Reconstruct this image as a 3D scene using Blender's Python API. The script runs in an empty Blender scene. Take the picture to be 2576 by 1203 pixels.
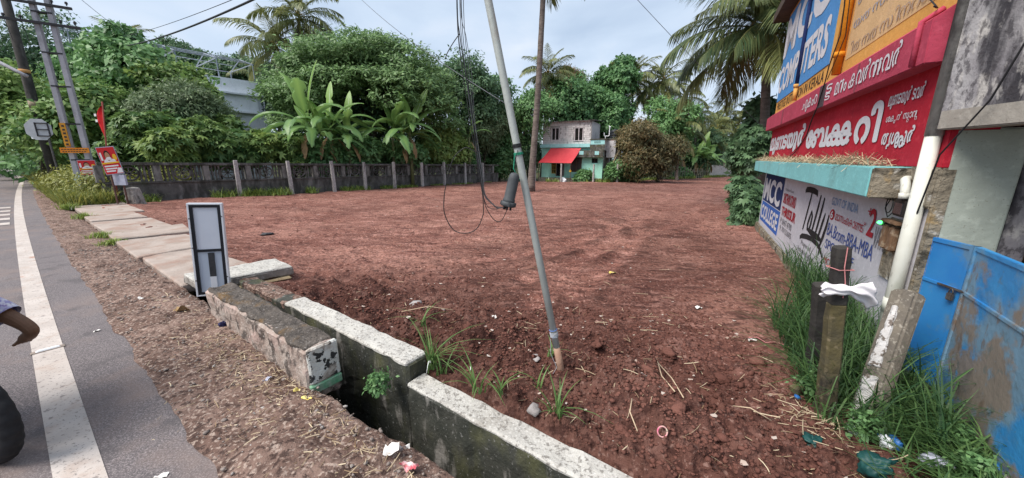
import bpy, bmesh, math, random
import numpy as np
from math import sin, cos, pi, radians, hypot
from mathutils import Vector, Matrix
random.seed(7); RNG = np.random.default_rng(11)
sc = bpy.context.scene
COL = sc.collection

# ------------------------------------------------------------------ camera, sky, sun, exposure
PITCH = radians(12.9); CAM_Z = 1.7
cam = bpy.data.cameras.new('camera'); cam.sensor_width = 36.0; cam.lens = 36.0 * 890 / 2576
cam.clip_start = 0.05; cam.clip_end = 2000
cam_o = bpy.data.objects.new('camera', cam); COL.objects.link(cam_o)
cam_o.location = (0, 0, CAM_Z); cam_o.rotation_euler = (pi / 2 - PITCH, 0, 0)
sc.camera = cam_o

SUN_EL, SUN_AZ = radians(54), radians(240)        # high veiled sun to the left, azimuth clockwise from +Y
world = bpy.data.worlds.new('World'); sc.world = world; world.use_nodes = True
nt = world.node_tree; nt.nodes.clear()
wo = nt.nodes.new('ShaderNodeOutputWorld'); bg = nt.nodes.new('ShaderNodeBackground')
sky = nt.nodes.new('ShaderNodeTexSky'); sky.sky_type = 'NISHITA'; sky.sun_disc = False
sky.sun_elevation = SUN_EL; sky.sun_rotation = SUN_AZ; sky.air_density = 1.0; sky.dust_density = 2.0
tc = nt.nodes.new('ShaderNodeTexCoord'); mp = nt.nodes.new('ShaderNodeMapping'); mp.inputs['Scale'].default_value = (1.0, 1.0, 2.6)
mp.inputs['Rotation'].default_value = (0.25, 0.1, 0.6)
nz = nt.nodes.new('ShaderNodeTexNoise'); nz.inputs['Scale'].default_value = 2.1; nz.inputs['Detail'].default_value = 6; nz.inputs['Roughness'].default_value = .5; nz.inputs['Distortion'].default_value = .35
rmp = nt.nodes.new('ShaderNodeValToRGB'); e = rmp.color_ramp.elements
e[0].position = .33; e[0].color = (2.25, 2.80, 3.60, 1)
e[1].position = .68; e[1].color = (3.75, 4.05, 4.55, 1)
m_ = e.new(.5); m_.color = (2.90, 3.45, 4.20, 1)
mixs = nt.nodes.new('ShaderNodeMix'); mixs.data_type = 'RGBA'; mixs.inputs[0].default_value = .93
L_ = nt.links.new
L_(tc.outputs['Generated'], mp.inputs[0]); L_(mp.outputs[0], nz.inputs['Vector']); L_(nz.outputs['Fac'], rmp.inputs[0])
L_(sky.outputs[0], mixs.inputs[6]); L_(rmp.outputs[0], mixs.inputs[7]); L_(mixs.outputs[2], bg.inputs[0])
bg.inputs[1].default_value = .1; L_(bg.outputs[0], wo.inputs[0])

sun = bpy.data.lights.new('sun', 'SUN'); sun.energy = 2.2; sun.angle = radians(34); sun.color = (1, .95, .88)
sun_o = bpy.data.objects.new('sun', sun); COL.objects.link(sun_o)
sd = Vector((sin(SUN_AZ) * cos(SUN_EL), cos(SUN_AZ) * cos(SUN_EL), sin(SUN_EL)))
sun_o.rotation_euler = (-sd).to_track_quat('-Z', 'Y').to_euler()

sc.view_settings.view_transform = 'Standard'; sc.view_settings.look = 'None'
sc.view_settings.gamma = 1.0; sc.view_settings.use_curve_mapping = False
sc.view_settings.exposure = 1.2
sc.cycles.max_bounces = 8; sc.cycles.diffuse_bounces = 5; sc.cycles.transparent_max_bounces = 8

# ------------------------------------------------------------------ measuring helpers (photo grid 2576 x 1203 -> metres)
F_ = 890.; CX = 1288.; CY = 601.5
def ray(u, v):
    a = (u - CX) / F_; b = (CY - v) / F_
    return a, b * sin(PITCH) + cos(PITCH), b * cos(PITCH) - sin(PITCH)
def lz(x, y):                                  # the lot falls gently away from the road
    d = (x - .65) * .57 + (y - 1.6) * .82
    return -.018 * min(70., max(0., d))
def G(u, v, z=0.):
    r = ray(u, v); t = (z - CAM_Z) / r[2]
    return Vector((r[0] * t, r[1] * t, z))
def L(u, v):
    z = 0
    for i in range(25):
        p = G(u, v, z); z = lz(p[0], p[1])
    return p
def at(u, v, Y):
    r = ray(u, v); t = Y / r[1]
    return Vector((r[0] * t, Y, CAM_Z + r[2] * t))
# road frame: b along the road (away from the camera), d across it (towards the lot)
RO = Vector((-.82, 2.42, 0)); RT = Vector((-.817, .576, 0)); RN = Vector((.576, .817, 0))
def R(b, d, z=0.): 
    p = RO + RT * b + RN * d
    return Vector((p.x, p.y, z))
# shop wall frame: s along the wall towards the road, o out of the wall, z up
WB = Vector((6.84, 9.68, 0)); WE = Vector((-.4653, -.8852, 0)); WN = Vector((-.8852, .4653, 0))
def W(s, z, o=0.):
    p = WB + WE * s + WN * o
    return Vector((p.x, p.y, z))

# ------------------------------------------------------------------ noise
def _hash(ix, iy, iz, seed):
    h = (ix.astype(np.int64) * 374761393 + iy.astype(np.int64) * 668265263 + iz.astype(np.int64) * 1274126177 + seed * 9176263) & 0xffffffff
    h = ((h ^ (h >> 13)) * 1274126177) & 0xffffffff
    h = (h ^ (h >> 16)) & 0xffffff
    return h / float(0xffffff)
def vnoise(x, y, z, seed=0):
    x = np.asarray(x, float); y = np.asarray(y, float) + 0 * x; z = np.asarray(z, float) + 0 * x
    ix, iy, iz = np.floor(x), np.floor(y), np.floor(z)
    fx, fy, fz = x - ix, y - iy, z - iz
    fx = fx * fx * (3 - 2 * fx); fy = fy * fy * (3 - 2 * fy); fz = fz * fz * (3 - 2 * fz)
    o = 0
    for a in (0, 1):
        for b in (0, 1):
            for c in (0, 1):
                w = (fx if a else 1 - fx) * (fy if b else 1 - fy) * (fz if c else 1 - fz)
                o = o + w * _hash(ix + a, iy + b, iz + c, seed)
    return o * 2 - 1
def fbm(x, y, z=0., oct=4, seed=0, gain=.5):
    o = 0; a = 1.; f = 1.
    for i in range(oct):
        o = o + a * vnoise(np.asarray(x) * f + i * 17.3, np.asarray(y) * f + i * 5.1, np.asarray(z) * f, seed + i); a *= gain; f *= 2.03
    return o

# ------------------------------------------------------------------ materials
MATS = {}
def newmat(name):
    m = bpy.data.materials.new(name); m.use_nodes = True; n = m.node_tree
    MATS[name] = m
    return m, n, n.nodes['Principled BSDF'], n.nodes['Material Output']
def rgba(c): return (c[0], c[1], c[2], 1)
def M(name, base, var=None, scale=4., rough=.85, bump=.3, bscale=40., layers=(), spec=.3, metal=0., bdist=.01, detail=6, stretch=(1, 1, 1), bstretch=None, world_coords=False, damp=None):
    m, n, p, o = newmat(name)
    nd, ln = n.nodes, n.links.new
    t = nd.new('ShaderNodeTexCoord')
    if world_coords:
        src = nd.new('ShaderNodeNewGeometry').outputs['Position']
    else: src = t.outputs['Object']
    def noise(s, st=(1, 1, 1), det=6, off=0.):
        mpp = nd.new('ShaderNodeMapping'); mpp.inputs['Scale'].default_value = st; mpp.inputs['Location'].default_value = (off, off * .7, off * 1.3)
        ln(src, mpp.inputs[0])
        q = nd.new('ShaderNodeTexNoise'); q.inputs['Scale'].default_value = s; q.inputs['Detail'].default_value = det; q.inputs['Roughness'].default_value = .6
        ln(mpp.outputs[0], q.inputs['Vector']); return q.outputs['Fac']
    col = None
    def mix(fac, a, b):
        x = nd.new('ShaderNodeMix'); x.data_type = 'RGBA'
        ln(fac, x.inputs[0])
        if isinstance(a, tuple): x.inputs[6].default_value = rgba(a)
        else: ln(a, x.inputs[6])
        x.inputs[7].default_value = rgba(b)
        return x.outputs[2]
    def rng(f, lo, hi, top=1.):
        r = nd.new('ShaderNodeMapRange'); r.inputs[1].default_value = lo; r.inputs[2].default_value = hi; r.inputs[4].default_value = top
        ln(f, r.inputs[0]); return r.outputs[0]
    col = tuple(base)
    if var is not None:
        col = mix(rng(noise(scale, stretch, detail), .35, .65), col, tuple(var))
    for i, ly in enumerate(layers):
        c, s, lo, hi = ly[:4]; st = ly[4] if len(ly) > 4 else (1, 1, 1); top = ly[5] if len(ly) > 5 else 1.
        col = mix(rng(noise(s, st, 8, 3.7 * (i + 1)), lo - .045, hi - .06, top), col, tuple(c))
    if damp:
        at_ = nd.new('ShaderNodeAttribute'); at_.attribute_name = 'tint'; dm = nd.new('ShaderNodeMapRange'); dm.inputs[3].default_value = damp[0]; dm.inputs[4].default_value = damp[1]; ln(at_.outputs['Fac'], dm.inputs[0])
        vm = nd.new('ShaderNodeVectorMath'); vm.operation = 'SCALE'; ln(col, vm.inputs[0]); ln(dm.outputs[0], vm.inputs['Scale']); col = vm.outputs[0]
    if isinstance(col, tuple): p.inputs['Base Color'].default_value = rgba(col)
    else: ln(col, p.inputs['Base Color'])
    p.inputs['Roughness'].default_value = rough; p.inputs['Specular IOR Level'].default_value = spec; p.inputs['Metallic'].default_value = metal
    if bump:
        bp = nd.new('ShaderNodeBump'); bp.inputs['Strength'].default_value = bump; bp.inputs['Distance'].default_value = bdist
        ln(noise(bscale, bstretch or (1, 1, 1), 8, 9.1), bp.inputs['Height']); ln(bp.outputs[0], p.inputs['Normal'])
    return m
def leafmat(name, cols, rough=.5, trans=.3, spec=.35):
    """cols: colours for tint 0..1"""
    m, n, p, o = newmat(name); nd, ln = n.nodes, n.links.new
    a = nd.new('ShaderNodeAttribute'); a.attribute_name = 'tint'
    r = nd.new('ShaderNodeValToRGB'); el = r.color_ramp.elements
    for i, c in enumerate(cols):
        q = el[0] if i == 0 else (el[1] if i == len(cols) - 1 else el.new(i / (len(cols) - 1)))
        q.position = i / (len(cols) - 1); q.color = rgba(c)
    ln(a.outputs['Fac'], r.inputs[0]); ln(r.outputs[0], p.inputs['Base Color'])
    p.inputs['Roughness'].default_value = rough; p.inputs['Specular IOR Level'].default_value = spec
    tr = nd.new('ShaderNodeBsdfTranslucent'); ln(r.outputs[0], tr.inputs[0])
    ms = nd.new('ShaderNodeMixShader'); ms.inputs[0].default_value = trans
    ln(p.outputs[0], ms.inputs[1]); ln(tr.outputs[0], ms.inputs[2]); ln(ms.outputs[0], o.inputs[0])
    return m

# soil: red laterite, dry crumbs paler, damp patches darker
SOIL = M('red_soil', (0.158, 0.071, 0.055), (0.105, 0.045, 0.034), .9, rough=.95, bump=1., bscale=17, bdist=.05, spec=.1,
         layers=[((0.244, 0.126, 0.098), .5, .50, .70, (1, 1, 1), .6), ((0.099, 0.042, 0.034), 1.7, .56, .70, (.35, 1.3, 1), .75), ((0.273, 0.144, 0.117), 5, .56, .72, (.4, 1.2, 1), .7), ((0.338, 0.204, 0.168), 30, .62, .70, (1, 1, 1), .8), ((0.049, 0.021, 0.018), 20, .56, .65, (1, 1, 1), .7), ((0.045, 0.020, 0.017), 6, .58, .67, (.5, 1.3, 1), .65)], world_coords=True, damp=(1.62, .66))
CLOD = M('soil_clod', (0.099, 0.042, 0.032), (0.188, 0.085, 0.066), 1.6, rough=.95, bump=1., bscale=90, bdist=.01, spec=.1, world_coords=True)
SHOULDER = M('shoulder_soil', (.19, .122, .098), (.125, .076, .060), 1.3, rough=.95, bump=.9, bscale=45, bdist=.02, spec=.1, world_coords=True,
             layers=[((.29, .20, .165), 3, .5, .68, (1, 1, 1), .7), ((.065, .040, .033), 6, .55, .68, (1, 1, 1), .8), ((.40, .31, .26), 38, .58, .66, (1, 1, 1), .85), ((.05, .032, .028), 26, .58, .66, (1, 1, 1), .8)])
ASPHALT = M('asphalt', (.150, .128, .130), (.120, .103, .106), .7, rough=.85, bump=.6, bscale=160, bdist=.006, spec=.3, world_coords=True,
            layers=[((.065, .058, .06), 90, .55, .63, (1, 1, 1), .7), ((.30, .26, .255), 110, .56, .66, (1, 1, 1), .8), ((.22, .165, .145), 1.3, .54, .72, (1, 1, 1), .7), ((.085, .075, .077), 2.6, .60, .70, (1, 1, 1), .6)])
LINEP = M('road_paint', (.52, .46, .42), (.43, .375, .34), 3, rough=.75, bump=.5, bscale=120, bdist=.004, world_coords=True,
          layers=[((.40, .31, .26), 7, .58, .72, (1, 1, 1), .6), ((.36, .16, .09), 2.3, .68, .74, (1, 1, 1), .7), ((.17, .15, .14), 55, .62, .70, (1, 1, 1), .75), ((.20, .17, .16), 12, .66, .72, (1, 1, 1), .8)])
EARTH = M('earth', (.07, .06, .035), (.045, .06, .022), .6, rough=.95, bump=.6, bscale=6, bdist=.1, spec=.1, world_coords=True)
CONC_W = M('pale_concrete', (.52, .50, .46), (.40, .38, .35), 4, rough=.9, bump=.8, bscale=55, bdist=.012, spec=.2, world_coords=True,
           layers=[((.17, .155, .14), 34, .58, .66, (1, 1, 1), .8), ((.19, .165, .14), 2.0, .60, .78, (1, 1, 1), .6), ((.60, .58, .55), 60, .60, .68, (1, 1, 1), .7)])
CONC_SLAB = M('slab_concrete', (.40, .335, .295), (.31, .25, .215), 2.2, rough=.92, bump=.6, bscale=40, bdist=.012, spec=.15, world_coords=True,
              layers=[((.27, .16, .12), 1.6, .55, .74, (1, 1, 1), .75), ((.24, .21, .19), 22, .62, .72, (1, 1, 1), .6)])
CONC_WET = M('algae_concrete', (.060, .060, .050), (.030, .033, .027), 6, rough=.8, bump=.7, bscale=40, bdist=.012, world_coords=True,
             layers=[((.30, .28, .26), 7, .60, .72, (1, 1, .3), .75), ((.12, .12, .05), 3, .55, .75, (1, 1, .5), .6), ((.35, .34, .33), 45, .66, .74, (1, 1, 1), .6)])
CONC_OLD = M('weathered_concrete', (.36, .33, .30), (.22, .20, .18), 5, rough=.92, bump=.8, bscale=45, bdist=.012, spec=.2, world_coords=True,
             layers=[((.07, .065, .06), 9, .55, .70, (1, 1, .35), .8), ((.50, .47, .44), 30, .62, .72, (1, 1, 1), .6)])
# ------------------------------------------------------------------ mesh helpers
def tag(o, label=None, cat=None, group=None, kind=None):
    if label: o['label'] = label
    if cat: o['category'] = cat
    if group: o['group'] = group
    if kind: o['kind'] = kind
    return o
def link(name, me, mat=None, parent=None):
    o = bpy.data.objects.new(name, me); COL.objects.link(o)
    if mat is not None and me is not None:
        if len(me.materials) == 0: me.materials.append(mat)
    if parent is not None: o.parent = parent
    return o
def empty(name, loc=(0, 0, 0), rz=0., label=None, cat=None, group=None):
    o = bpy.data.objects.new(name, None); COL.objects.link(o); o.location = loc; o.rotation_euler = (0, 0, rz); o.empty_display_size = .2
    return tag(o, label, cat, group)
def np_mesh(name, V, faces, tint=None, smooth=False):
    """V (n,3); faces (m,k) int array"""
    me = bpy.data.meshes.new(name); V = np.asarray(V, np.float32); Fc = np.asarray(faces, np.int32)
    me.vertices.add(len(V)); me.vertices.foreach_set('co', V.ravel())
    k = Fc.shape[1]; me.loops.add(Fc.size); me.loops.foreach_set('vertex_index', Fc.ravel())
    me.polygons.add(len(Fc)); me.polygons.foreach_set('loop_start', np.arange(0, Fc.size, k, dtype=np.int32))
    if smooth: me.polygons.foreach_set('use_smooth', np.ones(len(Fc), bool))
    if tint is not None:
        a = me.attributes.new('tint', 'FLOAT', 'POINT'); a.data.foreach_set('value', np.asarray(tint, np.float32))
    me.update(calc_edges=True); return me
class MB:
    def __init__(s): s.v = []; s.f = []
    def add(s, vs, fs):
        k = len(s.v); s.v += [tuple(q) for q in vs]; s.f += [tuple(i + k for i in q) for q in fs]; return s
    def box(s, x0, x1, y0, y1, z0, z1, mtx=None):
        vs = [Vector((x, y, z)) for z in (z0, z1) for x, y in ((x0, y0), (x1, y0), (x1, y1), (x0, y1))]
        if mtx is not None: vs = [mtx @ q for q in vs]
        return s.add(vs, [(3, 2, 1, 0), (4, 5, 6, 7), (0, 1, 5, 4), (1, 2, 6, 5), (2, 3, 7, 6), (3, 0, 4, 7)])
    def hexa(s, bot, top):
        return s.add(list(bot) + list(top), [(3, 2, 1, 0), (4, 5, 6, 7), (0, 1, 5, 4), (1, 2, 6, 5), (2, 3, 7, 6), (3, 0, 4, 7)])
    def tube(s, pts, rad, n=8, cap=True):
        pts = [Vector(p) for p in pts]
        if not hasattr(rad, '__len__'): rad = [rad] * len(pts)
        vs = []; fs = []; up = None
        for i, p in enumerate(pts):
            t = (pts[min(i + 1, len(pts) - 1)] - pts[max(i - 1, 0)])
            t = t.normalized() if t.length > 1e-9 else Vector((0, 0, 1))
            if up is None: up = Vector((0, 0, 1)) if abs(t.z) < .95 else Vector((1, 0, 0))
            a = t.cross(up).normalized(); b = a.cross(t).normalized(); up = b
            for k in range(n):
                an = 2 * pi * k / n; vs.append(p + (a * cos(an) + b * sin(an)) * rad[i])
        m = len(pts)
        for i in range(m - 1):
            for k in range(n): fs.append((i * n + k, i * n + (k + 1) % n, (i + 1) * n + (k + 1) % n, (i + 1) * n + k))
        if cap: fs.append(tuple(range(n - 1, -1, -1))); fs.append(tuple((m - 1) * n + k for k in range(n)))
        return s.add(vs, fs)
    def bar(s, p, q, w, h=None):                    # square bar
        p, q = Vector(p), Vector(q); h = h or w; t = (q - p).normalized()
        up = Vector((0, 0, 1)) if abs(t.z) < .9 else Vector((0, 1, 0))
        a = t.cross(up).normalized() * w / 2; b = a.cross(t).normalized() * h / 2
        return s.hexa([p - a - b, p + a - b, p + a + b, p - a + b], [q - a - b, q + a - b, q + a + b, q - a + b])
    def lathe(s, c, prof, n=16):                    # prof: (r, z)
        c = Vector(c); vs = []; fs = []
        for r, z in prof:
            for k in range(n): vs.append(c + Vector((r * cos(2 * pi * k / n), r * sin(2 * pi * k / n), z)))
        for i in range(len(prof) - 1):
            for k in range(n): fs.append((i * n + k, i * n + (k + 1) % n, (i + 1) * n + (k + 1) % n, (i + 1) * n + k))
        fs.append(tuple(range(n - 1, -1, -1))); fs.append(tuple((len(prof) - 1) * n + k for k in range(n)))
        return s.add(vs, fs)
    def poly(s, pts): return s.add(pts, [tuple(range(len(pts)))])
    def plate(s, pts, dv):                          # flat outline given thickness along dv
        pts = [Vector(p) for p in pts]; dv = Vector(dv); n = len(pts)
        return s.add(pts + [p + dv for p in pts], [tuple(range(n))[::-1], tuple(range(n, 2 * n))] + [(i, (i + 1) % n, n + (i + 1) % n, n + i) for i in range(n)])
    def mesh(s, name='m', smooth=False, bevel=0., seg=2):
        me = bpy.data.meshes.new(name); me.from_pydata(s.v, [], s.f); me.update()
        bm = bmesh.new(); bm.from_mesh(me); bmesh.ops.recalc_face_normals(bm, faces=bm.faces)
        if bevel: bmesh.ops.bevel(bm, geom=[x for x in bm.edges], offset=bevel, segments=seg, affect='EDGES', clamp_overlap=True)
        bm.to_mesh(me); bm.free()
        if smooth: me.polygons.foreach_set('use_smooth', np.ones(len(me.polygons), bool))
        return me
    def build(s, name, mat, parent=None, smooth=False, bevel=0.):
        return link(name, s.mesh(name, smooth, bevel), mat, parent)
def rough_block(name, bot, top, mat, parent=None, cut=.07, amp=.012, seed=1, edge=.02, scale=9.):
    """a block given by 4 bottom + 4 top corners, cut fine, its edges worn and faces uneven"""
    me = MB().hexa(bot, top).mesh(name); bm = bmesh.new(); bm.from_mesh(me)
    bmesh.ops.bevel(bm, geom=list(bm.edges), offset=edge, segments=1, affect='EDGES', clamp_overlap=True)
    for it in range(6):
        long = [q for q in bm.edges if q.calc_length() > cut * 1.7]
        if not long or len(bm.edges) > 30000: break
        bmesh.ops.subdivide_edges(bm, edges=long, cuts=1, use_grid_fill=True)
    bmesh.ops.triangulate(bm, faces=bm.faces[:]); bm.normal_update()
    V = np.array([q.co[:] for q in bm.verts]); N = np.array([q.normal[:] for q in bm.verts])
    d = fbm(V[:, 0] * scale, V[:, 1] * scale, V[:, 2] * scale, 4, seed) * amp
    for q, k, n in zip(bm.verts, d, N): q.co += Vector(n) * float(k)
    bm.to_mesh(me); bm.free()
    return link(name, me, mat, parent)
def dup(root, loc=None, rz=None, label=None, keep_parts=True):
    r = root.copy(); COL.objects.link(r)
    if loc is not None: r.location = loc
    if rz is not None: r.rotation_euler = (0, 0, rz)
    if label: r['label'] = label
    for ch in root.children:
        c = ch.copy(); COL.objects.link(c); c.parent = r
        for g in ch.children:
            d = g.copy(); COL.objects.link(d); d.parent = c
    return r
def arc(p, q, sag, n=14):
    p, q = Vector(p), Vector(q)
    return [p.lerp(q, i / n) - Vector((0, 0, sag * 4 * (i / n) * (1 - i / n))) for i in range(n + 1)]

# ------------------------------------------------------------------ foliage helpers
def unit(a): return a / np.maximum(np.linalg.norm(a, axis=-1, keepdims=True), 1e-9)
def kites(P, D, Nn, Ln, Wd, tint, droop=.15, fold=.12):
    """leaf blades: base P, direction D, normal Nn"""
    S = unit(np.cross(D, Nn)); Ln = Ln[:, None]; Wd = Wd[:, None]
    up = Nn * (Wd * fold)
    a = P; b = P + D * Ln * .45 + S * Wd + up; t = P + D * Ln; t = t - np.array([0, 0, 1.]) * Ln * droop; c = P + D * Ln * .45 - S * Wd + up
    V = np.stack([a, b, t, c], 1).reshape(-1, 3)
    Fc = np.arange(len(P) * 4).reshape(-1, 4)
    return V, Fc, np.repeat(tint, 4)
def rdir(n, rng): return unit(rng.normal(size=(n, 3)))
def crown_mesh(name, blobs, rng, leaf=.2, clumps=60, per=14, spread=.28, aspect=.42, tint=(.2, .9), palmate=0, flat=.5, under=.35):
    """leaf clumps over a set of ellipsoids (cx,cy,cz,rx,ry,rz)"""
    B = np.array(blobs, float); vol = (B[:, 3] * B[:, 4] * B[:, 5]) ** (2 / 3.)
    w = vol / vol.sum(); nC = int(clumps * len(B))
    bi = rng.choice(len(B), nC, p=w)
    d = rdir(nC, rng); low = d[:, 2] < -.1; d[low, 2] *= np.where(rng.random(low.sum()) < under, 1, -1); d = unit(d)
    rad = .72 + .34 * rng.random(nC) ** .7 + np.where(rng.random(nC) < .16, .35 * rng.random(nC), 0)
    C = B[bi, :3] + d * B[bi, 3:6] * rad[:, None]
    ct = rng.random(nC)
    cl = np.repeat(np.arange(nC), per); n = len(cl)
    sp = spread * B[bi[cl], 3:6].mean(1) ** .5
    P = C[cl] + rng.normal(size=(n, 3)) * sp[:, None] * np.array([1, 1, .7]) * (.38 + .34 * rng.random(nC))[cl][:, None]
    out = unit(P - B[bi[cl], :3])
    fl_k = 1 - min(1., flat / .6)
    D = unit(out * (.2 + .5 * fl_k) + rdir(n, rng) * .9 + np.array([0, 0, -.35 * (1 - fl_k)])); D[:, 2] *= (.35 + .65 * (1 - fl_k)); D = unit(D)
    Nn = unit(np.array([0, 0, 1.]) * (.45 + .55 * fl_k) + out * (1.1 - .5 * fl_k) + rdir(n, rng) * .5)
    Nn = unit(Nn - D * (Nn * D).sum(1, keepdims=True))
    T = np.clip(tint[0] + (tint[1] - tint[0]) * (.55 * ct[cl] + .45 * rng.random(n)), 0, 1)
    Ln = leaf * (.65 + .7 * rng.random(n))
    if not palmate: V, Fc, tt = kites(P, D, Nn, Ln, Ln * aspect * .5, T)
    else:
        Vs = []; Ts = []
        S = unit(np.cross(D, Nn))
        for k in range(palmate):
            an = (k - (palmate - 1) / 2) * (4.2 / palmate)
            Dk = unit(D * cos(an) + S * sin(an)); v, f, t = kites(P, Dk, Nn, Ln * (1 - .07 * abs(k - (palmate - 1) / 2)), Ln * aspect * .5, T, droop=.22)
            Vs.append(v); Ts.append(t)
        V = np.concatenate(Vs); tt = np.concatenate(Ts); Fc = np.arange(len(V)).reshape(-1, 4)
    return np_mesh(name, V, Fc, tt)
def blades_mesh(name, base, h, lean, wd, rng, tint=(.1, 1.), seg=3, curl=1.0, az=None):
    """grass blades: base (n,3), height h (n), lean (n) 0..1"""
    n = len(base); a = rng.random(n) * 2 * pi if az is None else az
    dirs = np.stack([np.cos(a), np.sin(a), 0 * a], 1); side = np.stack([-np.sin(a), np.cos(a), 0 * a], 1)
    rows = []
    for i in range(seg + 1):
        t = i / seg; off = lean * h * (t ** 1.8); z = h * (t - .45 * curl * lean * t ** 2.6)
        c = base + dirs * off[:, None] + np.stack([0 * z, 0 * z, z], 1)
        w = wd * (1 - t) ** .8 * (.75 + .5 * min(1, 3 * t)) if i < seg else wd * .04
        w = np.broadcast_to(w, (n,))
        rows.append(c - side * w[:, None]); rows.append(c + side * w[:, None])
    V = np.stack(rows, 1); k = 2 * (seg + 1); idx = np.arange(n)[:, None] * k
    Fc = np.concatenate([idx + np.array([2 * i, 2 * i + 1, 2 * i + 3, 2 * i + 2])[None] for i in range(seg)])
    T = tint[0] + (tint[1] - tint[0]) * rng.random(n)
    return np_mesh(name, V.reshape(-1, 3), Fc, np.repeat(T, k))
G_DARK = leafmat('leaf_dark', [(0.043, 0.096, 0.053), (0.074, 0.150, 0.074), (0.120, 0.216, 0.102), (0.180, 0.300, 0.138)])
G_MID = leafmat('leaf_mid', [(0.051, 0.138, 0.056), (0.097, 0.222, 0.083), (0.153, 0.312, 0.111), (0.235, 0.408, 0.151)])
G_LUSH = leafmat('leaf_lush', [(0.076, 0.195, 0.061), (0.137, 0.305, 0.090), (0.213, 0.416, 0.123), (0.294, 0.507, 0.164), (0.426, 0.520, 0.150)])
G_OLIVE = leafmat('leaf_olive', [(0.064, 0.103, 0.053), (0.112, 0.172, 0.087), (0.171, 0.241, 0.121), (0.244, 0.322, 0.161)])
G_LAYER = leafmat('leaf_layered', [(0.065, 0.122, 0.050), (0.120, 0.213, 0.079), (0.185, 0.306, 0.111), (0.270, 0.425, 0.158)])
G_BROWN = leafmat('leaf_brown_flush', [(0.063, 0.086, 0.040), (0.121, 0.121, 0.053), (0.218, 0.155, 0.071), (0.322, 0.213, 0.098)])
G_PALM = leafmat('palm_leaflet', [(0.039, 0.085, 0.039), (0.088, 0.168, 0.070), (0.177, 0.284, 0.116), (0.354, 0.425, 0.158), (0.531, 0.496, 0.177)], rough=.4)
G_BANANA = leafmat('banana_leaf', [(0.052, 0.142, 0.068), (0.092, 0.218, 0.088), (0.150, 0.308, 0.101), (0.275, 0.436, 0.121)], rough=.4, trans=.35)
G_GRASS = leafmat('grass_blade', [(0.023, 0.067, 0.024), (0.048, 0.121, 0.034), (0.081, 0.178, 0.045), (0.142, 0.241, 0.070)])
G_WEED = leafmat('roadside_weed', [(0.069, 0.115, 0.023), (0.149, 0.207, 0.037), (0.241, 0.287, 0.052), (0.368, 0.356, 0.092)])
G_FENCE = leafmat('fence_weed', [(0.055, 0.132, 0.022), (0.121, 0.242, 0.033), (0.209, 0.352, 0.050), (0.352, 0.418, 0.099)])
STRAW = leafmat('dry_straw', [(.20, .12, .06), (.36, .25, .14), (.52, .40, .25), (.66, .55, .38)], rough=.8, trans=.15)
BARK = M('bark', (.10, .085, .065), (.055, .045, .036), 6, rough=.95, bump=.9, bscale=14, bdist=.03, bstretch=(1, 1, .3), spec=.1)
PALMBARK = M('palm_bark', (.20, .165, .145), (.12, .095, .085), 3, rough=.95, bump=.6, bscale=8, bdist=.02, bstretch=(.4, .4, 5), spec=.1,
             layers=[((.06, .05, .045), 7, .56, .7, (.3, .3, 3), .8), ((.32, .28, .25), 5, .6, .75, (1, 1, 1), .5)])
# ------------------------------------------------------------------ ground sheet (one sheet to the horizon, with the drain trench in it)
def road_off(b): return .00045 * np.minimum(np.maximum(b, 0), 45) ** 2     # the road bends slightly towards the lot
def grid_mesh(name, B, D, Z, smooth=True):
    P = RO.to_tuple(); X = P[0] + RT.x * B + RN.x * D; Y = P[1] + RT.y * B + RN.y * D
    V = np.stack([X, Y, Z], -1).reshape(-1, 3); r, c = B.shape
    i = np.arange(r * c).reshape(r, c); Fc = np.stack([i[:-1, :-1], i[:-1, 1:], i[1:, 1:], i[1:, :-1]], -1).reshape(-1, 4)
    return np_mesh(name, V, Fc, smooth=smooth)
dprof = np.array([(-600, -.06), (-60, -.06), (-12, -.06), (-1.3, -.06), (-.47, -.06), (-.44, -.86), (.05, -.86), (.09, -.12), (3, -.16), (10, -.30), (25, -.60), (45, -.98), (68, -1.4), (120, -1.4), (700, -1.4)])
bs = np.array([-600, -100, -20, -6, -2, 0, 3, 8, 14, 20, 30, 60, 120, 600.])
Bg, Dg = np.meshgrid(bs, dprof[:, 0], indexing='ij'); Zg = np.broadcast_to(dprof[:, 1], Bg.shape).copy()
tag(link('ground', grid_mesh('ground', Bg, Dg, Zg, False), EARTH), 'dark earth under the trees and around the lot', kind='structure')

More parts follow.
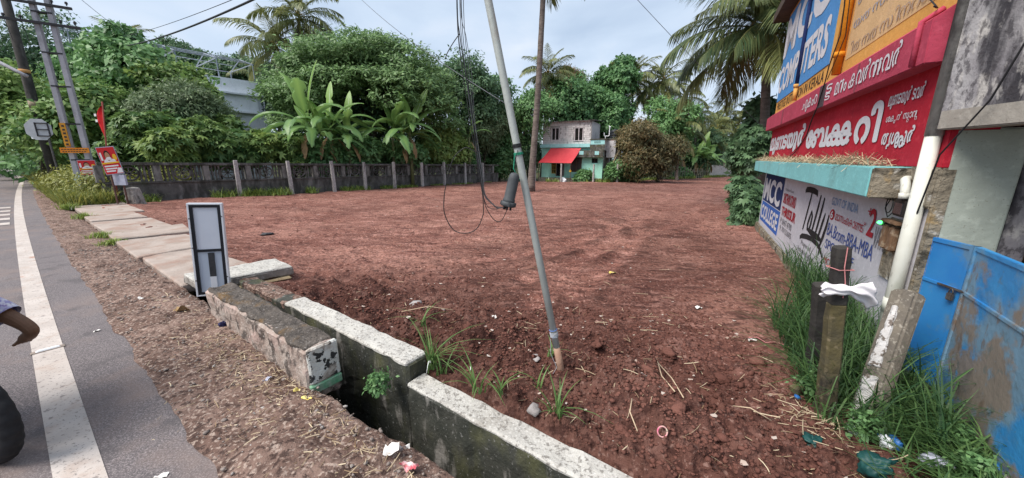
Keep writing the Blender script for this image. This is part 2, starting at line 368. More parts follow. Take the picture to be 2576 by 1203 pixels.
# ------------------------------------------------------------------ the cleared red earth lot
def polyline_dist(x, y, pts):
    dmin = np.full(x.shape, 1e9); al = np.zeros(x.shape); acc = 0
    for (x0, y0), (x1, y1) in zip(pts[:-1], pts[1:]):
        dx, dy = x1 - x0, y1 - y0; l2 = dx * dx + dy * dy
        t = np.clip(((x - x0) * dx + (y - y0) * dy) / l2, 0, 1); q = np.hypot(x - x0 - t * dx, y - y0 - t * dy)
        m = q < dmin; dmin = np.where(m, q, dmin); al = np.where(m, acc + t * math.sqrt(l2), al); acc += math.sqrt(l2)
    return dmin, al
def LL(*uv): return [tuple(L(u, v)[:2]) for u, v in uv]
TRACKS = [LL((1445, 745), (1500, 690), (1570, 640), (1612, 590), (1590, 555), (1500, 530), (1380, 515)), LL((1330, 770), (1470, 660), (1545, 600), (1540, 570), (1460, 548), (1300, 535)), LL((1130, 660), (1300, 640), (1480, 600), (1600, 555), (1700, 510)),
          LL((760, 640), (1000, 620), (1250, 600), (1450, 590), (1620, 560)), LL((700, 600), (950, 590), (1200, 570), (1420, 560), (1600, 540)),
          LL((600, 560), (850, 545), (1150, 525), (1500, 500)), LL((1700, 560), (1760, 520), (1790, 490), (1800, 470)),
          LL((1840, 590), (1850, 530), (1830, 490)), LL((1380, 640), (1600, 600), (1800, 570)), LL((1320, 700), (1550, 620), (1790, 530)), LL((650, 530), (1000, 500), (1400, 485), (1700, 470))]
FP0 = (-12.85, 16.77); FD = (.575, .818)                     # line of the fence posts
def lot_height(x, y, want_rough=False):
    d = (x - RO.x) * RN.x + (y - RO.y) * RN.y; b = (x - RO.x) * RT.x + (y - RO.y) * RT.y
    z = -.018 * np.clip((x - .65) * .57 + (y - 1.6) * .82, 0, 70)
    r = np.hypot(x, y)
    z = z + .035 * fbm(x / 2.6, y / 2.6, 0, 3, 3)
    z = z + .040 * fbm(x * .35 + y * .1, y * 2.3 - x * .25, 0, 4, 9) * np.clip((d - 1.) / 3, .2, 1)      # ridges left by the blade
    rough = np.clip(1.25 - d / 2.2, 0, 1) * np.clip(2.2 - b / 2.2, .25, 1)                                 # loose heap beside the drain
    rough = np.maximum(rough, .75 * np.clip((x - .2) / 1.2, 0, 1) * np.clip((3.6 - y) / 1.6, 0, 1))
    z = z + (.013 + .046 * rough) * fbm(x * 4.2, y * 4.2, 0, 4, 21, .6)
    z = z + (rough + .03) * (.055 * np.maximum(0, fbm(x * 9, y * 9, 0, 3, 31)) + .030 * (np.abs(fbm(x * 15, y * 15, 0, 2, 33)) - .3))
    z = z + .10 * np.exp(-(((d - .8) / .42) ** 2)) * np.clip((1.1 - b) / 1., 0, 1) * np.clip((b + 2.6) / 1.0, 0, 1) * (1 + .5 * fbm(x * 2.2, y * 2.2, 0, 2, 8))
    z = z + .07 * np.clip(1 - (d - .18) / 1.2, 0, 1) * np.clip(b / .5, 0, 1)
    for k, tr in enumerate(TRACKS):
        for side in ((-.0, ) if k in (0, 4, 5) else (0.,)):
            q, al = polyline_dist(x, y, tr)
            w = .17
            lug = .6 + .4 * np.sign(np.sin(al * 26 + np.sign(q) * 1.5))
            z = z - .022 * np.exp(-(q / w) ** 4) * lug + .014 * np.exp(-((q - .27) / .08) ** 2)
    return (z - .012, rough) if want_rough else z - .012
ang = np.radians(np.linspace(-75, 74, 430)); rr = .9 * (85 / .9) ** np.linspace(0, 1, 470)
A_, R_ = np.meshgrid(ang, rr, indexing='ij'); X_, Y_ = R_ * np.sin(A_), R_ * np.cos(A_)
Z_, RG_ = lot_height(X_, Y_, True)
DAMP = np.clip(.30 + .55 * RG_ + .35 * fbm(X_ / 3.2, Y_ / 3.2, 0, 3, 91) - .34 * np.clip((R_ - 4) / 12, 0, 1), 0, 1)
for tr in TRACKS:
    q_, al_ = polyline_dist(X_, Y_, tr); sl_ = .5 + .5 * np.sign(np.sin(al_ * 22))
    DAMP = DAMP - .58 * np.exp(-(q_ / .18) ** 4) * (.5 + .5 * sl_) + .10 * np.exp(-((q_ - .29) / .09) ** 2)
DAMP = np.clip(DAMP, 0, 1)
dd = (X_ - RO.x) * RN.x + (Y_ - RO.y) * RN.y; fd = (X_ - FP0[0]) * FD[1] - (Y_ - FP0[1]) * FD[0]
wd_ = (X_ - WB.x) * WN.x + (Y_ - WB.y) * WN.y
FAR = [(9., 34.4), (15.2, 39.4), (25, 47), (36, 54)]
far_y = np.interp(X_, [-40, -2.2, 9., 13.2, 16.3, 20.5, 25.5, 29.3, 36, 42], [60, 34.4, 34.6, 38.2, 41.8, 45, 48.8, 52.7, 59.2, 65])
keep = (dd > .10) & (fd > -.35 - .25 * fbm(X_ * .8, Y_ * .8, 0, 2, 5)) & (Y_ < far_y) & (wd_ > -1.3 - .012 * R_ ** 1.6)
Z_ = np.where(dd < .22, np.minimum(Z_, -.03), Z_)
idx = np.arange(X_.size).reshape(X_.shape)
kf = keep[:-1, :-1] & keep[1:, 1:] & keep[1:, :-1] & keep[:-1, 1:]
Fc = np.stack([idx[:-1, :-1], idx[1:, :-1], idx[1:, 1:], idx[:-1, 1:]], -1)[kf]
used = np.unique(Fc); remap = np.zeros(X_.size, np.int64); remap[used] = np.arange(len(used))
tag(link('red_earth_lot', np_mesh('red_earth_lot', np.stack([X_, Y_, Z_], -1).reshape(-1, 3)[used], remap[Fc], tint=DAMP.ravel()[used], smooth=True), SOIL),
    'bare levelled red earth lot with tyre tracks', kind='structure')
def lotz(x, y): return float(lot_height(np.array([x]), np.array([y]))[0])

# ------------------------------------------------------------------ road, edge line, rumble bars, shoulder
bb = np.concatenate([np.linspace(-14, 10, 25), np.linspace(12, 45, 18), np.array([60, 90, 140.])])
def strip(name, d0, d1, z, mat, b=bb, nd=2):
    Bq, Tq = np.meshgrid(b, np.linspace(0, 1, nd), indexing='ij'); o = road_off(Bq)
    return link(name, grid_mesh(name, Bq, d0 + (d1 - d0) * Tq + o, np.full(Bq.shape, z)), mat)
tag(strip('road', -9.5, -1.0, 0.0, ASPHALT), 'grey asphalt road surface', kind='structure')
tag(strip('edge_line', -1.65, -1.475, .004, LINEP), 'broad white painted edge line on the asphalt', kind='structure')
for i, b0 in enumerate((13.9, 15.2, 16.5, 17.8, 19.2)):
    tag(strip('rumble_bar', -4.6, -1.72, .008, LINEP, np.array([b0, b0 + .3, b0 + .55])), 'white rumble bar painted across the road', kind='structure')
nb = np.concatenate([np.linspace(-5, 7, 520), np.linspace(7.05, 30, 200)]); ndn = np.linspace(0, 1, 46)
Bq, Tq = np.meshgrid(nb, ndn, indexing='ij'); o = road_off(Bq)
jag = .020 * fbm(Bq[:, :1] * 3.2, 0, 0, 4, 77)
edge = -1.13 + o + jag
inner = -.36 + .05 * fbm(Bq[:, :1] * 2.0, 3.3, 0, 4, 78)
Dq = edge + (inner - edge) * Tq
px, py = RO.x + RT.x * Bq + RN.x * Dq, RO.y + RT.y * Bq + RN.y * Dq
Zq = .004 + .022 * np.clip(Tq * 6, 0, 1) + .028 * np.clip(Tq * 4, 0, 1) * fbm(px * 1.8, py * 1.8, 0, 3, 41) + .014 * np.clip(Tq * 5, .1, 1) * fbm(px * 9, py * 9, 0, 4, 42) - .04 * np.clip((Tq - .75) / .25, 0, 1)
Zq[:, -1] = -.55; Dq[:, -1] += .02; Zq[:, -2] = -.16; Zq[:, -3] -= .03
tag(link('road_shoulder', grid_mesh('road_shoulder', Bq, Dq, Zq), SHOULDER), 'gravelly dirt shoulder between asphalt and drain', kind='structure')
def shz(b, d): 
    return .028
# road stud set in the edge line
st = MB(); c = R(3.05, -1.56 + .004, .004); ax = RN
st.hexa([c + RN * x + RT * y for x, y in ((-.075, -.022), (.075, -.022), (.075, .022), (-.075, .022))], [c + RN * x + RT * y + Vector((0, 0, .018)) for x, y in ((-.06, -.012), (.06, -.012), (.06, .012), (-.06, .012))])
STUD = M('stud_white', (.85, .86, .88), rough=.35, bump=0); STUD_G = M('stud_dirt', (.30, .24, .20), (.18, .15, .13), 30, bump=0)
so = empty('road_stud', (0, 0, 0), 0, 'white reflective road stud set in the edge line', 'road stud')
st.build('reflector', STUD, so, bevel=.004)
MB().hexa([c + RN * x + RT * y for x, y in ((-.10, -.03), (.10, -.03), (.10, .03), (-.10, .03))], [c + RN * x + RT * y + Vector((0, 0, .006)) for x, y in ((-.095, -.027), (.095, -.027), (.095, .027), (-.095, .027))]).build('base', STUD_G, so)

# ------------------------------------------------------------------ open drain: lot-side wall, cover slabs, roadside kerb beam
dw = empty('drain_wall', (0, 0, 0), 0, 'stepped concrete drain wall with pale top and black algae sides', 'drain wall')
def blk(name, b0, b1, d0, d1, z0, z1, mat, parent=None, **k):
    c = [R(b, d, 0) for b, d in ((b0, d0), (b1, d0), (b1, d1), (b0, d1))]
    return rough_block(name, [(p.x, p.y, z0) for p in c], [(p.x, p.y, z1) for p in c], mat, parent, **k)
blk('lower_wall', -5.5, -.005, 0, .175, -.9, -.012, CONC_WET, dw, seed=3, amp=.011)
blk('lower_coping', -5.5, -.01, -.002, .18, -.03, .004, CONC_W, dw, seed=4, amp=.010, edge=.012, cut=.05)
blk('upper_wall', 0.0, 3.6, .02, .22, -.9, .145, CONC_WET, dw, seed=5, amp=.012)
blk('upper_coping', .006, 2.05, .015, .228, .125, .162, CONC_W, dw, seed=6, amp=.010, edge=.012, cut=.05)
blk('far_coping', 2.06, 3.6, .015, .228, .06, .15, SHOULDER, dw, seed=7, amp=.02, edge=.02, cut=.05)
BEAM = M('mossy_beam', (.30, .22, .185), (.40, .34, .30), 4, rough=.92, bump=.9, bscale=40, bdist=.015, world_coords=True, spec=.15,
         layers=[((.50, .36, .32), 6, .56, .70, (1, 1, 1), .6), ((.06, .05, .045), 11, .56, .68, (1, 1, .6), .85), ((.55, .50, .46), 36, .62, .7, (1, 1, 1), .6)])
MOSS = M('black_moss_top', (.075, .065, .058), (.14, .12, .105), 8, rough=.95, bump=1., bscale=34, bdist=.03, world_coords=True, spec=.1,
         layers=[((.20, .12, .05), 4, .60, .72, (1, 1, 1), .7), ((.62, .60, .60), 3.1, .69, .72, (1, 1, 1), .9), ((.30, .27, .25), 50, .62, .7, (1, 1, 1), .7)])
PAINT_END = M('white_spotted_paint', (.62, .63, .60), (.50, .49, .45), 8, rough=.85, bump=.8, bscale=40, bdist=.012, world_coords=True,
              layers=[((.035, .035, .035), 15, .575, .605, (1, 1, 1), 1.), ((.42, .36, .31), 6, .6, .7, (1, 1, 1), .8)])
GREENP = M('green_paint', (.10, .30, .16), (.28, .36, .28), 20, rough=.8, bump=.5, world_coords=True)
kb = empty('kerb_beam', (0, 0, 0), 0, 'mossy concrete kerb beam with black spotted white end beside the drain', 'kerb beam')
blk('body', .50, 2.70, -.475, -.235, -.12, .325, BEAM, kb, seed=9, amp=.016, edge=.03, cut=.05)
blk('moss_cap', .53, 2.68, -.468, -.240, .30, .348, MOSS, kb, seed=10, amp=.020, edge=.02, cut=.04)
blk('painted_end', .486, .53, -.470, -.240, .045, .335, PAINT_END, kb, seed=11, amp=.006, edge=.012, cut=.03)
blk('green_stripe', .480, .53, -.472, -.238, -.03, .04, GREENP, kb, seed=12, amp=.004, edge=.008, cut=.03)

ts = empty('cover_slab', (0, 0, 0), 0, 'thick pale concrete slab bridging the drain behind the light box', 'concrete slab')
def slab4(name, pts, z0, z1, mat, parent=None, **k):
    return rough_block(name, [(p.x, p.y, z0) for p in pts], [(p.x, p.y, z1) for p in pts], mat, parent, **k)
A = [Vector((-3.86, 4.11, 0)), Vector((-3.11, 4.82, 0)), Vector((-3.62, 5.23, 0)), Vector((-4.36, 4.47, 0))]
slab4('slab_side', A, .075, .185, CONC_OLD, ts, seed=13, amp=.014, edge=.02)
slab4('slab_top', [p.lerp(sum(A, Vector()) / 4, .012) for p in A], .17, .203, CONC_W, ts, seed=14, amp=.008, edge=.012, cut=.05)
tag(slab4('wooden_board', [Vector((-3.62, 4.24, 0)), Vector((-3.10, 4.74, 0)), Vector((-3.36, 4.98, 0)), Vector((-3.88, 4.50, 0))], .035, .072,
          M('cream_board', (.42, .33, .20), (.30, .22, .13), 5, rough=.9, bump=.5, world_coords=True), seed=15, amp=.006), 'cream wooden board wedged under the thick cover slab', 'board')
# run of cover slabs along the path
defs = [  # b0,b1, d0,d1, z, tilt, label
    (4.05, 6.35, -.42, .46, .075, 'long concrete cover slab nearest the light box sign'),
    (6.44, 8.45, -.42, .62, .070, 'concrete cover slab with soil over its lot edge, second from the light box'),
    (8.60, 9.60, -.46, .78, .095, 'raised short concrete cover slab, third from the light box'),
    (9.70, 12.2, -.40, .66, .060, 'wide concrete cover slab, fourth from the light box'),
    (12.32, 13.75, -.36, .66, .085, 'concrete cover slab with a dark gap, fifth from the light box'),
    (13.88, 16.9, -.34, .98, .060, 'broad pale concrete cover slab, second from the roadside weeds'),
    (17.02, 20.2, -.25, 1.05, .060, 'broad pale concrete cover slab beside the roadside weeds')]
for i, (b0, b1, d0, d1, z, lb) in enumerate(defs):
    rj = random.Random(i + 3); j = lambda a: rj.uniform(-a, a)
    c = [R(b0 + j(.05), d0 + j(.04)), R(b1 + j(.05), d0 + j(.04)), R(b1 + j(.25), d1 + j(.12)), R(b0 + j(.2), d1 + j(.12))]
    tag(slab4('path_slab', c, z - .13, z, CONC_SLAB, seed=30 + i, amp=.010, edge=.018, cut=.10, scale=5), lb, 'concrete slab', 'concrete slabs covering the roadside drain')
# ------------------------------------------------------------------ loose stuff lying on the soil
def ico_np():
    bm = bmesh.new(); bmesh.ops.create_icosphere(bm, subdivisions=1, radius=1.0)
    V = np.array([v.co[:] for v in bm.verts]); Fq = np.array([[v.index for v in f.verts] for f in bm.faces]); bm.free(); return V, Fq
IV, IF = ico_np()
def stones_mesh(name, P, size, rng, squash=.65):
    n = len(P); k = len(IV)
    ja = 1 + .75 * (rng.random((n, k)) - .5); sc_ = size[:, None] * (.7 + .6 * rng.random((n, 3)))
    V = IV[None] * ja[..., None] * sc_[:, None, :]; V[..., 2] *= squash
    a = rng.random(n) * 2 * pi; ca, sa = np.cos(a)[:, None], np.sin(a)[:, None]
    V = np.stack([V[..., 0] * ca - V[..., 1] * sa, V[..., 0] * sa + V[..., 1] * ca, V[..., 2]], -1) + P[:, None, :]
    Fq = (IF[None] + (np.arange(n) * k)[:, None, None]).reshape(-1, 3)
    return np_mesh(name, V.reshape(-1, 3), Fq)
def lot_scatter(n, rng, mode):
    """random points on the lot: 'near' heap by the drain, 'corner' right foreground, 'far' all over"""
    if mode == 'near': b = rng.uniform(-2.6, 2.5, n); d = .22 + rng.gamma(2.0, .38, n); x, y = RO.x + RT.x * b + RN.x * d, RO.y + RT.y * b + RN.y * d
    elif mode == 'corner': x = rng.uniform(-.1, 2.3, n); y = rng.uniform(1.35, 3.9, n)
    else:
        a = np.radians(rng.uniform(-58, 52, n)); r = 2.2 * (34 / 2.2) ** (rng.random(n) ** .8); x, y = r * np.sin(a), r * np.cos(a)
    d = (x - RO.x) * RN.x + (y - RO.y) * RN.y; fdv = (x - FP0[0]) * FD[1] - (y - FP0[1]) * FD[0]; w = (x - WB.x) * WN.x + (y - WB.y) * WN.y
    k = (d > .22) & (fdv > .4) & (w > .3) & (y < 33); x, y = x[k], y[k]
    return np.stack([x, y, lot_height(x, y)], 1)
cl = []
for mode, n, s0, s1 in (('near', 6500, .004, .018), ('near', 160, .014, .032), ('corner', 6000, .004, .018), ('corner', 110, .016, .036), ('far', 4500, .007, .022)):
    P = lot_scatter(n, RNG, mode); s = s0 + (s1 - s0) * RNG.random(len(P)) ** 2.2
    if mode == 'far': s = s * (.5 + .06 * np.hypot(P[:, 0], P[:, 1]))
    cl.append((P + np.array([0, 0, 1]) * (s * .15)[:, None], s))
tag(link('soil_clods', stones_mesh('soil_clods', np.concatenate([c[0] for c in cl]), np.concatenate([c[1] for c in cl]), RNG), CLOD), 'loose crumbs and clods of red soil', kind='stuff')
GRAVEL = M('grey_gravel', (.28, .235, .21), (.17, .135, .12), 7, rough=.9, bump=.3, world_coords=True, layers=[((.38, .35, .33), 9, .6, .7)])
n = 2300; b = RNG.uniform(-2.5, 9, n); d = -.42 - .7 * RNG.random(n) ** 1.3
P = np.stack([RO.x + RT.x * b + RN.x * d, RO.y + RT.y * b + RN.y * d, np.full(n, .028)], 1)
tag(link('gravel', stones_mesh('gravel', P, .004 + .013 * RNG.random(n) ** 3, RNG, .55), GRAVEL), 'small grey stones on the dirt shoulder', kind='stuff')
# straw and dead stalks
def straw_mesh(name, P, ln, wd, rng, lift=.12):
    n = len(P); a = rng.random(n) * 2 * pi; D = np.stack([np.cos(a), np.sin(a), rng.normal(size=n) * lift], 1); S = np.stack([-np.sin(a), np.cos(a), 0 * a], 1)
    rows = []; bend = rng.normal(size=n) * .18
    for i in range(4):
        t = i / 3 - .5; c = P + D * (ln * t)[:, None] + S * (bend * ln * (t * t))[:, None] + np.array([0, 0, .008]); w = wd * (1 - .7 * abs(t))
        rows += [c - S * w[:, None], c + S * w[:, None] + np.array([0, 0, .002])]
    V = np.stack(rows, 1).reshape(-1, 3); ix = np.arange(n)[:, None] * 8
    return np_mesh(name, V, np.concatenate([ix + np.array([2 * i, 2 * i + 1, 2 * i + 3, 2 * i + 2])[None] for i in range(3)]), np.repeat(rng.random(n), 8))
n = 1200; b = RNG.normal(.9, 1.3, n); d = -.50 - np.abs(RNG.normal(0, .22, n)); 
P1 = np.stack([RO.x + RT.x * b + RN.x * d, RO.y + RT.y * b + RN.y * d, np.full(n, .030)], 1)
P2 = lot_scatter(240, RNG, 'corner'); sx_, sy_ = RNG.normal(1.97, .07, 130), RNG.normal(1.98, .2, 130); P2 = np.concatenate([P2, np.stack([sx_, sy_, lot_height(sx_, sy_) + .02 * RNG.random(130)], 1)]); P3 = lot_scatter(200, RNG, 'near'); P4 = lot_scatter(240, RNG, 'far')
P = np.concatenate([P1, P2, P3, P4]); ln = np.concatenate([.015 + .10 * RNG.random(n) ** 2.5, .03 + .16 * RNG.random(len(P2)) ** 2, .02 + .09 * RNG.random(len(P3)) ** 2, .03 + .16 * RNG.random(len(P4))])
tag(link('straw', straw_mesh('straw', P, ln, np.full(len(P), .0014) + .0016 * RNG.random(len(P)), RNG), STRAW), 'dry straw and grass stalks strewn on the soil', kind='stuff')
# tiny pale scraps of paper, plastic and shell all over the lot
PAPER = M('paper_scrap', (.52, .46, .41), (.36, .26, .21), 3, rough=.8, bump=.3, world_coords=True)
P = np.concatenate([lot_scatter(300, RNG, 'far'), lot_scatter(40, RNG, 'corner'), lot_scatter(40, RNG, 'near')])
n = len(P); a = RNG.random(n) * 2 * pi; s = (.012 + .026 * RNG.random(n) ** 2) * (.6 + .05 * np.hypot(P[:, 0], P[:, 1]))
V = []
for k in range(5):
    an = a + k * 2 * pi / 5 + RNG.normal(size=n) * .2; q = s * (.5 + .8 * RNG.random(n)); V.append(P + np.stack([np.cos(an) * q, np.sin(an) * q * .8, .006 + .012 * RNG.random(n)], 1))
tag(link('litter_scraps', np_mesh('litter_scraps', np.stack(V, 1).reshape(-1, 3), np.arange(n * 5).reshape(-1, 5)), PAPER), 'tiny pale scraps of litter on the red soil', kind='stuff')
# ------------------------------------------------------------------ painted shop building on the right
def grime(c, k=.55): return tuple(q * k for q in c)
def paint(name, c, var=.82, st=.55, dirt=(.16, .13, .11), lo=.60):
    return M(name, c, tuple(q * var for q in c), 2.2, rough=.85, bump=.5, bscale=28, bdist=.008, world_coords=True, spec=.2,
             layers=[(dirt, 2.2, lo, lo + .2, (1, 1, .35), st), (tuple(min(1, q * 1.12 + .02) for q in c), 14, .58, .72, (1, 1, 1), .6), (dirt, 60, .66, .73, (1, 1, 1), .5)])
P_WHITE = paint('lime_wash', (.56, .54, .58), .9, .35, (.40, .34, .30), .62)
P_RED = paint('red_sign_paint', (.47, .018, .038), .8, .55, (.15, .02, .03))
P_CRIM = paint('crimson_paint', (.46, .060, .105), .82, .45, (.17, .05, .07))
P_ORANGE = paint('ochre_paint', (.70, .36, .090), .9, .35, (.42, .26, .15))
P_FADE = paint('faded_ochre', (.66, .43, .22), .92, .4, (.40, .30, .25))
P_BLUE = paint('mural_blue', (.085, .27, .58), .88, .25, (.05, .12, .25))
P_NAVY = paint('navy_paint', (.020, .035, .12), .85, .2, (.02, .02, .04))
P_MIDB = paint('college_blue', (.045, .13, .44), .85, .2, (.03, .06, .2))
P_TURQ = paint('turquoise_paint', (.22, .52, .53), .88, .45, (.16, .24, .22), .58)
P_LET = paint('letter_white', (.62, .61, .64), .95, .2, (.5, .45, .45), .66)
P_LRED = paint('letter_red', (.42, .03, .045), .85, .2)
P_LBLUE = paint('letter_blue', (.060, .10, .34), .8, .2)
P_LSKY = paint('letter_pale_blue', (.20, .33, .55), .8, .2)
P_LBLACK = paint('letter_black', (.022, .020, .022), .8, .1)
P_LGREY = paint('letter_grey', (.16, .15, .17), .85, .2)
P_LFADE = paint('letter_faded', (.44, .32, .24), .85, .3)
P_LFBLUE = paint('letter_faded_blue', (.36, .36, .42), .9, .3)
P_GREEN = paint('pale_green_plaster', (.40, .44, .385), .82, .8, (.17, .155, .12), .56)
STAIN = M('blackened_concrete', (.30, .285, .29), (.20, .185, .20), 3, rough=.9, bump=.7, bscale=30, bdist=.012, world_coords=True, spec=.2,
          layers=[((.40, .385, .39), 2.2, .52, .66, (1, 1, .5), .8), ((.030, .028, .034), 2.9, .48, .60, (1, 1, .28), .92), ((.52, .49, .46), 8, .58, .68, (1, 1, .5), .8), ((.05, .045, .05), 22, .56, .66, (1, 1, .6), .7)])
ROUGHW = M('broken_plaster', (.30, .26, .20), (.17, .145, .11), 9, rough=.95, bump=1., bscale=22, bdist=.03, world_coords=True, spec=.15,
           layers=[((.38, .24, .08), 5, .60, .72, (1, 1, 1), .6), ((.055, .05, .04), 7, .55, .68, (1, 1, 1), .9), ((.55, .53, .49), 8, .62, .72, (1, 1, 1), .7)])
EAVE = M('brown_eave', (.085, .060, .045), (.05, .036, .03), 5, rough=.9, bump=.4, world_coords=True)
sb = empty('shop_building', W(4, 0, -2), 0, 'painted two storey shop building with red bakery sign and ochre upper wall', 'building')
sbi = Matrix.Translation(-sb.location)
def part(mb, name, mat, parent=None, bevel=0., smooth=False):
    mb.v = [tuple(Vector(q) - sb.location) for q in mb.v]
    return mb.build(name, mat, parent or sb, smooth, bevel)
def wbox(s0, s1, z0, z1, o0, o1, mb=None):
    mb = mb or MB()
    return mb.hexa([W(s0, z0, o0), W(s1, z0, o0), W(s1, z0, o1), W(s0, z0, o1)], [W(s0, z1, o0), W(s1, z1, o0), W(s1, z1, o1), W(s0, z1, o1)])
side_wall = part(wbox(0, 7.97, -.5, 1.625, -.22, 0), 'side_wall', P_WHITE, bevel=.006)
part(wbox(0, .2, -.5, 5.1, -5.5, -.225), 'end_wall', P_WHITE)
part(wbox(.0, 7.6, -.5, 5.1, -5.7, -5.5), 'back_wall', P_WHITE)
part(wbox(-.03, 7.2, -.4, -.02, 0.0, .07), 'plinth', ROUGHW, bevel=.02)
part(wbox(6.85, 7.99, 1.33, 1.632, -.1, .035), 'broken_lintel', ROUGHW, bevel=.015)
part(wbox(-.06, 7.60, 1.37, 1.625, -.1, .27), 'ledge', P_TURQ, bevel=.008)
part(wbox(7.598, 7.63, 1.365, 1.62, -.1, .262), 'broken_ledge_end', ROUGHW, bevel=.01)
part(wbox(.08, 7.99, 1.63, 2.46, -.22, .012), 'sign_wall', P_RED, bevel=.005)
mb = MB(); prof = [(-.2, 2.395), (.15, 2.395), (.155, 2.70), (.03, 2.80), (-.2, 2.80)]
a_ = [W(-.05, z, o) for o, z in prof]; b_ = [W(7.74, z, o) for o, z in prof]
mb.add(a_ + b_, [(0, 1, 2, 3, 4), (9, 8, 7, 6, 5)] + [(i, (i + 1) % 5, 5 + (i + 1) % 5, 5 + i) for i in range(5)])
part(mb, 'sunshade_band', P_CRIM, bevel=.006)
part(wbox(.1, 7.98, 2.78, 5.1, -.22, .02), 'upper_wall', P_ORANGE)
part(wbox(5.22, 7.92, 2.95, 5.0, .0, .024), 'faded_panel', P_FADE)
part(wbox(-.45, 8.0, 5.1, 5.3, -6.0, .30), 'roof_slab', EAVE)
mural = part(wbox(.16, 4.45, 3.07, 5.02, .0, .032), 'mural_panel', P_BLUE)
mb = MB(); mb.tube([W(2.5, 3.08, .06), W(2.5, 5.1, .06)], .035, 10); part(mb, 'mural_pipe', P_NAVY, smooth=True)
mb = MB(); mb.tube([W(2.5, 2.82, .06), W(2.5, 3.08, .06)], .037, 10); mb.tube([W(2.5, 3.06, .06), W(2.5, 3.12, .06)], .05, 10); part(mb, 'pipe_foot', P_ORANGE, smooth=True)
ORP = paint('orange_pipe', (.72, .27, .02), .85, .3)
mb = MB(); mb.tube([W(5.13, 2.80, .075), W(5.13, 5.1, .075)], .048, 12); mb.tube([W(5.13, 3.02, .075), W(5.13, 3.08, .075)], .062, 12); part(mb, 'orange_downpipe', ORP, smooth=True)
mb = MB(); mb.tube([W(7.6, 2.40, .165), W(7.6, 2.72, .165), W(7.6, 2.8, .06)], .02, 8); part(mb, 'red_conduit', P_CRIM, smooth=True)
# black drip stains with a shape of their own, under the pipe outlets
part(wbox(4.86, 5.16, 2.40, 2.698, .15, .1575), 'pipe_stain', M('soot', (.045, .035, .04), (.09, .05, .06), 9, world_coords=True, bump=.2))
for s0, s1 in ((6.3, 6.36), (2.05, 2.2)): part(wbox(s0, s1, 2.40, 2.698, .15, .1565), 'drip_stain', M('drip', (.20, .04, .06), (.30, .05, .08), 9, world_coords=True, bump=.2))
def bent(p, t): return p

# ---- lettering
def glyphs(pieces, offset=0.):
    """pieces: list of (text, x shift after the pen, y shift, sx, sy) set side by side -> 2D verts, faces"""
    Vs = []; Fs = []; pen = 0.; Zs = []
    for q in pieces:
        tx, dx, dy, sx, sy = (q + (0., 0., 1., 1.)[len(q) - 1:]) if isinstance(q, tuple) else (q, 0., 0., 1., 1.)
        if tx == ' ': pen += .3; continue
        c = bpy.data.curves.new('t', 'FONT'); c.body = tx; c.offset = offset; c.resolution_u = 3
        o = bpy.data.objects.new('t', c); COL.objects.link(o); dg = bpy.context.evaluated_depsgraph_get(); dg.update()
        ev = o.evaluated_get(dg); me = ev.to_mesh()
        v = np.array([w.co[:2] for w in me.vertices]) if len(me.vertices) else np.zeros((0, 2)); f = [tuple(p.vertices) for p in me.polygons]
        ev.to_mesh_clear(); bpy.data.objects.remove(o); bpy.data.curves.remove(c)
        if not len(v): continue
        v = v * (sx, sy); x0 = v[:, 0].min(); v = v - (x0, 0) + (pen + dx, dy); k = sum(len(z) for z in Vs)
        Vs.append(v); Zs.append(np.full(len(v), len(Vs) * .0007)); Fs += [tuple(i + k for i in p) for p in f]; pen = v[:, 0].max() + .06
    return np.concatenate(Vs), Fs, np.concatenate(Zs)
def letter(pieces, s0, s1, z0, z1, o, mat, bold=.02, name='lettering', slant=0., taper=None, parent=None):
    if isinstance(pieces, str): pieces = [(pieces,)]
    v, f, dz = glyphs(pieces, min(bold, .012)); 
    if bold > .012:                                              # fatten the strokes like a broad brush
        k0 = len(v); r = bold - .012; vs_, fs_, ds_ = [v], list(f), [dz]
        for q in range(8):
            a = q * pi / 4; vs_.append(v + (r * cos(a), r * sin(a))); ds_.append(dz + .00008 * (q + 1)); fs_ += [tuple(i + k0 * (q + 1) for i in p) for p in f]
        v, f, dz = np.concatenate(vs_), fs_, np.concatenate(ds_)
    lo, hi = v.min(0), v.max(0); n = (v - lo) / (hi - lo)
    S = s0 + (s1 - s0) * n[:, 0] + slant * n[:, 1]
    a0, a1 = (z0, z1) if taper is None else (z0 + (taper[0] - z0) * n[:, 0], z1 + (taper[1] - z1) * n[:, 0])
    Z = a0 + (a1 - a0) * n[:, 1]
    vs = [W(s, z, o + q) - sb.location for s, z, q in zip(S, Z, dz)]
    me = bpy.data.meshes.new(name); me.from_pydata(vs, [], f); me.update()
    return link(name, me, mat, parent or sb)
def stroke(mb, pts, o):
    """flat brush stroke in the wall plane, pts (s,z,w)"""
    n = len(pts); lft = []; rgt = []
    for i, (s, z, w) in enumerate(pts):
        a = pts[max(0, i - 1)]; b = pts[min(n - 1, i + 1)]; dx, dz = b[0] - a[0], b[1] - a[1]; l = hypot(dx, dz) or 1
        lft.append(W(s - dz / l * w, z + dx / l * w, o)); rgt.append(W(s + dz / l * w, z - dx / l * w, o))
    mb.add(lft + rgt, [(i, i + 1, n + i + 1, n + i) for i in range(n - 1)]); return mb
letter('MCC', .12, 3.98, 4.06, 4.95, .037, P_LET, .045)
letter('COMPUTERS', .12, 4.22, 3.25, 3.86, .037, P_LET, .035)
letter('PRESTIGE INSTITUTION IN KERALA', .32, 4.28, 2.855, 3.03, .0245, P_LBLACK, .0)
letter([('ചു',), ('കം', .02), ('റ', .05)], 3.92, 4.80, 2.43, 2.62, .1585, P_LET, .012)
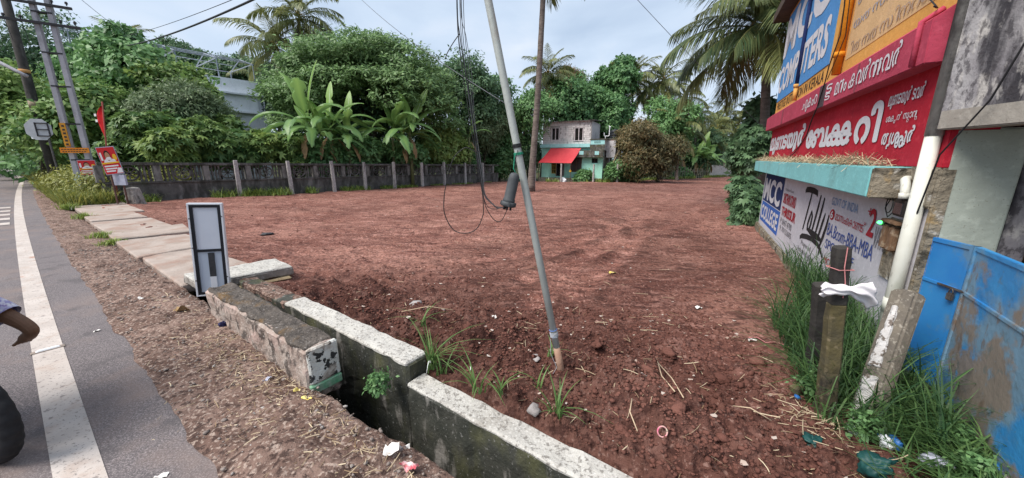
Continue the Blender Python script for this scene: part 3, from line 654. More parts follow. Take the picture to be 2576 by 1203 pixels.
letter([('ട', 0, 0, .8, .8), ('ട', -.5, -.35, .7, .6)], 5.20, 5.46, 2.46, 2.66, .1585, P_LET, .012)
letter([('മനം',), ' ', ('കവർ',), ('ന',), ('ന', -.45), ('വർ',)], 5.60, 7.34, 2.47, 2.68, .1585, P_LET, .012)
letter([('മു',), ('ണ',), ('ട', -.12), ('യൂ',), ('ർ',)], .14, 3.74, 1.765, 2.30, .0165, P_LET, .046, taper=(1.80, 2.30))
letter([('േ',), ('ബ', -.02), ('ക',), ('ക', -.42), ('റ', -.02), ('ി', -.06)], 3.86, 6.78, 1.85, 2.27, .0165, P_LET, .050)
letter([('മു',), ('ണ',), ('ട', -.12), ('യൂ',), ('ർ',), ' ', ('ടവർ',)], 6.85, 7.50, 2.15, 2.31, .0165, P_LET, .02)
letter([('ശ',), ('ക', -.02), ('ത', -.15, -.25, .6, .6), ('ൻ',), ' ', ('സ',), ('റ', -.3, -.4, .6, .6), ('ാ',), ('ന',), ('റ', -.3, -.3, .6, .6)], 6.88, 7.48, 2.00, 2.105, .0165, P_LET, .012)
letter([('തൃ',), ('ശ',), ('ശ', -.45, -.2), ('ൂ', -.1), ('ർ',)], 6.88, 7.50, 1.77, 1.97, .0165, P_LET, .03)
# faded rows on the upper wall
letter([('യത',), ('സ',), ('നി',), ('ക',), ('ൂ', -.1), ('ട',), ('ർ',)], 5.32, 7.3, 3.26, 3.42, .029, P_LFBLUE, .0)
letter([('ിത',), ('ന',), ('ത',), ('സ',), ('ി',), ('ന',), ('റ',), ('െ',), ('ന',)], 5.36, 7.5, 2.99, 3.14, .029, P_LFADE, .0)
letter([('ബ',), ('ക',), ('റി',), ('യ',), ('സ',)], 5.32, 7.0, 3.56, 3.74, .029, P_LFBLUE, .0)
# college advertisement on the white wall
part(wbox(.17, 2.62, .605, 1.315, 0, .004), 'navy_panel', P_NAVY); part(wbox(.19, 2.66, .09, .60, 0, .004), 'blue_panel', P_MIDB)
part(wbox(.19, 2.66, .60, .612, .004, .006), 'panel_rule', P_LET)
letter('MCC', .30, 2.46, .655, 1.20, .008, P_LET, .035); letter('COLLEGE', .28, 2.56, .165, .52, .008, P_LET, .03)
letter('Mundayoor Tower', 2.84, 3.58, 1.045, 1.115, .005, P_LGREY, .0)
letter('SAKTHAN STAND', 2.78, 3.86, .81, 1.015, .005, P_LRED, .03); letter('THRISSUR', 2.80, 4.02, .565, .75, .005, P_LRED, .03)
letter('P: 8447 4790', 2.83, 3.85, .40, .52, .005, P_LGREY, .0); letter('9: 70122605', 2.86, 3.93, .27, .37, .005, P_LGREY, .0)
tl = MB()
stroke(tl, [(4.37, 1.16, .03), (4.42, 1.20, .045), (4.6, 1.215, .045), (4.85, 1.215, .045), (5.03, 1.20, .04), (5.06, 1.15, .02)], .005)
stroke(tl, [(4.76, 1.18, .025), (4.72, 1.0, .032), (4.66, .78, .032), (4.60, .575, .022)], .005)
stroke(tl, [(4.93, .93, .012), (4.87, .80, .035), (4.83, .70, .035), (4.86, .61, .03)], .0055)
stroke(tl, [(4.93, .92, .012), (5.0, .84, .03), (4.99, .72, .035), (4.95, .63, .03)], .006)
stroke(tl, [(5.24, 1.185, .02), (5.20, 1.0, .035), (5.15, .78, .035), (5.10, .61, .03)], .005)
stroke(tl, [(5.42, 1.165, .02), (5.39, 1.0, .035), (5.34, .78, .035), (5.29, .60, .03)], .005)
stroke(tl, [(5.58, .97, .015), (5.54, .86, .035), (5.49, .72, .035), (5.45, .60, .03)], .005)
stroke(tl, [(5.74, .97, .015), (5.72, .82, .035), (5.66, .66, .04), (5.60, .54, .03)], .0055)
stroke(tl, [(4.86, .63, .02), (5.1, .615, .045), (5.4, .61, .045), (5.62, .60, .02)], .0058)
stroke(tl, [(4.52, .43, .03), (4.62, .475, .04), (4.9, .515, .04), (5.2, .535, .036), (5.5, .52, .034), (5.68, .47, .03), (5.80, .40, .012)], .005)
stroke(tl, [(5.60, .55, .025), (5.62, .46, .025), (5.60, .39, .008)], .006)
part(tl, 'brush_lettering', P_LBLACK)
letter('Power of', 4.66, 5.23, .345, .42, .005, P_LGREY, .0); letter('Accounting Software', 4.50, 5.48, .205, .30, .005, P_LGREY, .0)
letter('GOVT OF INDIA', 5.75, 6.64, 1.11, 1.21, .005, P_LSKY, .0)
cc = [W(5.855 + .09 * cos(t), .992 + .068 * sin(t), .005) for t in np.linspace(0, 2 * pi, 21)[:-1]]
part(MB().poly(cc), 'red_disc', P_LRED); letter('6', 5.81, 5.91, .945, 1.04, .009, P_LET, .02)
letter([('മാ',), ('സം',), ('െ',), ('കാ',), ('ണ',), ('ട', -.12), ('്', -.1)], 5.99, 6.93, .945, 1.06, .005, P_LRED, .0)
letter('+', 6.90, 7.0, 1.14, 1.21, .005, P_LRED, .0); letter('2', 6.97, 7.13, .935, 1.215, .005, P_LRED, .02)
letter('BA.Bcom-BBA-MBA', 5.79, 7.22, .72, .88, .005, P_LBLUE, .0); letter('SPOKEN', 5.81, 6.62, .55, .67, .005, P_LBLUE, .0)
letter('MCC', 5.88, 6.22, .36, .455, .005, P_LRED, .0); letter('GULF', 6.45, 6.82, .55, .65, .005, P_LBLUE, .0); letter('VATS', 7.16, 7.42, .86, 1.06, .005, P_LGREY, .0)
# dry straw caught on the ledge
n = 1300; s = RNG.uniform(-.02, 7.3, n); o = RNG.uniform(.02, .25, n); hh = (.4 + .6 * np.abs(np.sin(s * 1.7))) * .075
P = np.array([W(a, 1.628 + RNG.random() * h_, b) for a, b, h_ in zip(s, o, hh)])
tag(link('ledge_straw', straw_mesh('ledge_straw', P, .08 + .2 * RNG.random(n), np.full(n, .0035), RNG, .45), STRAW), 'dry straw heaped along the turquoise ledge', kind='stuff')

# ---- downpipe, old column casing, near corner, canopy fascia and pier
PVC = M('white_pvc', (.66, .66, .60), (.58, .57, .50), 3, rough=.5, bump=.1, world_coords=True, layers=[((.30, .30, .20), 3, .58, .74, (1, 1, .3), .6), ((.2, .18, .14), 20, .64, .74, (1, 1, .4), .5)])
dp = empty('drainpipe', W(7.87, -.1, .08), 0, 'fat white plastic drainpipe running down beside the blue gate', 'drainpipe')
def rel(mb, o):
    mb.v = [tuple(Vector(q) - o.location) for q in mb.v]; return mb
rel(MB().tube([W(7.89, -.1, .055), W(7.89, 1.9, .055)], .046, 18), dp).build('pipe', PVC, dp, True)
rel(MB().tube([W(7.89, .46, .055), W(7.89, .58, .055)], .051, 18), dp).build('coupling', PVC, dp, True)
rel(MB().tube([W(7.89, 1.86, .055), W(7.89, 5.1, .055)], .05, 18), dp).build('upper_pipe', M('grimy_pvc', (.40, .39, .37), (.30, .29, .27), 3, rough=.7, bump=.3, world_coords=True, layers=[((.07, .065, .065), 4, .52, .64, (1, 1, .25), .85), ((.55, .54, .50), 7, .58, .68, (1, 1, .4), .7)]), dp, True)
F0 = Vector((3.05, 2.66, 0)); FDv = Vector((-.2, -.98, 0)).normalized(); FNv = Vector((FDv.y, -FDv.x, 0)) * -1    # FNv points away from the lot
if FNv.x < 0: FNv = -FNv
def fbox(a, b, z0, z1, i0, i1):
    q = [F0 + FDv * a + FNv * i0, F0 + FDv * b + FNv * i0, F0 + FDv * b + FNv * i1, F0 + FDv * a + FNv * i1]
    return MB().hexa([(p.x, p.y, z0) for p in q], [(p.x, p.y, z1) for p in q])
part(fbox(0, 2.6, 1.90, 4.9, 0, .18), 'canopy_fascia', STAIN, bevel=.01)
part(fbox(0.01, 2.59, 1.895, 2.03, -.004, .16), 'fascia_rim', paint('rim_concrete', (.36, .33, .29), .8, .6), bevel=.008)
part(fbox(0, 2.6, 2.1, 2.25, .18, 4.0), 'canopy_slab', STAIN)
part(wbox(7.90, 7.995, -.3, 1.90, -.37, -.012), 'pier', P_GREEN, bevel=.012)
part(wbox(7.55, 7.96, -.3, 2.1, -.52, -.375), 'pier_shaded_side', STAIN, bevel=.01)  # dark block behind the pier, its colour stands in for the pier's shaded side
part(wbox(7.955, 8.0, -.3, 1.63, -.075, .012), 'broken_corner', ROUGHW, bevel=.012)
INTER = M('shop_interior', (.055, .05, .045), (.09, .08, .07), 2, bump=.3, world_coords=True)
part(MB().hexa([(5.4, 4.6, -.2), (8.6, 2.6, -.2), (8.7, 2.8, -.2), (5.5, 4.8, -.2)], [(5.4, 4.6, 2.2), (8.6, 2.6, 2.2), (8.7, 2.8, 2.2), (5.5, 4.8, 2.2)]), 'shop_back_wall', INTER)
part(wbox(3, 11, -.2, -.06, -5.4, -.55), 'shop_floor', CONC_OLD)

# ---- elbow pipe, meter boxes, cables on the wall
el = empty('vent_elbow', W(7.6, 1.5, .05), 0, 'short white plastic elbow pipe poking from the broken lintel', 'pipe')
rel(MB().tube([W(7.64, 1.53, .03), W(7.66, 1.53, .06), W(7.70, 1.525, .08), W(7.74, 1.49, .085), W(7.76, 1.43, .085), W(7.762, 1.39, .085)], .030, 14), el).build('elbow', PVC, el, True)
rel(MB().tube([W(7.758, 1.425, .085), W(7.762, 1.38, .085)], .035, 14), el).build('collar', PVC, el, True)
BAKE = M('dark_meter_case', (.020, .018, .017), (.035, .03, .028), 8, rough=.6, bump=.2, world_coords=True)
WOODY = M('rusty_board', (.22, .13, .075), (.13, .075, .045), 8, rough=.9, bump=.7, bscale=30, world_coords=True, layers=[((.36, .28, .20), 12, .58, .7)])
mt = empty('meter_box', W(7.45, 1.1, .05), 0, 'black electric meter box on the white wall under the elbow pipe', 'meter box')
rel(wbox(7.60, 7.80, 1.23, 1.37, .01, .08), mt).build('case', BAKE, mt, bevel=.008)
rel(wbox(7.63, 7.77, 1.25, 1.34, .08, .086), mt).build('window', M('meter_glass', (.03, .03, .035), rough=.15, bump=0), mt)
m2 = empty('switch_board', W(7.3, 1.0, .05), 0, 'rusty brown switch board with wooden fuse blocks on the wall', 'switch board')
rel(wbox(7.44, 7.74, .66, 1.19, .0, .02), m2).build('backboard', ROUGHW, m2, bevel=.005)
for a, b in ((7.46, 7.55), (7.59, 7.68)): rel(wbox(a, b, .92, 1.13, .02, .07), m2).build('fuse_block', WOODY, m2, bevel=.012)
rel(wbox(7.44, 7.72, 1.15, 1.18, .02, .08), m2).build('top_shelf', WOODY, m2, bevel=.006)
ld = empty('indicator_lamp', W(7.22, 1.14, .06), 0, 'small glowing green indicator lamp beside the switch board', 'indicator lamp')
gm, gn, gp, go_ = newmat('green_led'); gp.inputs['Base Color'].default_value = (.05, .6, .12, 1); gp.inputs['Emission Color'].default_value = (.08, 1, .2, 1); gp.inputs['Emission Strength'].default_value = 2.0
rel(wbox(7.36, 7.44, 1.10, 1.15, .0, .05), ld).build('holder', BAKE, ld, bevel=.006)
rel(MB().tube([W(7.38, 1.128, .05), W(7.38, 1.128, .07), W(7.38, 1.128, .08)], [.016, .015, .006], 10), ld).build('lens', gm, ld, True)
CABLE = M('black_cable', (.018, .018, .020), rough=.55, bump=0); CABLE_G = M('grey_cable', (.10, .105, .115), rough=.6, bump=0)
cb = MB()
loop = [W(7.56 + .06 * cos(t), 1.31 + .07 * sin(t), .09) for t in np.linspace(0, 2 * pi, 18)]
cb.tube(loop, .004, 6); cb.tube([W(7.48, 1.36, .06), W(7.47, 1.27, .08), W(7.55, 1.20, .08), W(7.62, 1.25, .08), W(7.64, 1.34, .08)], .004, 6)
tag(cb.build('coiled_wire', CABLE), 'coil of thin black wire hanging by the meter box', 'wire')
def hang(name, label, pts, r=.008, mat=None, cat='cable', group=None):
    return tag(MB().tube(pts, r, 6).build(name, mat or CABLE, None, True), label, cat, group)
hang('facade_wire', 'pair of thin black wires hanging across the ochre wall', [W(5.55, 5.1, .3), W(5.50, 4.2, .25), W(5.42, 3.55, .18), W(5.30, 3.25, .14), W(5.22, 2.9, .18), W(5.12, 2.72, .17), W(4.95, 2.42, .17)], .007)
hang('facade_wire', 'thinner black wire hanging just beside the wire pair on the ochre wall', [W(5.85, 5.1, .3), W(5.72, 4.2, .25), W(5.62, 3.5, .18), W(5.45, 3.2, .12), W(5.30, 2.95, .14), W(5.16, 2.74, .16)], .005)
hang('facade_wire', 'short looped wire above the red conduit on the sunshade', [W(7.25, 5.0, .2), W(7.22, 3.3, .1), W(7.3, 3.0, .08), W(7.55, 2.82, .08), W(7.75, 2.78, .17)], .006)
hang('facade_wire', 'black cable running down the stained canopy fascia to the gate', [F0 + FDv * .95 + FNv * -.03 + Vector((0, 0, 4.5)), F0 + FDv * .62 + FNv * -.04 + Vector((0, 0, 3.0)), F0 + FDv * .50 + FNv * -.05 + Vector((0, 0, 2.4)), F0 + FDv * .38 + FNv * -.05 + Vector((0, 0, 2.05)), F0 + FDv * .12 + FNv * -.03 + Vector((0, 0, 1.72)), W(7.9, 1.2, .05), W(7.92, .9, .03)], .0055)
hang('facade_wire', 'black wire draped diagonally over the white bakery lettering', [W(4.9, 2.42, .16), W(4.2, 2.30, .06), W(3.9, 2.08, .03), W(3.55, 1.95, .025), W(3.2, 1.80, .03), W(2.9, 1.66, .1)], .009)

# ---- blue sheet steel gate
BLUE = M('blue_gate_paint', (.030, .21, .50), (.045, .26, .52), 2.5, rough=.5, bump=.35, bscale=5, bdist=.04, world_coords=True, spec=.35,
         layers=[((.19, .27, .31), 1.7, .50, .60, (1, 1, 1), .75), ((.23, .175, .13), 2.0, .585, .65, (1, 1, 1), .9), ((.16, .11, .08), 9, .66, .72, (1, 1, .4), .7), ((.10, .13, .13), 14, .64, .74, (1, 1, 1), .5)])
BLUE2 = M('blue_gate_paint_clean', (.022, .17, .46), (.03, .22, .50), 2.5, rough=.4, bump=.1, world_coords=True, spec=.45, layers=[((.12, .20, .26), 4, .60, .72, (1, 1, 1), .7)])
STEEL = M('dull_steel', (.14, .14, .14), (.09, .07, .06), 20, rough=.5, metal=.6, bump=.2, world_coords=True)
def gate_leaf(name, label, p, q, mat, z0, z1, latch=False):
    p, q = Vector(p), Vector(q); t = (q - p).normalized(); nn = Vector((t.y, -t.x, 0)); nn = nn if nn.dot(-p) > 0 else -nn
    g = empty(name, (p.x, p.y, 0), 0, label, 'gate'); w = (q - p).length
    def gb(a, b, c, d, o0, o1): 
        k = [t * a + nn * o0, t * b + nn * o0, t * b + nn * o1, t * a + nn * o1]
        return MB().hexa([(r.x, r.y, c) for r in k], [(r.x, r.y, d) for r in k])
    gb(.0, w, z0, z1, -.002, .002).build('sheet', mat, g)
    for c, d in ((z1 - .028, z1 + .004), (z0, z0 + .03), ((z0 + z1) / 2 + .2, (z0 + z1) / 2 + .225)): gb(0, w, c, d, -.02, .010).build('rail', mat, g, bevel=.003)
    for a in (0, w - .028): gb(a, a + .028, z0, z1 + .004, -.02, .011).build('stile', mat, g, bevel=.003)
    if latch:
        gb(w - .16, w + .05, .80, .815, .012, .026).build('bolt', STEEL, g, bevel=.003)
        gb(w - .07, w - .025, .72, .775, .014, .034).build('padlock', STEEL, g, bevel=.006)
        k = [t * (w - .047 + .014 * cos(an)) + nn * .024 + Vector((0, 0, .775 + .03 * sin(an))) for an in np.linspace(0, pi, 9)]
        MB().tube(k, .004, 6).build('shackle', STEEL, g, True)
    return g
gate_leaf('gate_wicket', 'narrow bright blue steel gate leaf with latch and padlock', (3.165, 2.605, 0), (3.10, 2.29, 0), BLUE2, .06, 1.12, True)
gate_leaf('gate_leaf', 'wide blue steel gate leaf with worn rusty patches', (3.095, 2.285, 0), (2.28, 1.09, 0), BLUE, .06, 1.125)
# goods seen in the shop opening over the gate
def blob_box(name, label, cat, c, sx, sy, sz, mat, seed=1, amp=.02):
    x, y, z = c
    return tag(rough_block(name, [(x - sx, y - sy, z), (x + sx, y - sy, z), (x + sx, y + sy, z), (x - sx, y + sy, z)], [(x - sx * .9, y - sy * .9, z + sz), (x + sx * .9, y - sy * .9, z + sz), (x + sx * .9, y + sy * .9, z + sz), (x - sx * .9, y + sy * .9, z + sz)], mat, None, seed=seed, amp=amp, edge=.02, scale=5), label, cat)
YEL = M('yellow_cloth', (.62, .47, .03), (.5, .36, .02), 5, world_coords=True); ORA = M('orange_plastic', (.72, .15, .02), rough=.4, bump=0)
STRIPE = M('striped_tarp', (.62, .72, .74), (.16, .40, .50), 9, stretch=(.3, 4, 8), world_coords=True); MAR = M('maroon_cloth', (.16, .035, .06), (.45, .15, .36), 4, world_coords=True)
bt = empty('goods_table', (4.95, 3.25, 0), 0, 'dark wooden table in the shop opening behind the pier', 'table')
MB().box(-.35, .9, -.9, .3, .80, .85).build('table_top', WOODY, bt, bevel=.005)
for x, y in ((-.3, -.85), (.85, -.85), (.85, .25), (-.3, .25)): MB().box(x - .03, x + .03, y - .03, y + .03, -.06, .80).build('leg', WOODY, bt)
blob_box('orange_crate', 'orange plastic crate on the table behind the pier', 'crate', (4.85, 3.28, .855), .12, .12, .12, ORA, 3, .008)
blob_box('maroon_bundle', 'maroon and pink cloth bundle on the table behind the pier', 'bundle', (5.15, 3.0, .855), .2, .2, .16, MAR, 4, .03)
tag(rough_block('striped_tarpaulin', [(4.75, 3.6, 1.14), (5.7, 2.7, 1.10), (5.9, 2.9, 1.18), (4.95, 3.8, 1.22)], [(4.75, 3.6, 1.165), (5.7, 2.7, 1.125), (5.9, 2.9, 1.205), (4.95, 3.8, 1.245)], STRIPE, None, amp=.02, seed=5, edge=.004), 'blue and white striped tarpaulin stretched over the shop goods', 'tarpaulin')
blob_box('yellow_sack', 'yellow cloth sack on the high shelf in the shop opening', 'sack', (5.1, 3.55, 1.502), .28, .1, .12, YEL, 6, .02)
shf = empty('goods_shelf', (5.15, 3.55, 0), 0, 'pale green shelf under the yellow sack in the shop', 'shelf')
MB().box(-.4, .4, -.14, .14, 1.40, 1.50).build('board', P_GREEN, shf, bevel=.005)
for x in (-.36, .36): MB().box(x - .025, x + .025, -.12, .12, -.06, 1.40).build('upright', WOODY, shf)
tpo = empty('tarpaulin_frame', (0, 0, 0), 0, 'thin bamboo frame holding up the striped tarpaulin', 'frame')
for a, b in (((4.80, 3.63, -.06), (4.80, 3.63, 1.14)), ((5.66, 2.76, -.06), (5.66, 2.76, 1.11)), ((5.82, 2.90, -.06), (5.82, 2.90, 1.18)), ((4.98, 3.74, -.06), (4.98, 3.74, 1.20))): MB().tube([a, b], .018, 7).build('pole', WOODY, tpo)
# ------------------------------------------------------------------ two storey house across the lot
BLOCK = M('laterite_block', (.70, .66, .645), (.58, .545, .535), 3, rough=.95, bump=.6, bscale=18, bdist=.02, world_coords=True, spec=.1, layers=[((.24, .22, .21), 4, .58, .72, (1, 1, .6), .7)])
MORTAR = M('mortar', (.40, .375, .365), (.30, .28, .27), 5, rough=.95, bump=.4, world_coords=True)
MINT = paint('mint_wall', (.38, .70, .58), .9, .4, (.16, .22, .18), .60)
MINTB = paint('aqua_band', (.36, .66, .66), .9, .4, (.20, .24, .24), .60)
PLAST = paint('grey_plaster', (.58, .56, .58), .85, .55, (.12, .115, .11), .56)
MOULD = M('black_mould', (.055, .052, .045), (.12, .115, .10), 4, rough=.95, bump=.7, bscale=20, world_coords=True, layers=[((.30, .29, .27), 6, .58, .70, (1, 1, .5), .6), ((.09, .09, .03), 3, .58, .7, (1, 1, 1), .7)])
DARKIN = M('dark_room', (.012, .011, .012), rough=.9, bump=0); WOODW = M('brown_frame', (.14, .075, .06), (.09, .05, .04), 9, bump=.2, world_coords=True)
PALEF = M('pale_frame', (.62, .55, .56), rough=.8, bump=0); YELF = M('yellow_frame', (.50, .34, .08), rough=.7, bump=0)
TARP = M('red_tarpaulin', (.62, .050, .062), (.55, .035, .05), 2, rough=.55, bump=.15, bscale=12, world_coords=True)
PINKP = paint('pink_plaster', (.55, .33, .27), .9, .4)
hs = empty('village_house', (7.75, 36, 0), -radians(25), 'two storey house with grey block upper floor and mint green ground floor', 'house')
def hb(x0, x1, y0, y1, z0, z1, name, mat, parent=None, bevel=0.): return MB().box(x0, x1, y0, y1, z0, z1).build(name, mat, parent or hs, bevel=bevel)
def wall_with_holes(name, x0, x1, z0, z1, y, th, holes, mat):
    xs = sorted({x0, x1} | {h[0] for h in holes} | {h[1] for h in holes}); mb = MB()
    for a, b in zip(xs[:-1], xs[1:]):
        cuts = sorted([(h[2], h[3]) for h in holes if h[0] <= a + 1e-6 and h[1] >= b - 1e-6]); z = z0
        for c, d in cuts + [(z1, z1)]:
            if c - z > 1e-6: mb.box(a, b, y, y + th, z, c)
            z = d
    return mb.build(name, mat, hs)
UH = [(-4.08, -3.25, 3.48, 4.68), (-1.68, -.80, 3.38, 4.62)]
up = wall_with_holes('upper_wall', -5.0, 0, 3.05, 5.22, .02, .2, UH, MORTAR)
bm_ = [MB().box(0, w, 0, .03, 0, .185).mesh('brick', bevel=.012) for w in (.40, .36, .20)]
rj = random.Random(4); row = 0; z = 3.07
while z < 5.10:
    x = -5.0 + (0 if row % 2 else -.2)
    while x < -.02:
        k = 0 if rj.random() < .7 else 1; w = (.40, .36)[k]
        if x < -5.0: k, w, x = 2, .20, -5.0
        if x + w > 0: k, w = 2, .20
        if x + w > .02: break
        if not any(x + w > h[0] - .02 and x < h[1] + .02 and z + .185 > h[2] - .02 and z < h[3] + .02 for h in UH):
            b = link('brick', bm_[k], BLOCK, up); b.location = (x + .006, rj.uniform(-.012, .004), z + rj.uniform(-.004, .004))
        elif k != 2:
            for w2, x2 in ((.20, x), (.20, x + .2)):
                if not any(x2 + w2 > h[0] and x2 < h[1] and z + .185 > h[2] - .02 and z < h[3] + .02 for h in UH):
                    b = link('brick', bm_[2], BLOCK, up); b.location = (x2 + .006, rj.uniform(-.012, .004), z)
        x += w + .014
    z += .2; row += 1
hb(-.2, 0, .22, 4.0, 3.05, 5.22, 'side_wall', PLAST); hb(-5.0, -4.8, .22, 4.0, 3.05, 5.22, 'side_wall', PLAST); hb(-4.8, -.2, 3.8, 4.0, 3.05, 5.22, 'back_wall', PLAST)
rf = MB().hexa([(-5.25, -.3, 5.22), (.35, -.3, 5.24), (.45, 4.3, 5.50), (-5.2, 4.3, 5.46)], [(-5.25, -.3, 5.26), (.35, -.3, 5.28), (.45, 4.3, 5.54), (-5.2, 4.3, 5.50)]).build('roof', M('asbestos_sheet', (.16, .15, .145), (.09, .085, .08), 4, bump=.4, world_coords=True), hs)
hb(-4.8, -.2, 1.2, 1.25, 3.1, 5.2, 'room_dark', DARKIN)
for i, h in enumerate(UH):
    w_ = hb(h[0], h[0] + .06, -.02, .1, h[2], h[3], 'window', PALEF); xm = (h[0] + h[1]) / 2
    hb(h[1] - .06, h[1], -.02, .1, h[2], h[3], 'frame', PALEF, w_); hb(xm - .03, xm + .03, -.02, .1, h[2], h[3], 'frame', PALEF, w_)
    hb(h[0], h[1], -.021, .1, h[3] - .04, h[3], 'frame', PALEF, w_); hb(h[0] - .05, h[1] + .05, -.05, .1, h[2] - .04, h[2] + .03, 'sill', PALEF, w_)
    for k in range(5):
        for a, b in ((h[0] + .06, xm - .03), (xm + .03, h[1] - .06)):
            xx = a + (b - a) * (k + 1) / 6; hb(xx - .006, xx + .006, .05, .062, h[2] + .03, h[3] - .04, 'bar', STEEL, w_)
LH = [(-3.50, -2.65, -.12, 1.95), (-3.95, -3.45 - .05, .15, 1.40), (-1.90, -.86, .36, 1.77), (.17, .76, 1.20, 1.68)]
wall_with_holes('ground_floor_wall', -5.1, 1.25, -.75, 2.72, 0, .2, [LH[0], (-3.95, -3.52, .15, 1.40), LH[2], LH[3]], MINT)
hb(1.05, 1.25, .2, 4.0, -.75, 2.72, 'side_wall', PLAST); hb(-5.1, -4.9, .2, 4.0, -.75, 2.72, 'side_wall', MINT); hb(-5.2, 1.3, .2, 4.05, 2.72, 2.9, 'floor_slab', PLAST)
hb(-4.9, 1.05, 1.4, 1.45, -.6, 2.7, 'room_dark', DARKIN)
hb(-5.2, 0.0, -.32, .02, 2.73, 3.06, 'aqua_band', MINTB, bevel=.01)
hb(-5.3, 1.35, -.5, 0, -.9, -.28, 'plinth', ROUGHW, bevel=.03)
hb(-3.7, -2.4, -.95, -.5, -.9, -.42, 'front_step', ROUGHW, bevel=.03)
ch = hb(-1.3, 1.38, -.55, 0, 1.76, 1.90, 'sunshade', MOULD, bevel=.02); hb(-1.25, 1.36, -.54, -.42, 1.90, 2.42, 'parapet', MOULD, ch, bevel=.03)
hb(-1.0, -.55, -.548, -.535, 2.02, 2.36, 'painted_patch', MINTB, ch); hb(.55, .95, -.548, -.535, 2.0, 2.34, 'painted_patch', MINTB, ch)
tu = hb(0.02, 1.44, -.3, 3.4, 2.45, 3.42, 'stair_head', PLAST); hb(-.05, 1.58, -.4, 3.5, 3.42, 3.50, 'roof_slab', MOULD, tu, bevel=.01)
hb(.06, 1.40, -.33, -.3, 2.98, 3.40, 'painted_face', MINTB, tu)
for k in range(7): hb(.42 + k * .09, .46 + k * .09, -.335, -.329, 3.08, 3.27, 'vent_slot', DARKIN, tu)
hb(.02, 1.42, -.36, -.3, 2.42, 2.98, 'mossy_face', MOULD, tu)
hb(1.44, 2.3, .6, 3.2, 1.75, 3.35, 'stair_wall', PLAST)
wd2 = hb(-1.90, -.86, .03, .08, .36, 1.77, 'window', M('window_dark', (.05, .035, .032), rough=.3, bump=0))
for a, b, c, d in ((-1.94, -1.86, .32, 1.80), (-.90, -.82, .32, 1.80), (-1.42, -1.35, .32, 1.80), (-1.94, -.82, 1.74, 1.80), (-1.94, -.82, .32, .39), (-1.94, -.82, 1.2, 1.25)): hb(a, b, -.03, .06, c, d, 'frame', WOODW, wd2)
sw = hb(.17, .76, .05, .1, 1.20, 1.68, 'window', DARKIN); hb(.13, .80, -.02, .08, 1.16, 1.21, 'sill', MINTB, sw); hb(.45, .49, -.01, .06, 1.21, 1.68, 'frame', WOODW, sw)
yw = hb(-3.95, -3.52, .06, .1, .15, 1.40, 'window', DARKIN)
for a, b, c, d in ((-3.98, -3.92, .12, 1.42), (-3.55, -3.49, .12, 1.42), (-3.76, -3.71, .15, 1.4), (-3.95, -3.52, .12, .19), (-3.95, -3.52, .5, .54), (-3.95, -3.52, .88, .92), (-3.95, -3.52, 1.24, 1.28)): hb(a, b, -.03, .05, c, d, 'frame', YELF, yw)
dr = hb(-3.50, -2.65, .12, .17, -.12, 1.95, 'door', DARKIN)
for a, b in ((-3.54, -3.46), (-2.69, -2.61)): hb(a, b, -.02, .1, -.12, 1.98, 'frame', M('grey_frame', (.3, .28, .26), bump=0), dr)
# stairs up the side
for k in range(12):
    hb(1.35 + k * .10, 2.75, .35 + k * .02, 1.25 + k * .02, -.9 + k * .28, -.62 + k * .28, 'stair_step', MOULD, bevel=.02)
hb(.72, 2.35, 1.6, 3.6, 3.5, 3.62, 'tank_slab', MOULD); hb(.85, 2.3, 1.7, 3.5, 3.36, 3.5, 'slab_edge', PINKP); hb(1.5, 2.35, 1.65, 3.4, 1.7, 3.36, 'rear_wall', PINKP)
TANK = M('black_tank', (.018, .021, .026), rough=.45, bump=.1)
tk = empty('water_tank', (0, 0, 0), 0, 'black plastic water tank on the house roof slab', 'water tank')
tl_ = hs.matrix_basis if False else Matrix.Translation(hs.location) @ Matrix.Rotation(-radians(25), 4, 'Z')
tk.matrix_world = tl_ @ Matrix.Translation((1.85, 2.5, 3.63))
MB().lathe((0, 0, 0), [(.50, 0), (.52, .05), (.52, .2), (.50, .22), (.52, .24), (.52, .45), (.50, .47), (.52, .49), (.52, .72), (.44, .80), (.20, .86), (.20, .92), (.05, .94)], 24).build('barrel', TANK, tk, True)
wp = MB(); wp.tube([tl_ @ Vector(p) for p in ((.92, 1.5, 4.15), (.95, 1.5, 4.15), (.98, 1.5, 3.86), (1.02, 1.5, 3.84), (1.42, 1.5, 3.84), (1.46, 1.5, 3.9), (1.46, 1.5, 4.75), (1.44, 1.5, 4.78), (1.36, 1.5, 4.80))], .04, 8)
wp.tube([tl_ @ Vector(p) for p in ((1.46, 1.5, 4.7), (1.58, 1.5, 4.72))], .04, 8); wp.tube([tl_ @ Vector(p) for p in ((1.1, 1.5, 3.60), (1.1, 1.5, 3.84))], .04, 8)
tag(wp.build('roof_pipe', M('white_pipe', (.8, .8, .82), rough=.4, bump=0)), 'bent white water pipe standing on the house roof beside the tank', 'pipe')
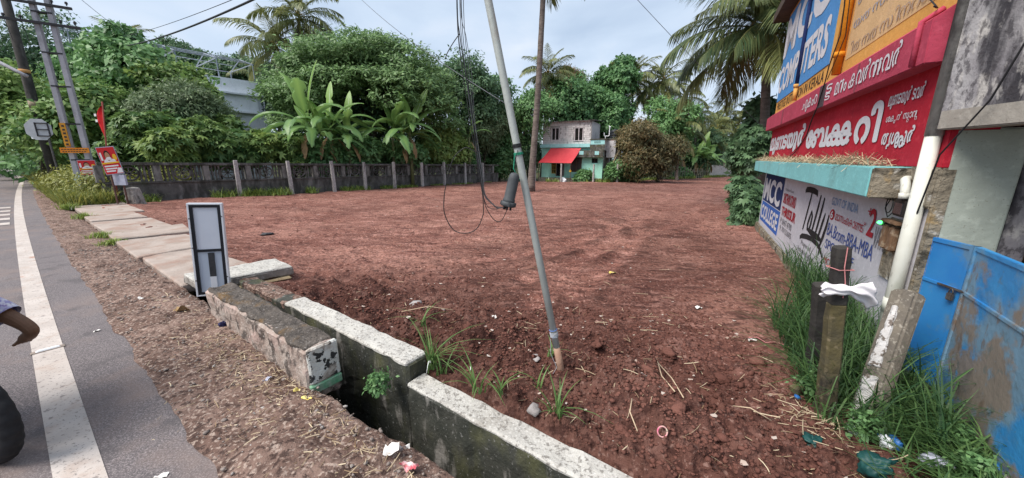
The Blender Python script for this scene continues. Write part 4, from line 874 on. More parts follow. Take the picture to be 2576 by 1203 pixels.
# awning and its props
aw = empty('awning', (7.75, 36, 0), -radians(25), 'red tarpaulin awning stretched over the house door', 'awning')
n1, n2 = 18, 10; Tm = np.zeros((n1 + 1, n2 + 1, 3)); 
c4 = [np.array(q) for q in ((-4.0, -.33, 2.68), (-.86, -.33, 2.64), (-1.47, -1.62, 1.20), (-4.88, -1.62, 1.24))]
for i in range(n1 + 1):
    for j in range(n2 + 1):
        s, t = i / n1, j / n2; p = (c4[0] * (1 - s) + c4[1] * s) * (1 - t) + (c4[3] * (1 - s) + c4[2] * s) * t
        p[2] += -.06 * sin(pi * t) + .015 * sin(s * 17) * t; Tm[i, j] = p
ix = np.arange((n1 + 1) * (n2 + 1)).reshape(n1 + 1, n2 + 1); Fq = np.stack([ix[:-1, :-1], ix[1:, :-1], ix[1:, 1:], ix[:-1, 1:]], -1).reshape(-1, 4)
link('cloth', np_mesh('cloth', Tm.reshape(-1, 3), Fq, smooth=True), TARP, aw)
for x in (-4.86, -1.5): MB().tube([(x, -1.6, 1.22), (x + .02, -1.58, -.75)], .03, 8).build('prop', WOODW, aw)
MB().tube([(-4.9, -1.62, 1.23), (-1.45, -1.62, 1.19)], .022, 8).build('front_pole', WOODW, aw)
tag(MB().tube([tl_ @ Vector((2.75, .2, 2.45)), tl_ @ Vector((1.55, -.6, -.5))], .03, 8).build('bamboo_pole', M('bamboo', (.42, .34, .20), bump=0)), 'long bamboo pole leaning on the mossy stairs of the house', 'pole')

# ------------------------------------------------------------------ white building among the trees on the left
WBL = paint('white_render', (.82, .84, .88), .9, .35, (.42, .43, .45), .60); WGR = paint('grey_render', (.70, .72, .77), .9, .4, (.3, .3, .32))
q0 = at(652, 208, 34.0); wz = q0.z
wb = empty('white_building', (q0.x, q0.y, 0), math.atan2(FD[1], FD[0]), 'white flat roofed building half hidden behind the left trees', 'building')   # local x runs away along the fence, so the face is at y<=0
def wbx(x0, x1, y0, y1, z0, z1, name, mat, parent=None, bevel=0.): return MB().box(x0, x1, y0, y1, z0, z1).build(name, mat, parent or wb, bevel=bevel)
wbx(-11, 0, 0, 8, -.5, wz - 1.15, 'wall', WGR); wbx(-11, .1, -.05, 8.1, wz - 1.15, wz, 'parapet', WBL)
wbx(-11, .25, -.5, 0.0, wz - 1.28, wz - 1.15, 'roof_edge', WBL); wbx(-11, -.2, -.35, 0, wz - 2.75, wz - 2.6, 'sunshade', WBL)
wbx(-11, -.4, -.12, 0, wz - 2.6, wz - 1.28, 'upper_panel', WBL)
for k in range(2): 
    w_ = wbx(-3.4 - 4 * k, -1.9 - 4 * k, -.03, .02, wz - 4.6, wz - 3.1, 'window', M('glass_dark', (.04, .05, .06), rough=.1, bump=0)); wbx(-2.68 - 4 * k, -2.6 - 4 * k, -.06, -.03, wz - 4.6, wz - 3.1, 'frame', WBL, w_)
wbx(.02, .75, .1, .5, wz - 3.1, wz - 1.9, 'air_conditioner', WGR, bevel=.03)
MB().tube([(.1, -.1, wz - .9), (.1, -.1, wz - 2.4), (.16, -.1, wz - 2.6), (.1, -.1, wz - 2.9), (.06, -.1, wz - 4.5)], .07, 8).build('drainpipe', WBL, wb, True)
TRUSS = M('painted_steel', (.30, .34, .42), (.22, .24, .28), 5, rough=.6, bump=0)
fr = empty('roof_frame', (q0.x, q0.y, wz), math.atan2(FD[1], FD[0]), 'open steel pipe frame standing on the white building roof', 'roof frame')
for k in range(5):
    x = -10.6 + k * 2.6; h = 1.5 if k else 1.6
    for y in (.3, 5.5): MB().tube([(x, y, 0), (x, y, h)], .045, 8).build('post', TRUSS, fr)
    MB().tube([(x, .3, h), (x, 2.9, h + .75), (x, 5.5, h)], .04, 6).build('rafter', TRUSS, fr); MB().tube([(x, .3, h), (x, 5.5, h)], .035, 6).build('tie', TRUSS, fr)
for y, dz in ((.3, 0), (1.6, .37), (2.9, .75), (4.2, .37), (5.5, 0)): MB().tube([(-10.9, y, 1.5 + dz), (-.1, y, 1.5 + dz)], .032, 6).build('purlin', TRUSS, fr)

# ------------------------------------------------------------------ boundary wall with pierced screen, and the concrete fence posts
WALLD = M('blackened_wall', (.085, .080, .076), (.135, .125, .118), 3, rough=.95, bump=.7, bscale=16, bdist=.02, world_coords=True, spec=.1,
          layers=[((.25, .235, .225), 4, .57, .72, (1, 1, .4), .65), ((.035, .035, .030), 3, .52, .68, (1, 1, .4), .7), ((.06, .075, .025), 2, .62, .75, (1, 1, 1), .5)])
PILA = M('grey_pilaster', (.24, .225, .21), (.14, .13, .12), 4, rough=.95, bump=.6, world_coords=True, layers=[((.06, .055, .05), 5, .55, .68, (1, 1, .4), .7)])
FDV = Vector((FD[0], FD[1], 0)).normalized(); FNV = Vector((-FDV.y, FDV.x, 0))          # FNV points behind the posts
def Fp(k, o, z): p = Vector((FP0[0], FP0[1], 0)) + FDV * k + FNV * o; return Vector((p.x, p.y, z))
def fz(k): p = Fp(k, 0, 0); return lz(p.x, p.y)
K0, K1 = -4.2, 20.6
bw = empty('boundary_wall', Fp(K0, .35, 0), math.atan2(FDV.y, FDV.x), 'blackened boundary wall with pierced wheel screen along the lot', 'wall')
def bwx(k0, k1, o0, o1, za, zb, name, mat, parent=None, bevel=0., drop=True):
    # local x along the wall; ends follow the fall of the lot
    e0, e1 = (fz(k0), fz(k1)) if drop else (0, 0)
    return MB().hexa([(k0 - K0, o0, za + e0), (k1 - K0, o0, za + e1), (k1 - K0, o1, za + e1), (k0 - K0, o1, za + e0)], [(k0 - K0, o0, zb + e0), (k1 - K0, o0, zb + e1), (k1 - K0, o1, zb + e1), (k0 - K0, o1, zb + e0)]).build(name, mat, parent or bw, bevel=bevel)
bwx(K0, K1, 0, .2, -.5, .72, 'base_wall', WALLD); bwx(K0, K1, -.05, .25, .72, .80, 'middle_ledge', WALLD, bevel=.015); bwx(K0, K1, -.07, .27, 1.44, 1.56, 'coping', WALLD, bevel=.02)
bay = 1.6; nbay = int((K1 - K0) / bay)
ring = MB(); 
for r_ in (.26,): 
    pts = [Vector((r_ * cos(t), 0, r_ * sin(t))) for t in np.linspace(0, 2 * pi, 21)]; ring.tube(pts, .035, 6, False)
for t in np.linspace(0, pi, 5)[:-1]: ring.bar((.26 * cos(t), 0, .26 * sin(t)), (-.26 * cos(t), 0, -.26 * sin(t)), .035)
ring_me = ring.mesh('wheel_ornament'); bal_me = MB().lathe((0, 0, 0), [(.05, 0), (.05, .06), (.03, .1), (.055, .28), (.03, .46), (.05, .58), (.05, .64)], 8).mesh('baluster'); pil_me = MB().box(-.11, .11, -.04, .24, 0, .64).mesh('pilaster', bevel=.01)
for i in range(nbay + 1):
    k = K0 + i * bay; o = link('pilaster', pil_me, PILA, bw); o.location = (k - K0, 0, .80 + fz(k))
    if i == nbay: break
    o = link('wheel_ornament', ring_me, WALLD, bw); o.location = (k - K0 + bay / 2, .1, 1.12 + fz(k + bay / 2))
    for x in (.22, .36, .48, 1.12, 1.24, 1.38): o = link('baluster', bal_me, WALLD, bw); o.location = (k - K0 + x, .1, .80 + fz(k + x))
POSTC = M('fence_post_concrete', (.40, .37, .36), (.30, .275, .265), 6, rough=.95, bump=.7, bscale=30, world_coords=True, layers=[((.10, .09, .085), 5, .58, .70, (1, 1, .3), .7), ((.52, .49, .47), 14, .6, .7)])
ords = ['tallest looking fence post nearest the light box', 'second concrete fence post from the roadside', 'third concrete fence post from the roadside', 'fourth concrete fence post from the roadside, below the banana leaves', 'fifth concrete fence post from the roadside',
        'sixth concrete fence post from the roadside, below the second banana clump', 'seventh concrete fence post from the roadside', 'eighth concrete fence post from the roadside, behind the hanging cables', 'ninth concrete fence post from the roadside, near the leaning pole',
        'concrete fence post between the palm trunk and the house awning', 'concrete fence post in front of the house door', 'concrete fence post in front of the mint house wall', 'concrete fence post at the right side of the house stairs']
pk = [Vector((-12.85, 16.77, 0)), Vector((-11.60, 18.74, 0)), Vector((-10.16, 20.4, 0)), Vector((-9.04, 22.0, 0)), Vector((-7.75, 23.6, 0)), Vector((-6.28, 25.1, 0)), Vector((-5.12, 27.2, 0)), Vector((-3.82, 29.4, 0)), Vector((-2.54, 31.6, 0)),
      Vector((2.2, 34.3, 0)), Vector((4.72, 34.4, 0)), Vector((7.78, 34.3, 0)), Vector((10.05, 34.2, 0))]
for i, p in enumerate(pk):
    rj = random.Random(40 + i); w = .085 if i < 9 else .08; h = 1.68 + rj.uniform(-.03, .05); z0 = lz(p.x, p.y); tl2 = rj.uniform(-.04, .04); a = math.atan2(FDV.y, FDV.x) + rj.uniform(-.1, .1)
    c = [(w * sx * cos(a) - w * sy * sin(a), w * sx * sin(a) + w * sy * cos(a)) for sx, sy in ((-1, -1), (1, -1), (1, 1), (-1, 1))]
    tag(rough_block('fence_post', [(p.x + x, p.y + y, z0 - .2) for x, y in c], [(p.x + x * .85 + tl2, p.y + y * .85, z0 + h) for x, y in c], POSTC, seed=60 + i, amp=.006, cut=.12, edge=.012), ords[i], 'fence post', 'concrete fence posts along the lot')
# weathered stakes and pale pickets at the far end
STAKE = M('grey_stake', (.30, .27, .23), (.20, .18, .15), 4, rough=.95, bump=.4, world_coords=True); PICK = M('pale_picket', (.62, .60, .58), (.50, .48, .45), 4, rough=.9, bump=.3, world_coords=True)
sf = empty('stake_fence', (11.2, 35.6, 0), 0, 'row of weathered wooden stakes beyond the brown tree', 'fence')
for k in range(34):
    t = k / 33; x = 11.2 + t * 17.0; y = float(np.interp(x, [9., 13.2, 16.3, 20.5, 25.5, 29.3], [34.8, 38.5, 42.1, 45.3, 49.1, 53.])); rj = random.Random(k); z0 = lz(x, y); h = 1.25 + rj.uniform(-.25, .2)
    MB().tube([(x - 11.2, y - 35.6, z0 - .1), (x - 11.2 + rj.uniform(-.08, .08), y - 35.6, z0 + h)], [.05, .04], 7).build('stake', STAKE, sf)
MB().tube([(x - 11.2, y - 35.6, lz(x, y) + .85) for x, y in ((11.2, 36.8), (13.2, 38.5), (16.3, 42.1), (20.5, 45.3), (25.5, 49.1), (28.2, 51.9))], .02, 6).build('rail', STAKE, sf)
pf = empty('picket_fence', (29.2, 52.7, 0), 0, 'short pale picket fence at the far corner of the lot', 'fence')
for k in range(26):
    t = k / 25; x, y = 29.2 + t * 11.5, 52.7 + t * 11.5; z0 = lz(x, y); rj = random.Random(k + 9); h = 1.75 + rj.uniform(-.15, .12) - .25 * t; w = .17 if k < 8 else .12
    MB().hexa([(x - 29.2 - w, y - 52.7, z0 - .1), (x - 29.2 + w, y - 52.7, z0 - .1), (x - 29.2 + w, y - 52.65, z0 - .1), (x - 29.2 - w, y - 52.65, z0 - .1)], [(x - 29.2 - w, y - 52.7, z0 + h), (x - 29.2 + w, y - 52.7, z0 + h), (x - 29.2 + w, y - 52.65, z0 + h), (x - 29.2 - w, y - 52.65, z0 + h)]).build('picket', PICK, pf)
for zz in (.35, 1.0): MB().bar((0, .06, lz(29.2, 52.7) + zz), (11.5, 11.56, lz(40.7, 64.2) + zz), .05, .08).build('rail', PICK, pf)

# ------------------------------------------------------------------ light box sign leaning by the slab
ALU = M('white_aluminium', (.72, .74, .78), rough=.45, bump=0, spec=.5); BLK = M('black_strip', (.014, .015, .02), rough=.5, bump=0)
PANEL = M('milky_panel', (.66, .69, .76), (.60, .64, .72), 3, rough=.5, bump=.05, bscale=30); PANEL2 = M('bluish_panel', (.50, .56, .64), (.44, .50, .60), 3, rough=.5, bump=.05)
p0 = Vector((-3.82, 4.02, .06)); p1 = Vector((-3.52, 4.195, .06)); tv = (p1 - p0).normalized(); WD = .325
lb = empty('light_box', p0, math.atan2(tv.y, tv.x), 'white framed light box sign with black borders leaning by the drain slab', 'sign')
lean = Matrix.Rotation(radians(-2), 4, 'X') @ Matrix.Rotation(radians(3.5), 4, 'Y')
def lx(x0, x1, y0, y1, z0, z1, name, mat, bevel=0., parent=None): return MB().box(x0, x1, y0, y1, z0, z1, lean).build(name, mat, parent or lb, bevel=bevel)
Ht = 1.13
lx(0, WD, .03, .10, 0, Ht, 'back_case', ALU, .004)
for a, b, c, d in ((0, .018, 0, Ht), (WD - .018, WD, 0, Ht), (.018, WD - .018, Ht - .018, Ht), (.018, WD - .018, 0, .016)): lx(a, b, 0, .03, c, d, 'frame', ALU, .002)
for a, b, c, d in ((.018, .050, .016, Ht - .018), (WD - .050, WD - .018, .016, Ht - .018), (.05, WD - .05, Ht - .05, Ht - .018), (.05, WD - .05, .545, .575), (.05, WD - .05, .016, .045)): lx(a, b, .008, .03, c, d, 'black_border', BLK)
lx(.05, WD - .05, .022, .03, .575, Ht - .05, 'upper_panel', PANEL); lx(.05, WD - .05, .022, .03, .045, .545, 'lower_panel', PANEL2)
lx(.145, .205, .012, .022, .235, .53, 'black_tube', M('tube_black', (.03, .032, .036), (.05, .05, .055), 30, rough=.7, bump=.3)); lx(.145, .205, .014, .022, .046, .235, 'white_tube', ALU)
for x, z in ((.012, .95), (WD - .012, .97), (.012, .2), (WD - .012, .22), (.012, .6)): lx(x - .006, x + .006, -.004, 0, z - .006, z + .006, 'screw', STEEL)

# ------------------------------------------------------------------ leaning pipe pole, splice closure, cables
GI = M('galvanised_pipe', (.46, .49, .47), (.37, .39, .37), 4, rough=.6, metal=.15, bump=.2, bscale=40, layers=[((.30, .20, .14), 3, .6, .72, (1, 1, .3), .7)])
pb = L(1413, 935)
for _ in range(12): pb = G(1413, 935, lotz(pb.x, pb.y))
pb.z -= .01; ptop = at(1228, 0, pb.y + .02); pd = (ptop - pb)
lp = empty('leaning_pole', pb, 0, 'tall leaning grey steel pipe pole stuck in the red soil', 'pole')
MB().tube([pd * -.06, pd * .5, pd, pd * 1.9], [.0265, .026, .0255, .024], 14).build('pipe', GI, lp, True)
MB().tube([pd * -.06, pd * .03, pd * .085], [.0272, .0270, .0268], 14).build('rusty_foot', M('muddy_rust', (.30, .17, .12), (.38, .25, .18), 8, rough=.9, bump=.4), lp, True)
TWINE = M('pale_twine', (.55, .53, .52), (.3, .34, .42), 20, bump=0); TWB = M('blue_twine', (.12, .2, .45), bump=0); TWG = M('green_twine', (.03, .28, .17), bump=0)
def wrap(mb, t, r, turns, pitch, rad):
    c = pd * t; pts = []; dirn = pd.normalized(); a = dirn.cross(Vector((0, 1, 0))).normalized(); b = a.cross(dirn)
    for i in range(turns * 12 + 1):
        an = 2 * pi * i / 12; pts.append(c + dirn * (pitch * i / 12) + (a * cos(an) + b * sin(an)) * r)
    return mb.tube(pts, rad, 5)
wrap(MB(), .118, .0295, 4, .010, .003).build('twine', TWINE, lp); wrap(MB(), .140, .0295, 1, .004, .003).build('twine', TWB, lp)
MB().tube([pd * .115 + Vector((-.035, -.02, 0)), pd * .07 + Vector((-.055, -.03, 0)), pd * .03 + Vector((-.03, -.05, 0)), Vector((-.075, -.06, .03))], .0016, 5).build('twine', TWINE, lp)
wrap(MB(), .655, .029, 4, .007, .003).build('tie_wire', CABLE, lp); wrap(MB(), .637, .030, 3, .006, .003).build('tie_wire', TWG, lp)
MB().tube([pd * .635 + Vector((-.03, -.02, 0)), pd * .61 + Vector((-.05, -.03, -.02)), pd * .585 + Vector((-.02, -.03, -.03))], .003, 5).build('tie_wire', TWG, lp)
cl0 = at(1278, 515, pb.y - .05); cl1 = at(1297, 430, pb.y - .045)          # foot and dome of the closure
CASE = M('closure_plastic', (.050, .055, .060), (.075, .08, .085), 6, rough=.6, bump=.2, bscale=30)
sp = empty('splice_closure', cl0, 0, 'dark grey dome splice closure tied to the leaning pole', 'splice closure')
sp.scale = (.72, .72, .72); ax_ = (cl1 - cl0).normalized(); rotm = ax_.to_track_quat('Z', 'Y').to_matrix().to_4x4()
def rz_(mb): mb.v = [tuple(rotm @ Vector(q)) for q in mb.v]; return mb
rz_(MB().lathe((0, 0, 0), [(.058, .02), (.058, .05), (.052, .06), (.052, .24), (.047, .275), (.034, .297), (.012, .305)], 20)).build('dome', CASE, sp, True)
rz_(MB().lathe((0, 0, 0), [(.050, -.02), (.066, -.015), (.072, 0), (.072, .018), (.064, .028)], 20)).build('base_ring', CASE, sp, True)
for an in (0, 1.57, 3.14, 4.71): rz_(MB().box(.066 * cos(an) - .01, .066 * cos(an) + .01, .066 * sin(an) - .01, .066 * sin(an) + .01, -.012, .028)).build('clamp', CASE, sp, bevel=.003)
for an in (.6, 1.8, 3.0, 4.4): rz_(MB().tube([(.03 * cos(an), .03 * sin(an), -.02), (.034 * cos(an), .034 * sin(an), -.05)], .010, 8)).build('cable_port', CABLE, sp, True)
MB().tube([(cl1 - cl0 + Vector((0, 0, -.01))) / .72, (cl1 - cl0 + Vector((.0, .0, .08))) / .72, (pb + pd * .65 - cl0 + Vector((0, -.03, 0))) / .72], .0035, 5).build('hanger_wire', CABLE, sp)
# bundle of cables hanging down, with slack loops
def cab(pix, Y, r, name='hanging_cable', label='', mat=None, sub=4):
    pts = [at(u, v, y) for (u, v), y in zip(pix, Y if hasattr(Y, '__len__') else [Y] * len(pix))]
    # smooth through the points
    out = []
    for i in range(len(pts) - 1):
        a, b, c, d = pts[max(0, i - 1)], pts[i], pts[i + 1], pts[min(len(pts) - 1, i + 2)]
        for k in range(sub):
            t = k / sub; out.append(.5 * ((2 * b) + (c - a) * t + (2 * a - 5 * b + 4 * c - d) * t * t + (3 * b - a - 3 * c + d) * t ** 3))
    out.append(pts[-1]); return tag(MB().tube(out, r, 6).build(name, mat or CABLE, None, True), label, 'cable', 'telecom cables hanging beside the leaning pole')
YB = pb.y + .03
cab([(1150, -420), (1150, 0), (1157, 90), (1170, 180), (1186, 270), (1196, 360), (1206, 430), (1213, 480), (1216, 520), (1214, 545), (1198, 577), (1170, 587), (1140, 578), (1119, 540), (1117, 500), (1125, 450), (1140, 400), (1160, 378), (1176, 372), (1200, 385)], YB, .0034, label='black cable ending in the large slack loop above the soil')
cab([(1150, -420), (1150, 10), (1160, 150), (1176, 260), (1190, 350), (1205, 430), (1214, 480), (1222, 520), (1240, 550), (1256, 558), (1268, 545), (1278, 520)], YB - .02, .0028, label='cable with the small lower loop into the closure foot')
for i, (dx, end) in enumerate((((4, (1262, 524))), (8, (1268, 521)), (13, (1274, 522)), (-4, (1258, 520)))):
    cab([(1152 + dx, -420), (1153 + dx, 20), (1166 + dx, 170), (1182 + dx * .6, 280), (1196 + dx * .6, 370), (1208 + dx * .5, 440), (1216 + dx * .4, 490), (1232 + dx, 512 + i * 3), (1250, 520 + i * 2), end], YB + .015 * i, .0024, label=['thin cable entering the closure foot first in the bundle', 'thin cable entering the closure foot second in the bundle', 'thin cable entering the closure foot third in the bundle', 'thin cable entering the closure foot last in the bundle'][i], mat=CABLE if i % 2 else CABLE_G)
cab([(1160, -420), (1158, 0), (1172, 90), (1186, 180), (1192, 270), (1198, 330), (1210, 420), (1215, 470)], YB + .03, .0022, label='pale grey cable on the outer side of the bundle', mat=CABLE_G)
cab([(1157, 84), (1140, 108), (1126, 132), (1120, 148)], YB, .003, label='short loose cable end sticking out of the bundle')
# overhead wires
def wire(name, label, p, q, sag, r, mat=None): return tag(MB().tube(arc(p, q, sag, 20), r, 5).build(name, mat or CABLE, None, True), label, 'wire', 'overhead wires')
wire('overhead_wire', 'thick twisted overhead wire sagging above the left trees', at(300, 118, 24), at(760, -60, 9), .25, .030)
wire('overhead_wire', 'thin overhead wire running beside the thick twisted one', at(310, 92, 24), at(760, -75, 9), .15, .010)
wire('overhead_wire', 'slack wire running from the sky down to the leaning pole', at(860, -52, 7), pb + pd * .76, .10, .003, CABLE_G)
wire('overhead_wire', 'thin wire slanting down towards the shop building', at(1540, -70, 9), at(1935, 335, 11.5), .08, .006, CABLE_G)
wire('overhead_wire', 'faint thin wire above the left pole', at(170, -30, 16), at(345, 105, 25), .1, .010, CABLE_G)

# ------------------------------------------------------------------ roadside poles, flag, boards on the left
PSC = M('pole_concrete', (.40, .39, .42), (.32, .31, .335), 3, rough=.9, bump=.5, layers=[((.20, .19, .2), 5, .58, .72, (1, 1, .3), .6)])
BLACKI = M('dark_iron', (.030, .028, .032), rough=.6, bump=0); OLDP = M('dark_old_pole', (.055, .05, .046), (.03, .028, .026), 4, rough=.95, bump=.5, layers=[((.12, .11, .1), 6, .6, .72, (1, 1, .3), .5)])
e0 = G(232, 502); 
up_ = empty('utility_pole', e0, math.atan2(.5, .9), 'twin concrete ladder type utility pole with two dark crossarms', 'utility pole')
zt = 10.5
for x in (-.22, .22): MB().hexa([(x - .09, -.1, -.3), (x + .09, -.1, -.3), (x + .09, .1, -.3), (x - .09, .1, -.3)], [(x * .9 - .075, -.08, zt), (x * .9 + .075, -.08, zt), (x * .9 + .075, .08, zt), (x * .9 - .075, .08, zt)]).build('leg', PSC, up_, bevel=.02)
for zz in (1.6, 3.0, 4.4, 5.6, 7.0, 8.0): MB().box(-.27, .27, -.10, .10, zz, zz + .05).build('rung', BLACKI, up_)
for zz, l0, l1 in ((7.28, -1.65, .85), (6.62, -1.45, .95)):
    MB().bar((l0, -.14, zz + .05), (l1, -.14, zz - .02), .07, .09).build('crossarm', BLACKI, up_)
    for x in (l0 + .1, l0 + .5, l0 + .9, l1 - .5, l1 - .12):
        MB().lathe((x, -.14, zz + .06), [(.02, 0), (.02, .05), (.05, .06), (.04, .09), (.05, .10), (.03, .14)], 8).build('insulator', BLACKI, up_)
        MB().tube([(x, -.14, zz), (x + .02, -.14, zz - .2), (x + .05, -.1, zz - .7 if x < 0 else zz - .3)], .009, 5).build('jumper', CABLE, up_)
cr = MB(); 
MB().box(-.31, -.15, -.14, -.105, 2.15, 3.05).build('warning_plate', M('yellow_plate', (.62, .30, .04), (.5, .22, .03), 8, bump=0), up_)
for k in range(6): MB().box(-.26, -.19, -.147, -.14, 2.2 + k * .14, 2.27 + k * .14).build('plate_mark', BLACKI, up_)
MB().box(-.32, -.13, -.13, -.102, .5, 1.0).build('blue_wrap', M('pale_blue_wrap', (.35, .52, .60), (.6, .62, .62), 6, bump=.2), up_, bevel=.01)
ob = empty('orange_board', e0 + Vector((0, -.25, 0)), math.atan2(.5, .9), 'orange sign board fixed across the twin concrete pole', 'sign board')
MB().box(-.30, .50, -.06, -.03, 1.90, 2.10).build('board', M('orange_board_paint', (.72, .26, .03), (.66, .2, .02), 6, bump=0), ob)
for k in range(9): MB().box(-.26 + k * .082, -.20 + k * .082, -.064, -.06, 2.02, 2.05).build('lettering', BLACKI, ob); MB().box(-.24 + k * .075, -.19 + k * .075, -.064, -.06, 1.94, 1.97).build('lettering', BLACKI, ob)
e1_ = Vector((-22.9, 18.0, 0))
op = empty('old_pole', e1_, 0, 'dark old pole rising behind the octagonal sign', 'pole')
MB().tube([(0, 0, -.3), (-.05, 0, 4), (-.1, .1, 10.5)], [.20, .18, .14], 12).build('shaft', OLDP, op, True)
MB().tube([(-.02, 0, 4.0), (-.02, 0, 4.35)], .195, 12).build('paper_band', M('torn_paper', (.42, .33, .22), (.2, .16, .12), 9, bump=0), op, True); MB().tube([(-.05, 0, 5.6), (-.05, 0, 5.75)], .185, 12).build('tan_band', M('tan_band', (.5, .26, .1), bump=0), op, True)
MB().box(-.2, .25, -.34, -.27, 2.6, 3.15).build('white_notice', ALU, op)
os_ = at(97, 326, 15.6)
oc = empty('octagonal_sign', (os_.x, os_.y, 0), math.atan2(.45, .9), 'grey back of an octagonal road sign on a post', 'road sign')
r8 = .42; MB().plate([(r8 * cos(pi / 8 + k * pi / 4), 0, os_.z + r8 * 1.1 * sin(pi / 8 + k * pi / 4)) for k in range(8)], (0, .02, 0)).build('plate', M('sign_back', (.50, .51, .53), (.42, .43, .45), 4, rough=.6, bump=.1), oc)
for a, b in (((-.06, -.28), (-.06, .28)), ((.30, -.28), (.30, .28)), ((-.06, .26), (.30, .26)), ((-.06, -.0), (.30, -.0)), ((-.06, -.26), (.30, -.26))): MB().bar((a[0], -.02, os_.z + a[1]), (b[0], -.02, os_.z + b[1]), .035).build('stiffener', BLACKI, oc)
MB().tube([(.2, .05, -.2), (.2, .05, os_.z + .3)], .04, 8).build('post', STEEL, oc)
sl = hang('street_light_arm', 'pale street light arm reaching in at the left edge', [at(-70, 118, 14), at(0, 158, 14), at(40, 178, 14), at(68, 192, 14)], .06, PSC, 'street light')
# political boards and flag on the end of the wall
REDB = M('poster_red', (.60, .020, .022), (.50, .015, .02), 4, rough=.5, bump=0); SKIN = M('print_skin', (.42, .22, .13), bump=0); HAIRP = M('print_black', (.02, .016, .016), bump=0); SHIRT = M('print_white', (.72, .70, .70), bump=0); YELP = M('print_yellow', (.75, .42, .03), bump=0); PLAS = M('plastic_wrap', (.45, .46, .55), (.32, .33, .42), 5, rough=.3, bump=.3)
def poster(label, c, w, h, rz, tilt, post):
    o = empty('poster_board', c, rz, label, 'poster board'); m = Matrix.Rotation(tilt, 4, 'Y')
    def pl(pts, y, name, mat): MB().plate([m @ Vector((x * w, y, z * h)) for x, z in pts], (0, .006, 0)).build(name, mat, o)
    def ell(cx, cz, rx, rz_): return [(cx + rx * cos(t), cz + rz_ * sin(t)) for t in np.linspace(0, 2 * pi, 17)[:-1]]
    MB().box(-w * .53, w * .53, 0, .04, -h * .03, h * 1.03, m).build('board', PLAS, o)
    pl([(-.5, 0), (.5, 0), (.5, 1), (-.5, 1)], -.008, 'red_sheet', REDB)
    pl(ell(-.03, .70, .17, .19), -.014, 'printed_hair', HAIRP); pl(ell(-.02, .66, .145, .165), -.018, 'printed_face', SKIN); pl([(-.17, .60), (-.05, .64), (.08, .64), (.15, .60), (.1, .53), (-.1, .53)], -.021, 'printed_beard', SHIRT)
    pl([(-.34, .44), (.38, .44), (.3, .54), (.1, .58), (-.12, .58), (-.28, .54)], -.016, 'printed_shirt', SHIRT); pl(ell(.36, .62, .12, .12), -.013, 'yellow_emblem', YELP); pl([(-.44, .52), (-.33, .52), (-.33, .82), (-.44, .82)], -.013, 'white_strip', SHIRT)
    pl([(-.5, .38), (.5, .40), (.5, .45), (-.5, .44)], -.019, 'yellow_band', YELP)
    for z, x1 in ((.27, .38), (.17, .25), (.08, .12)): pl([(-.42, z), (x1, z), (x1, z + .055), (-.42, z + .055)], -.012, 'print_line', SHIRT)
    pl([(.15, .02), (.5, .02), (.5, .2), (.3, .22)], -.014, 'print_figure', SHIRT)
    for x in post: MB().tube([(x * w, .05, h * .9), (x * w, .05, -1.3)], .03, 8).build('stake', WOODW, o)
    return o
pq = at(290, 437, 13.0); poster('larger tilted red poster board with a portrait below the flag', pq, .44, .92, radians(32), radians(-7), (-.3, .3))
MB_ = tag(MB().box(pq.x - .22, pq.x + .24, pq.y + .05, pq.y + .12, pq.z - .42, pq.z - .04).build('plastic_skirt', PLAS), 'loose grey plastic sheet hanging under the larger poster board', 'plastic sheet')
pq2 = at(226, 440, 14.2); poster('smaller red poster board with a portrait beside the twin pole', pq2, .46, .55, radians(32), radians(-1), (-.3, .3))
tag(rough_block('stone_pillar', [(pq.x - .1, pq.y + .2, -.2), (pq.x + .35, pq.y + .2, -.2), (pq.x + .35, pq.y + .6, -.2), (pq.x - .1, pq.y + .6, -.2)], [(pq.x - .1, pq.y + .2, .62), (pq.x + .25, pq.y + .2, .62), (pq.x + .25, pq.y + .5, .62), (pq.x - .1, pq.y + .5, .62)], CONC_OLD, amp=.02, edge=.03), 'grey stone pillar at the road end of the boundary wall', 'pillar')
fl0, fl1 = at(268, 372, 13.6), at(257, 256, 13.6)
fl = empty('red_flag', (fl0.x, fl0.y, 0), 0, 'narrow red flag hanging on a pole above the poster', 'flag')
MB().tube([(0, 0, -.2), (0, 0, fl0.z), (fl1.x - fl0.x, 0, fl1.z)], .022, 8).build('pole', M('flag_pole', (.25, .06, .05), bump=0), fl, True)
n1, n2 = 14, 5; V = []
for i in range(n1 + 1):
    for j in range(n2 + 1):
        t, s = i / n1, j / n2; zz = fl1.z - .05 - t * 1.15; wv = (.05 + .24 * sin(pi * min(1, t * 1.05)) ** .7) * (1 - .25 * t)
        V.append(((fl1.x - fl0.x) * (1 - t * .85) - wv * s + .09 * t * .0, .05 * sin(s * 5 + t * 4) * s, zz - .12 * s * (1 - t)))
ix = np.arange(len(V)).reshape(n1 + 1, n2 + 1); link('cloth', np_mesh('cloth', np.array(V), np.stack([ix[:-1, :-1], ix[1:, :-1], ix[1:, 1:], ix[:-1, 1:]], -1).reshape(-1, 4), smooth=True), M('flag_red', (.62, .012, .016), (.5, .01, .012), 4, rough=.7, bump=0), fl)
for zz in (.42, .62): MB().plate([(-.10, -.055, fl1.z - zz), (-.02, -.055, fl1.z - zz), (-.03, -.055, fl1.z - zz - .09), (-.10, -.055, fl1.z - zz - .09)], (0, .01, 0)).build('white_emblem', SHIRT, fl)
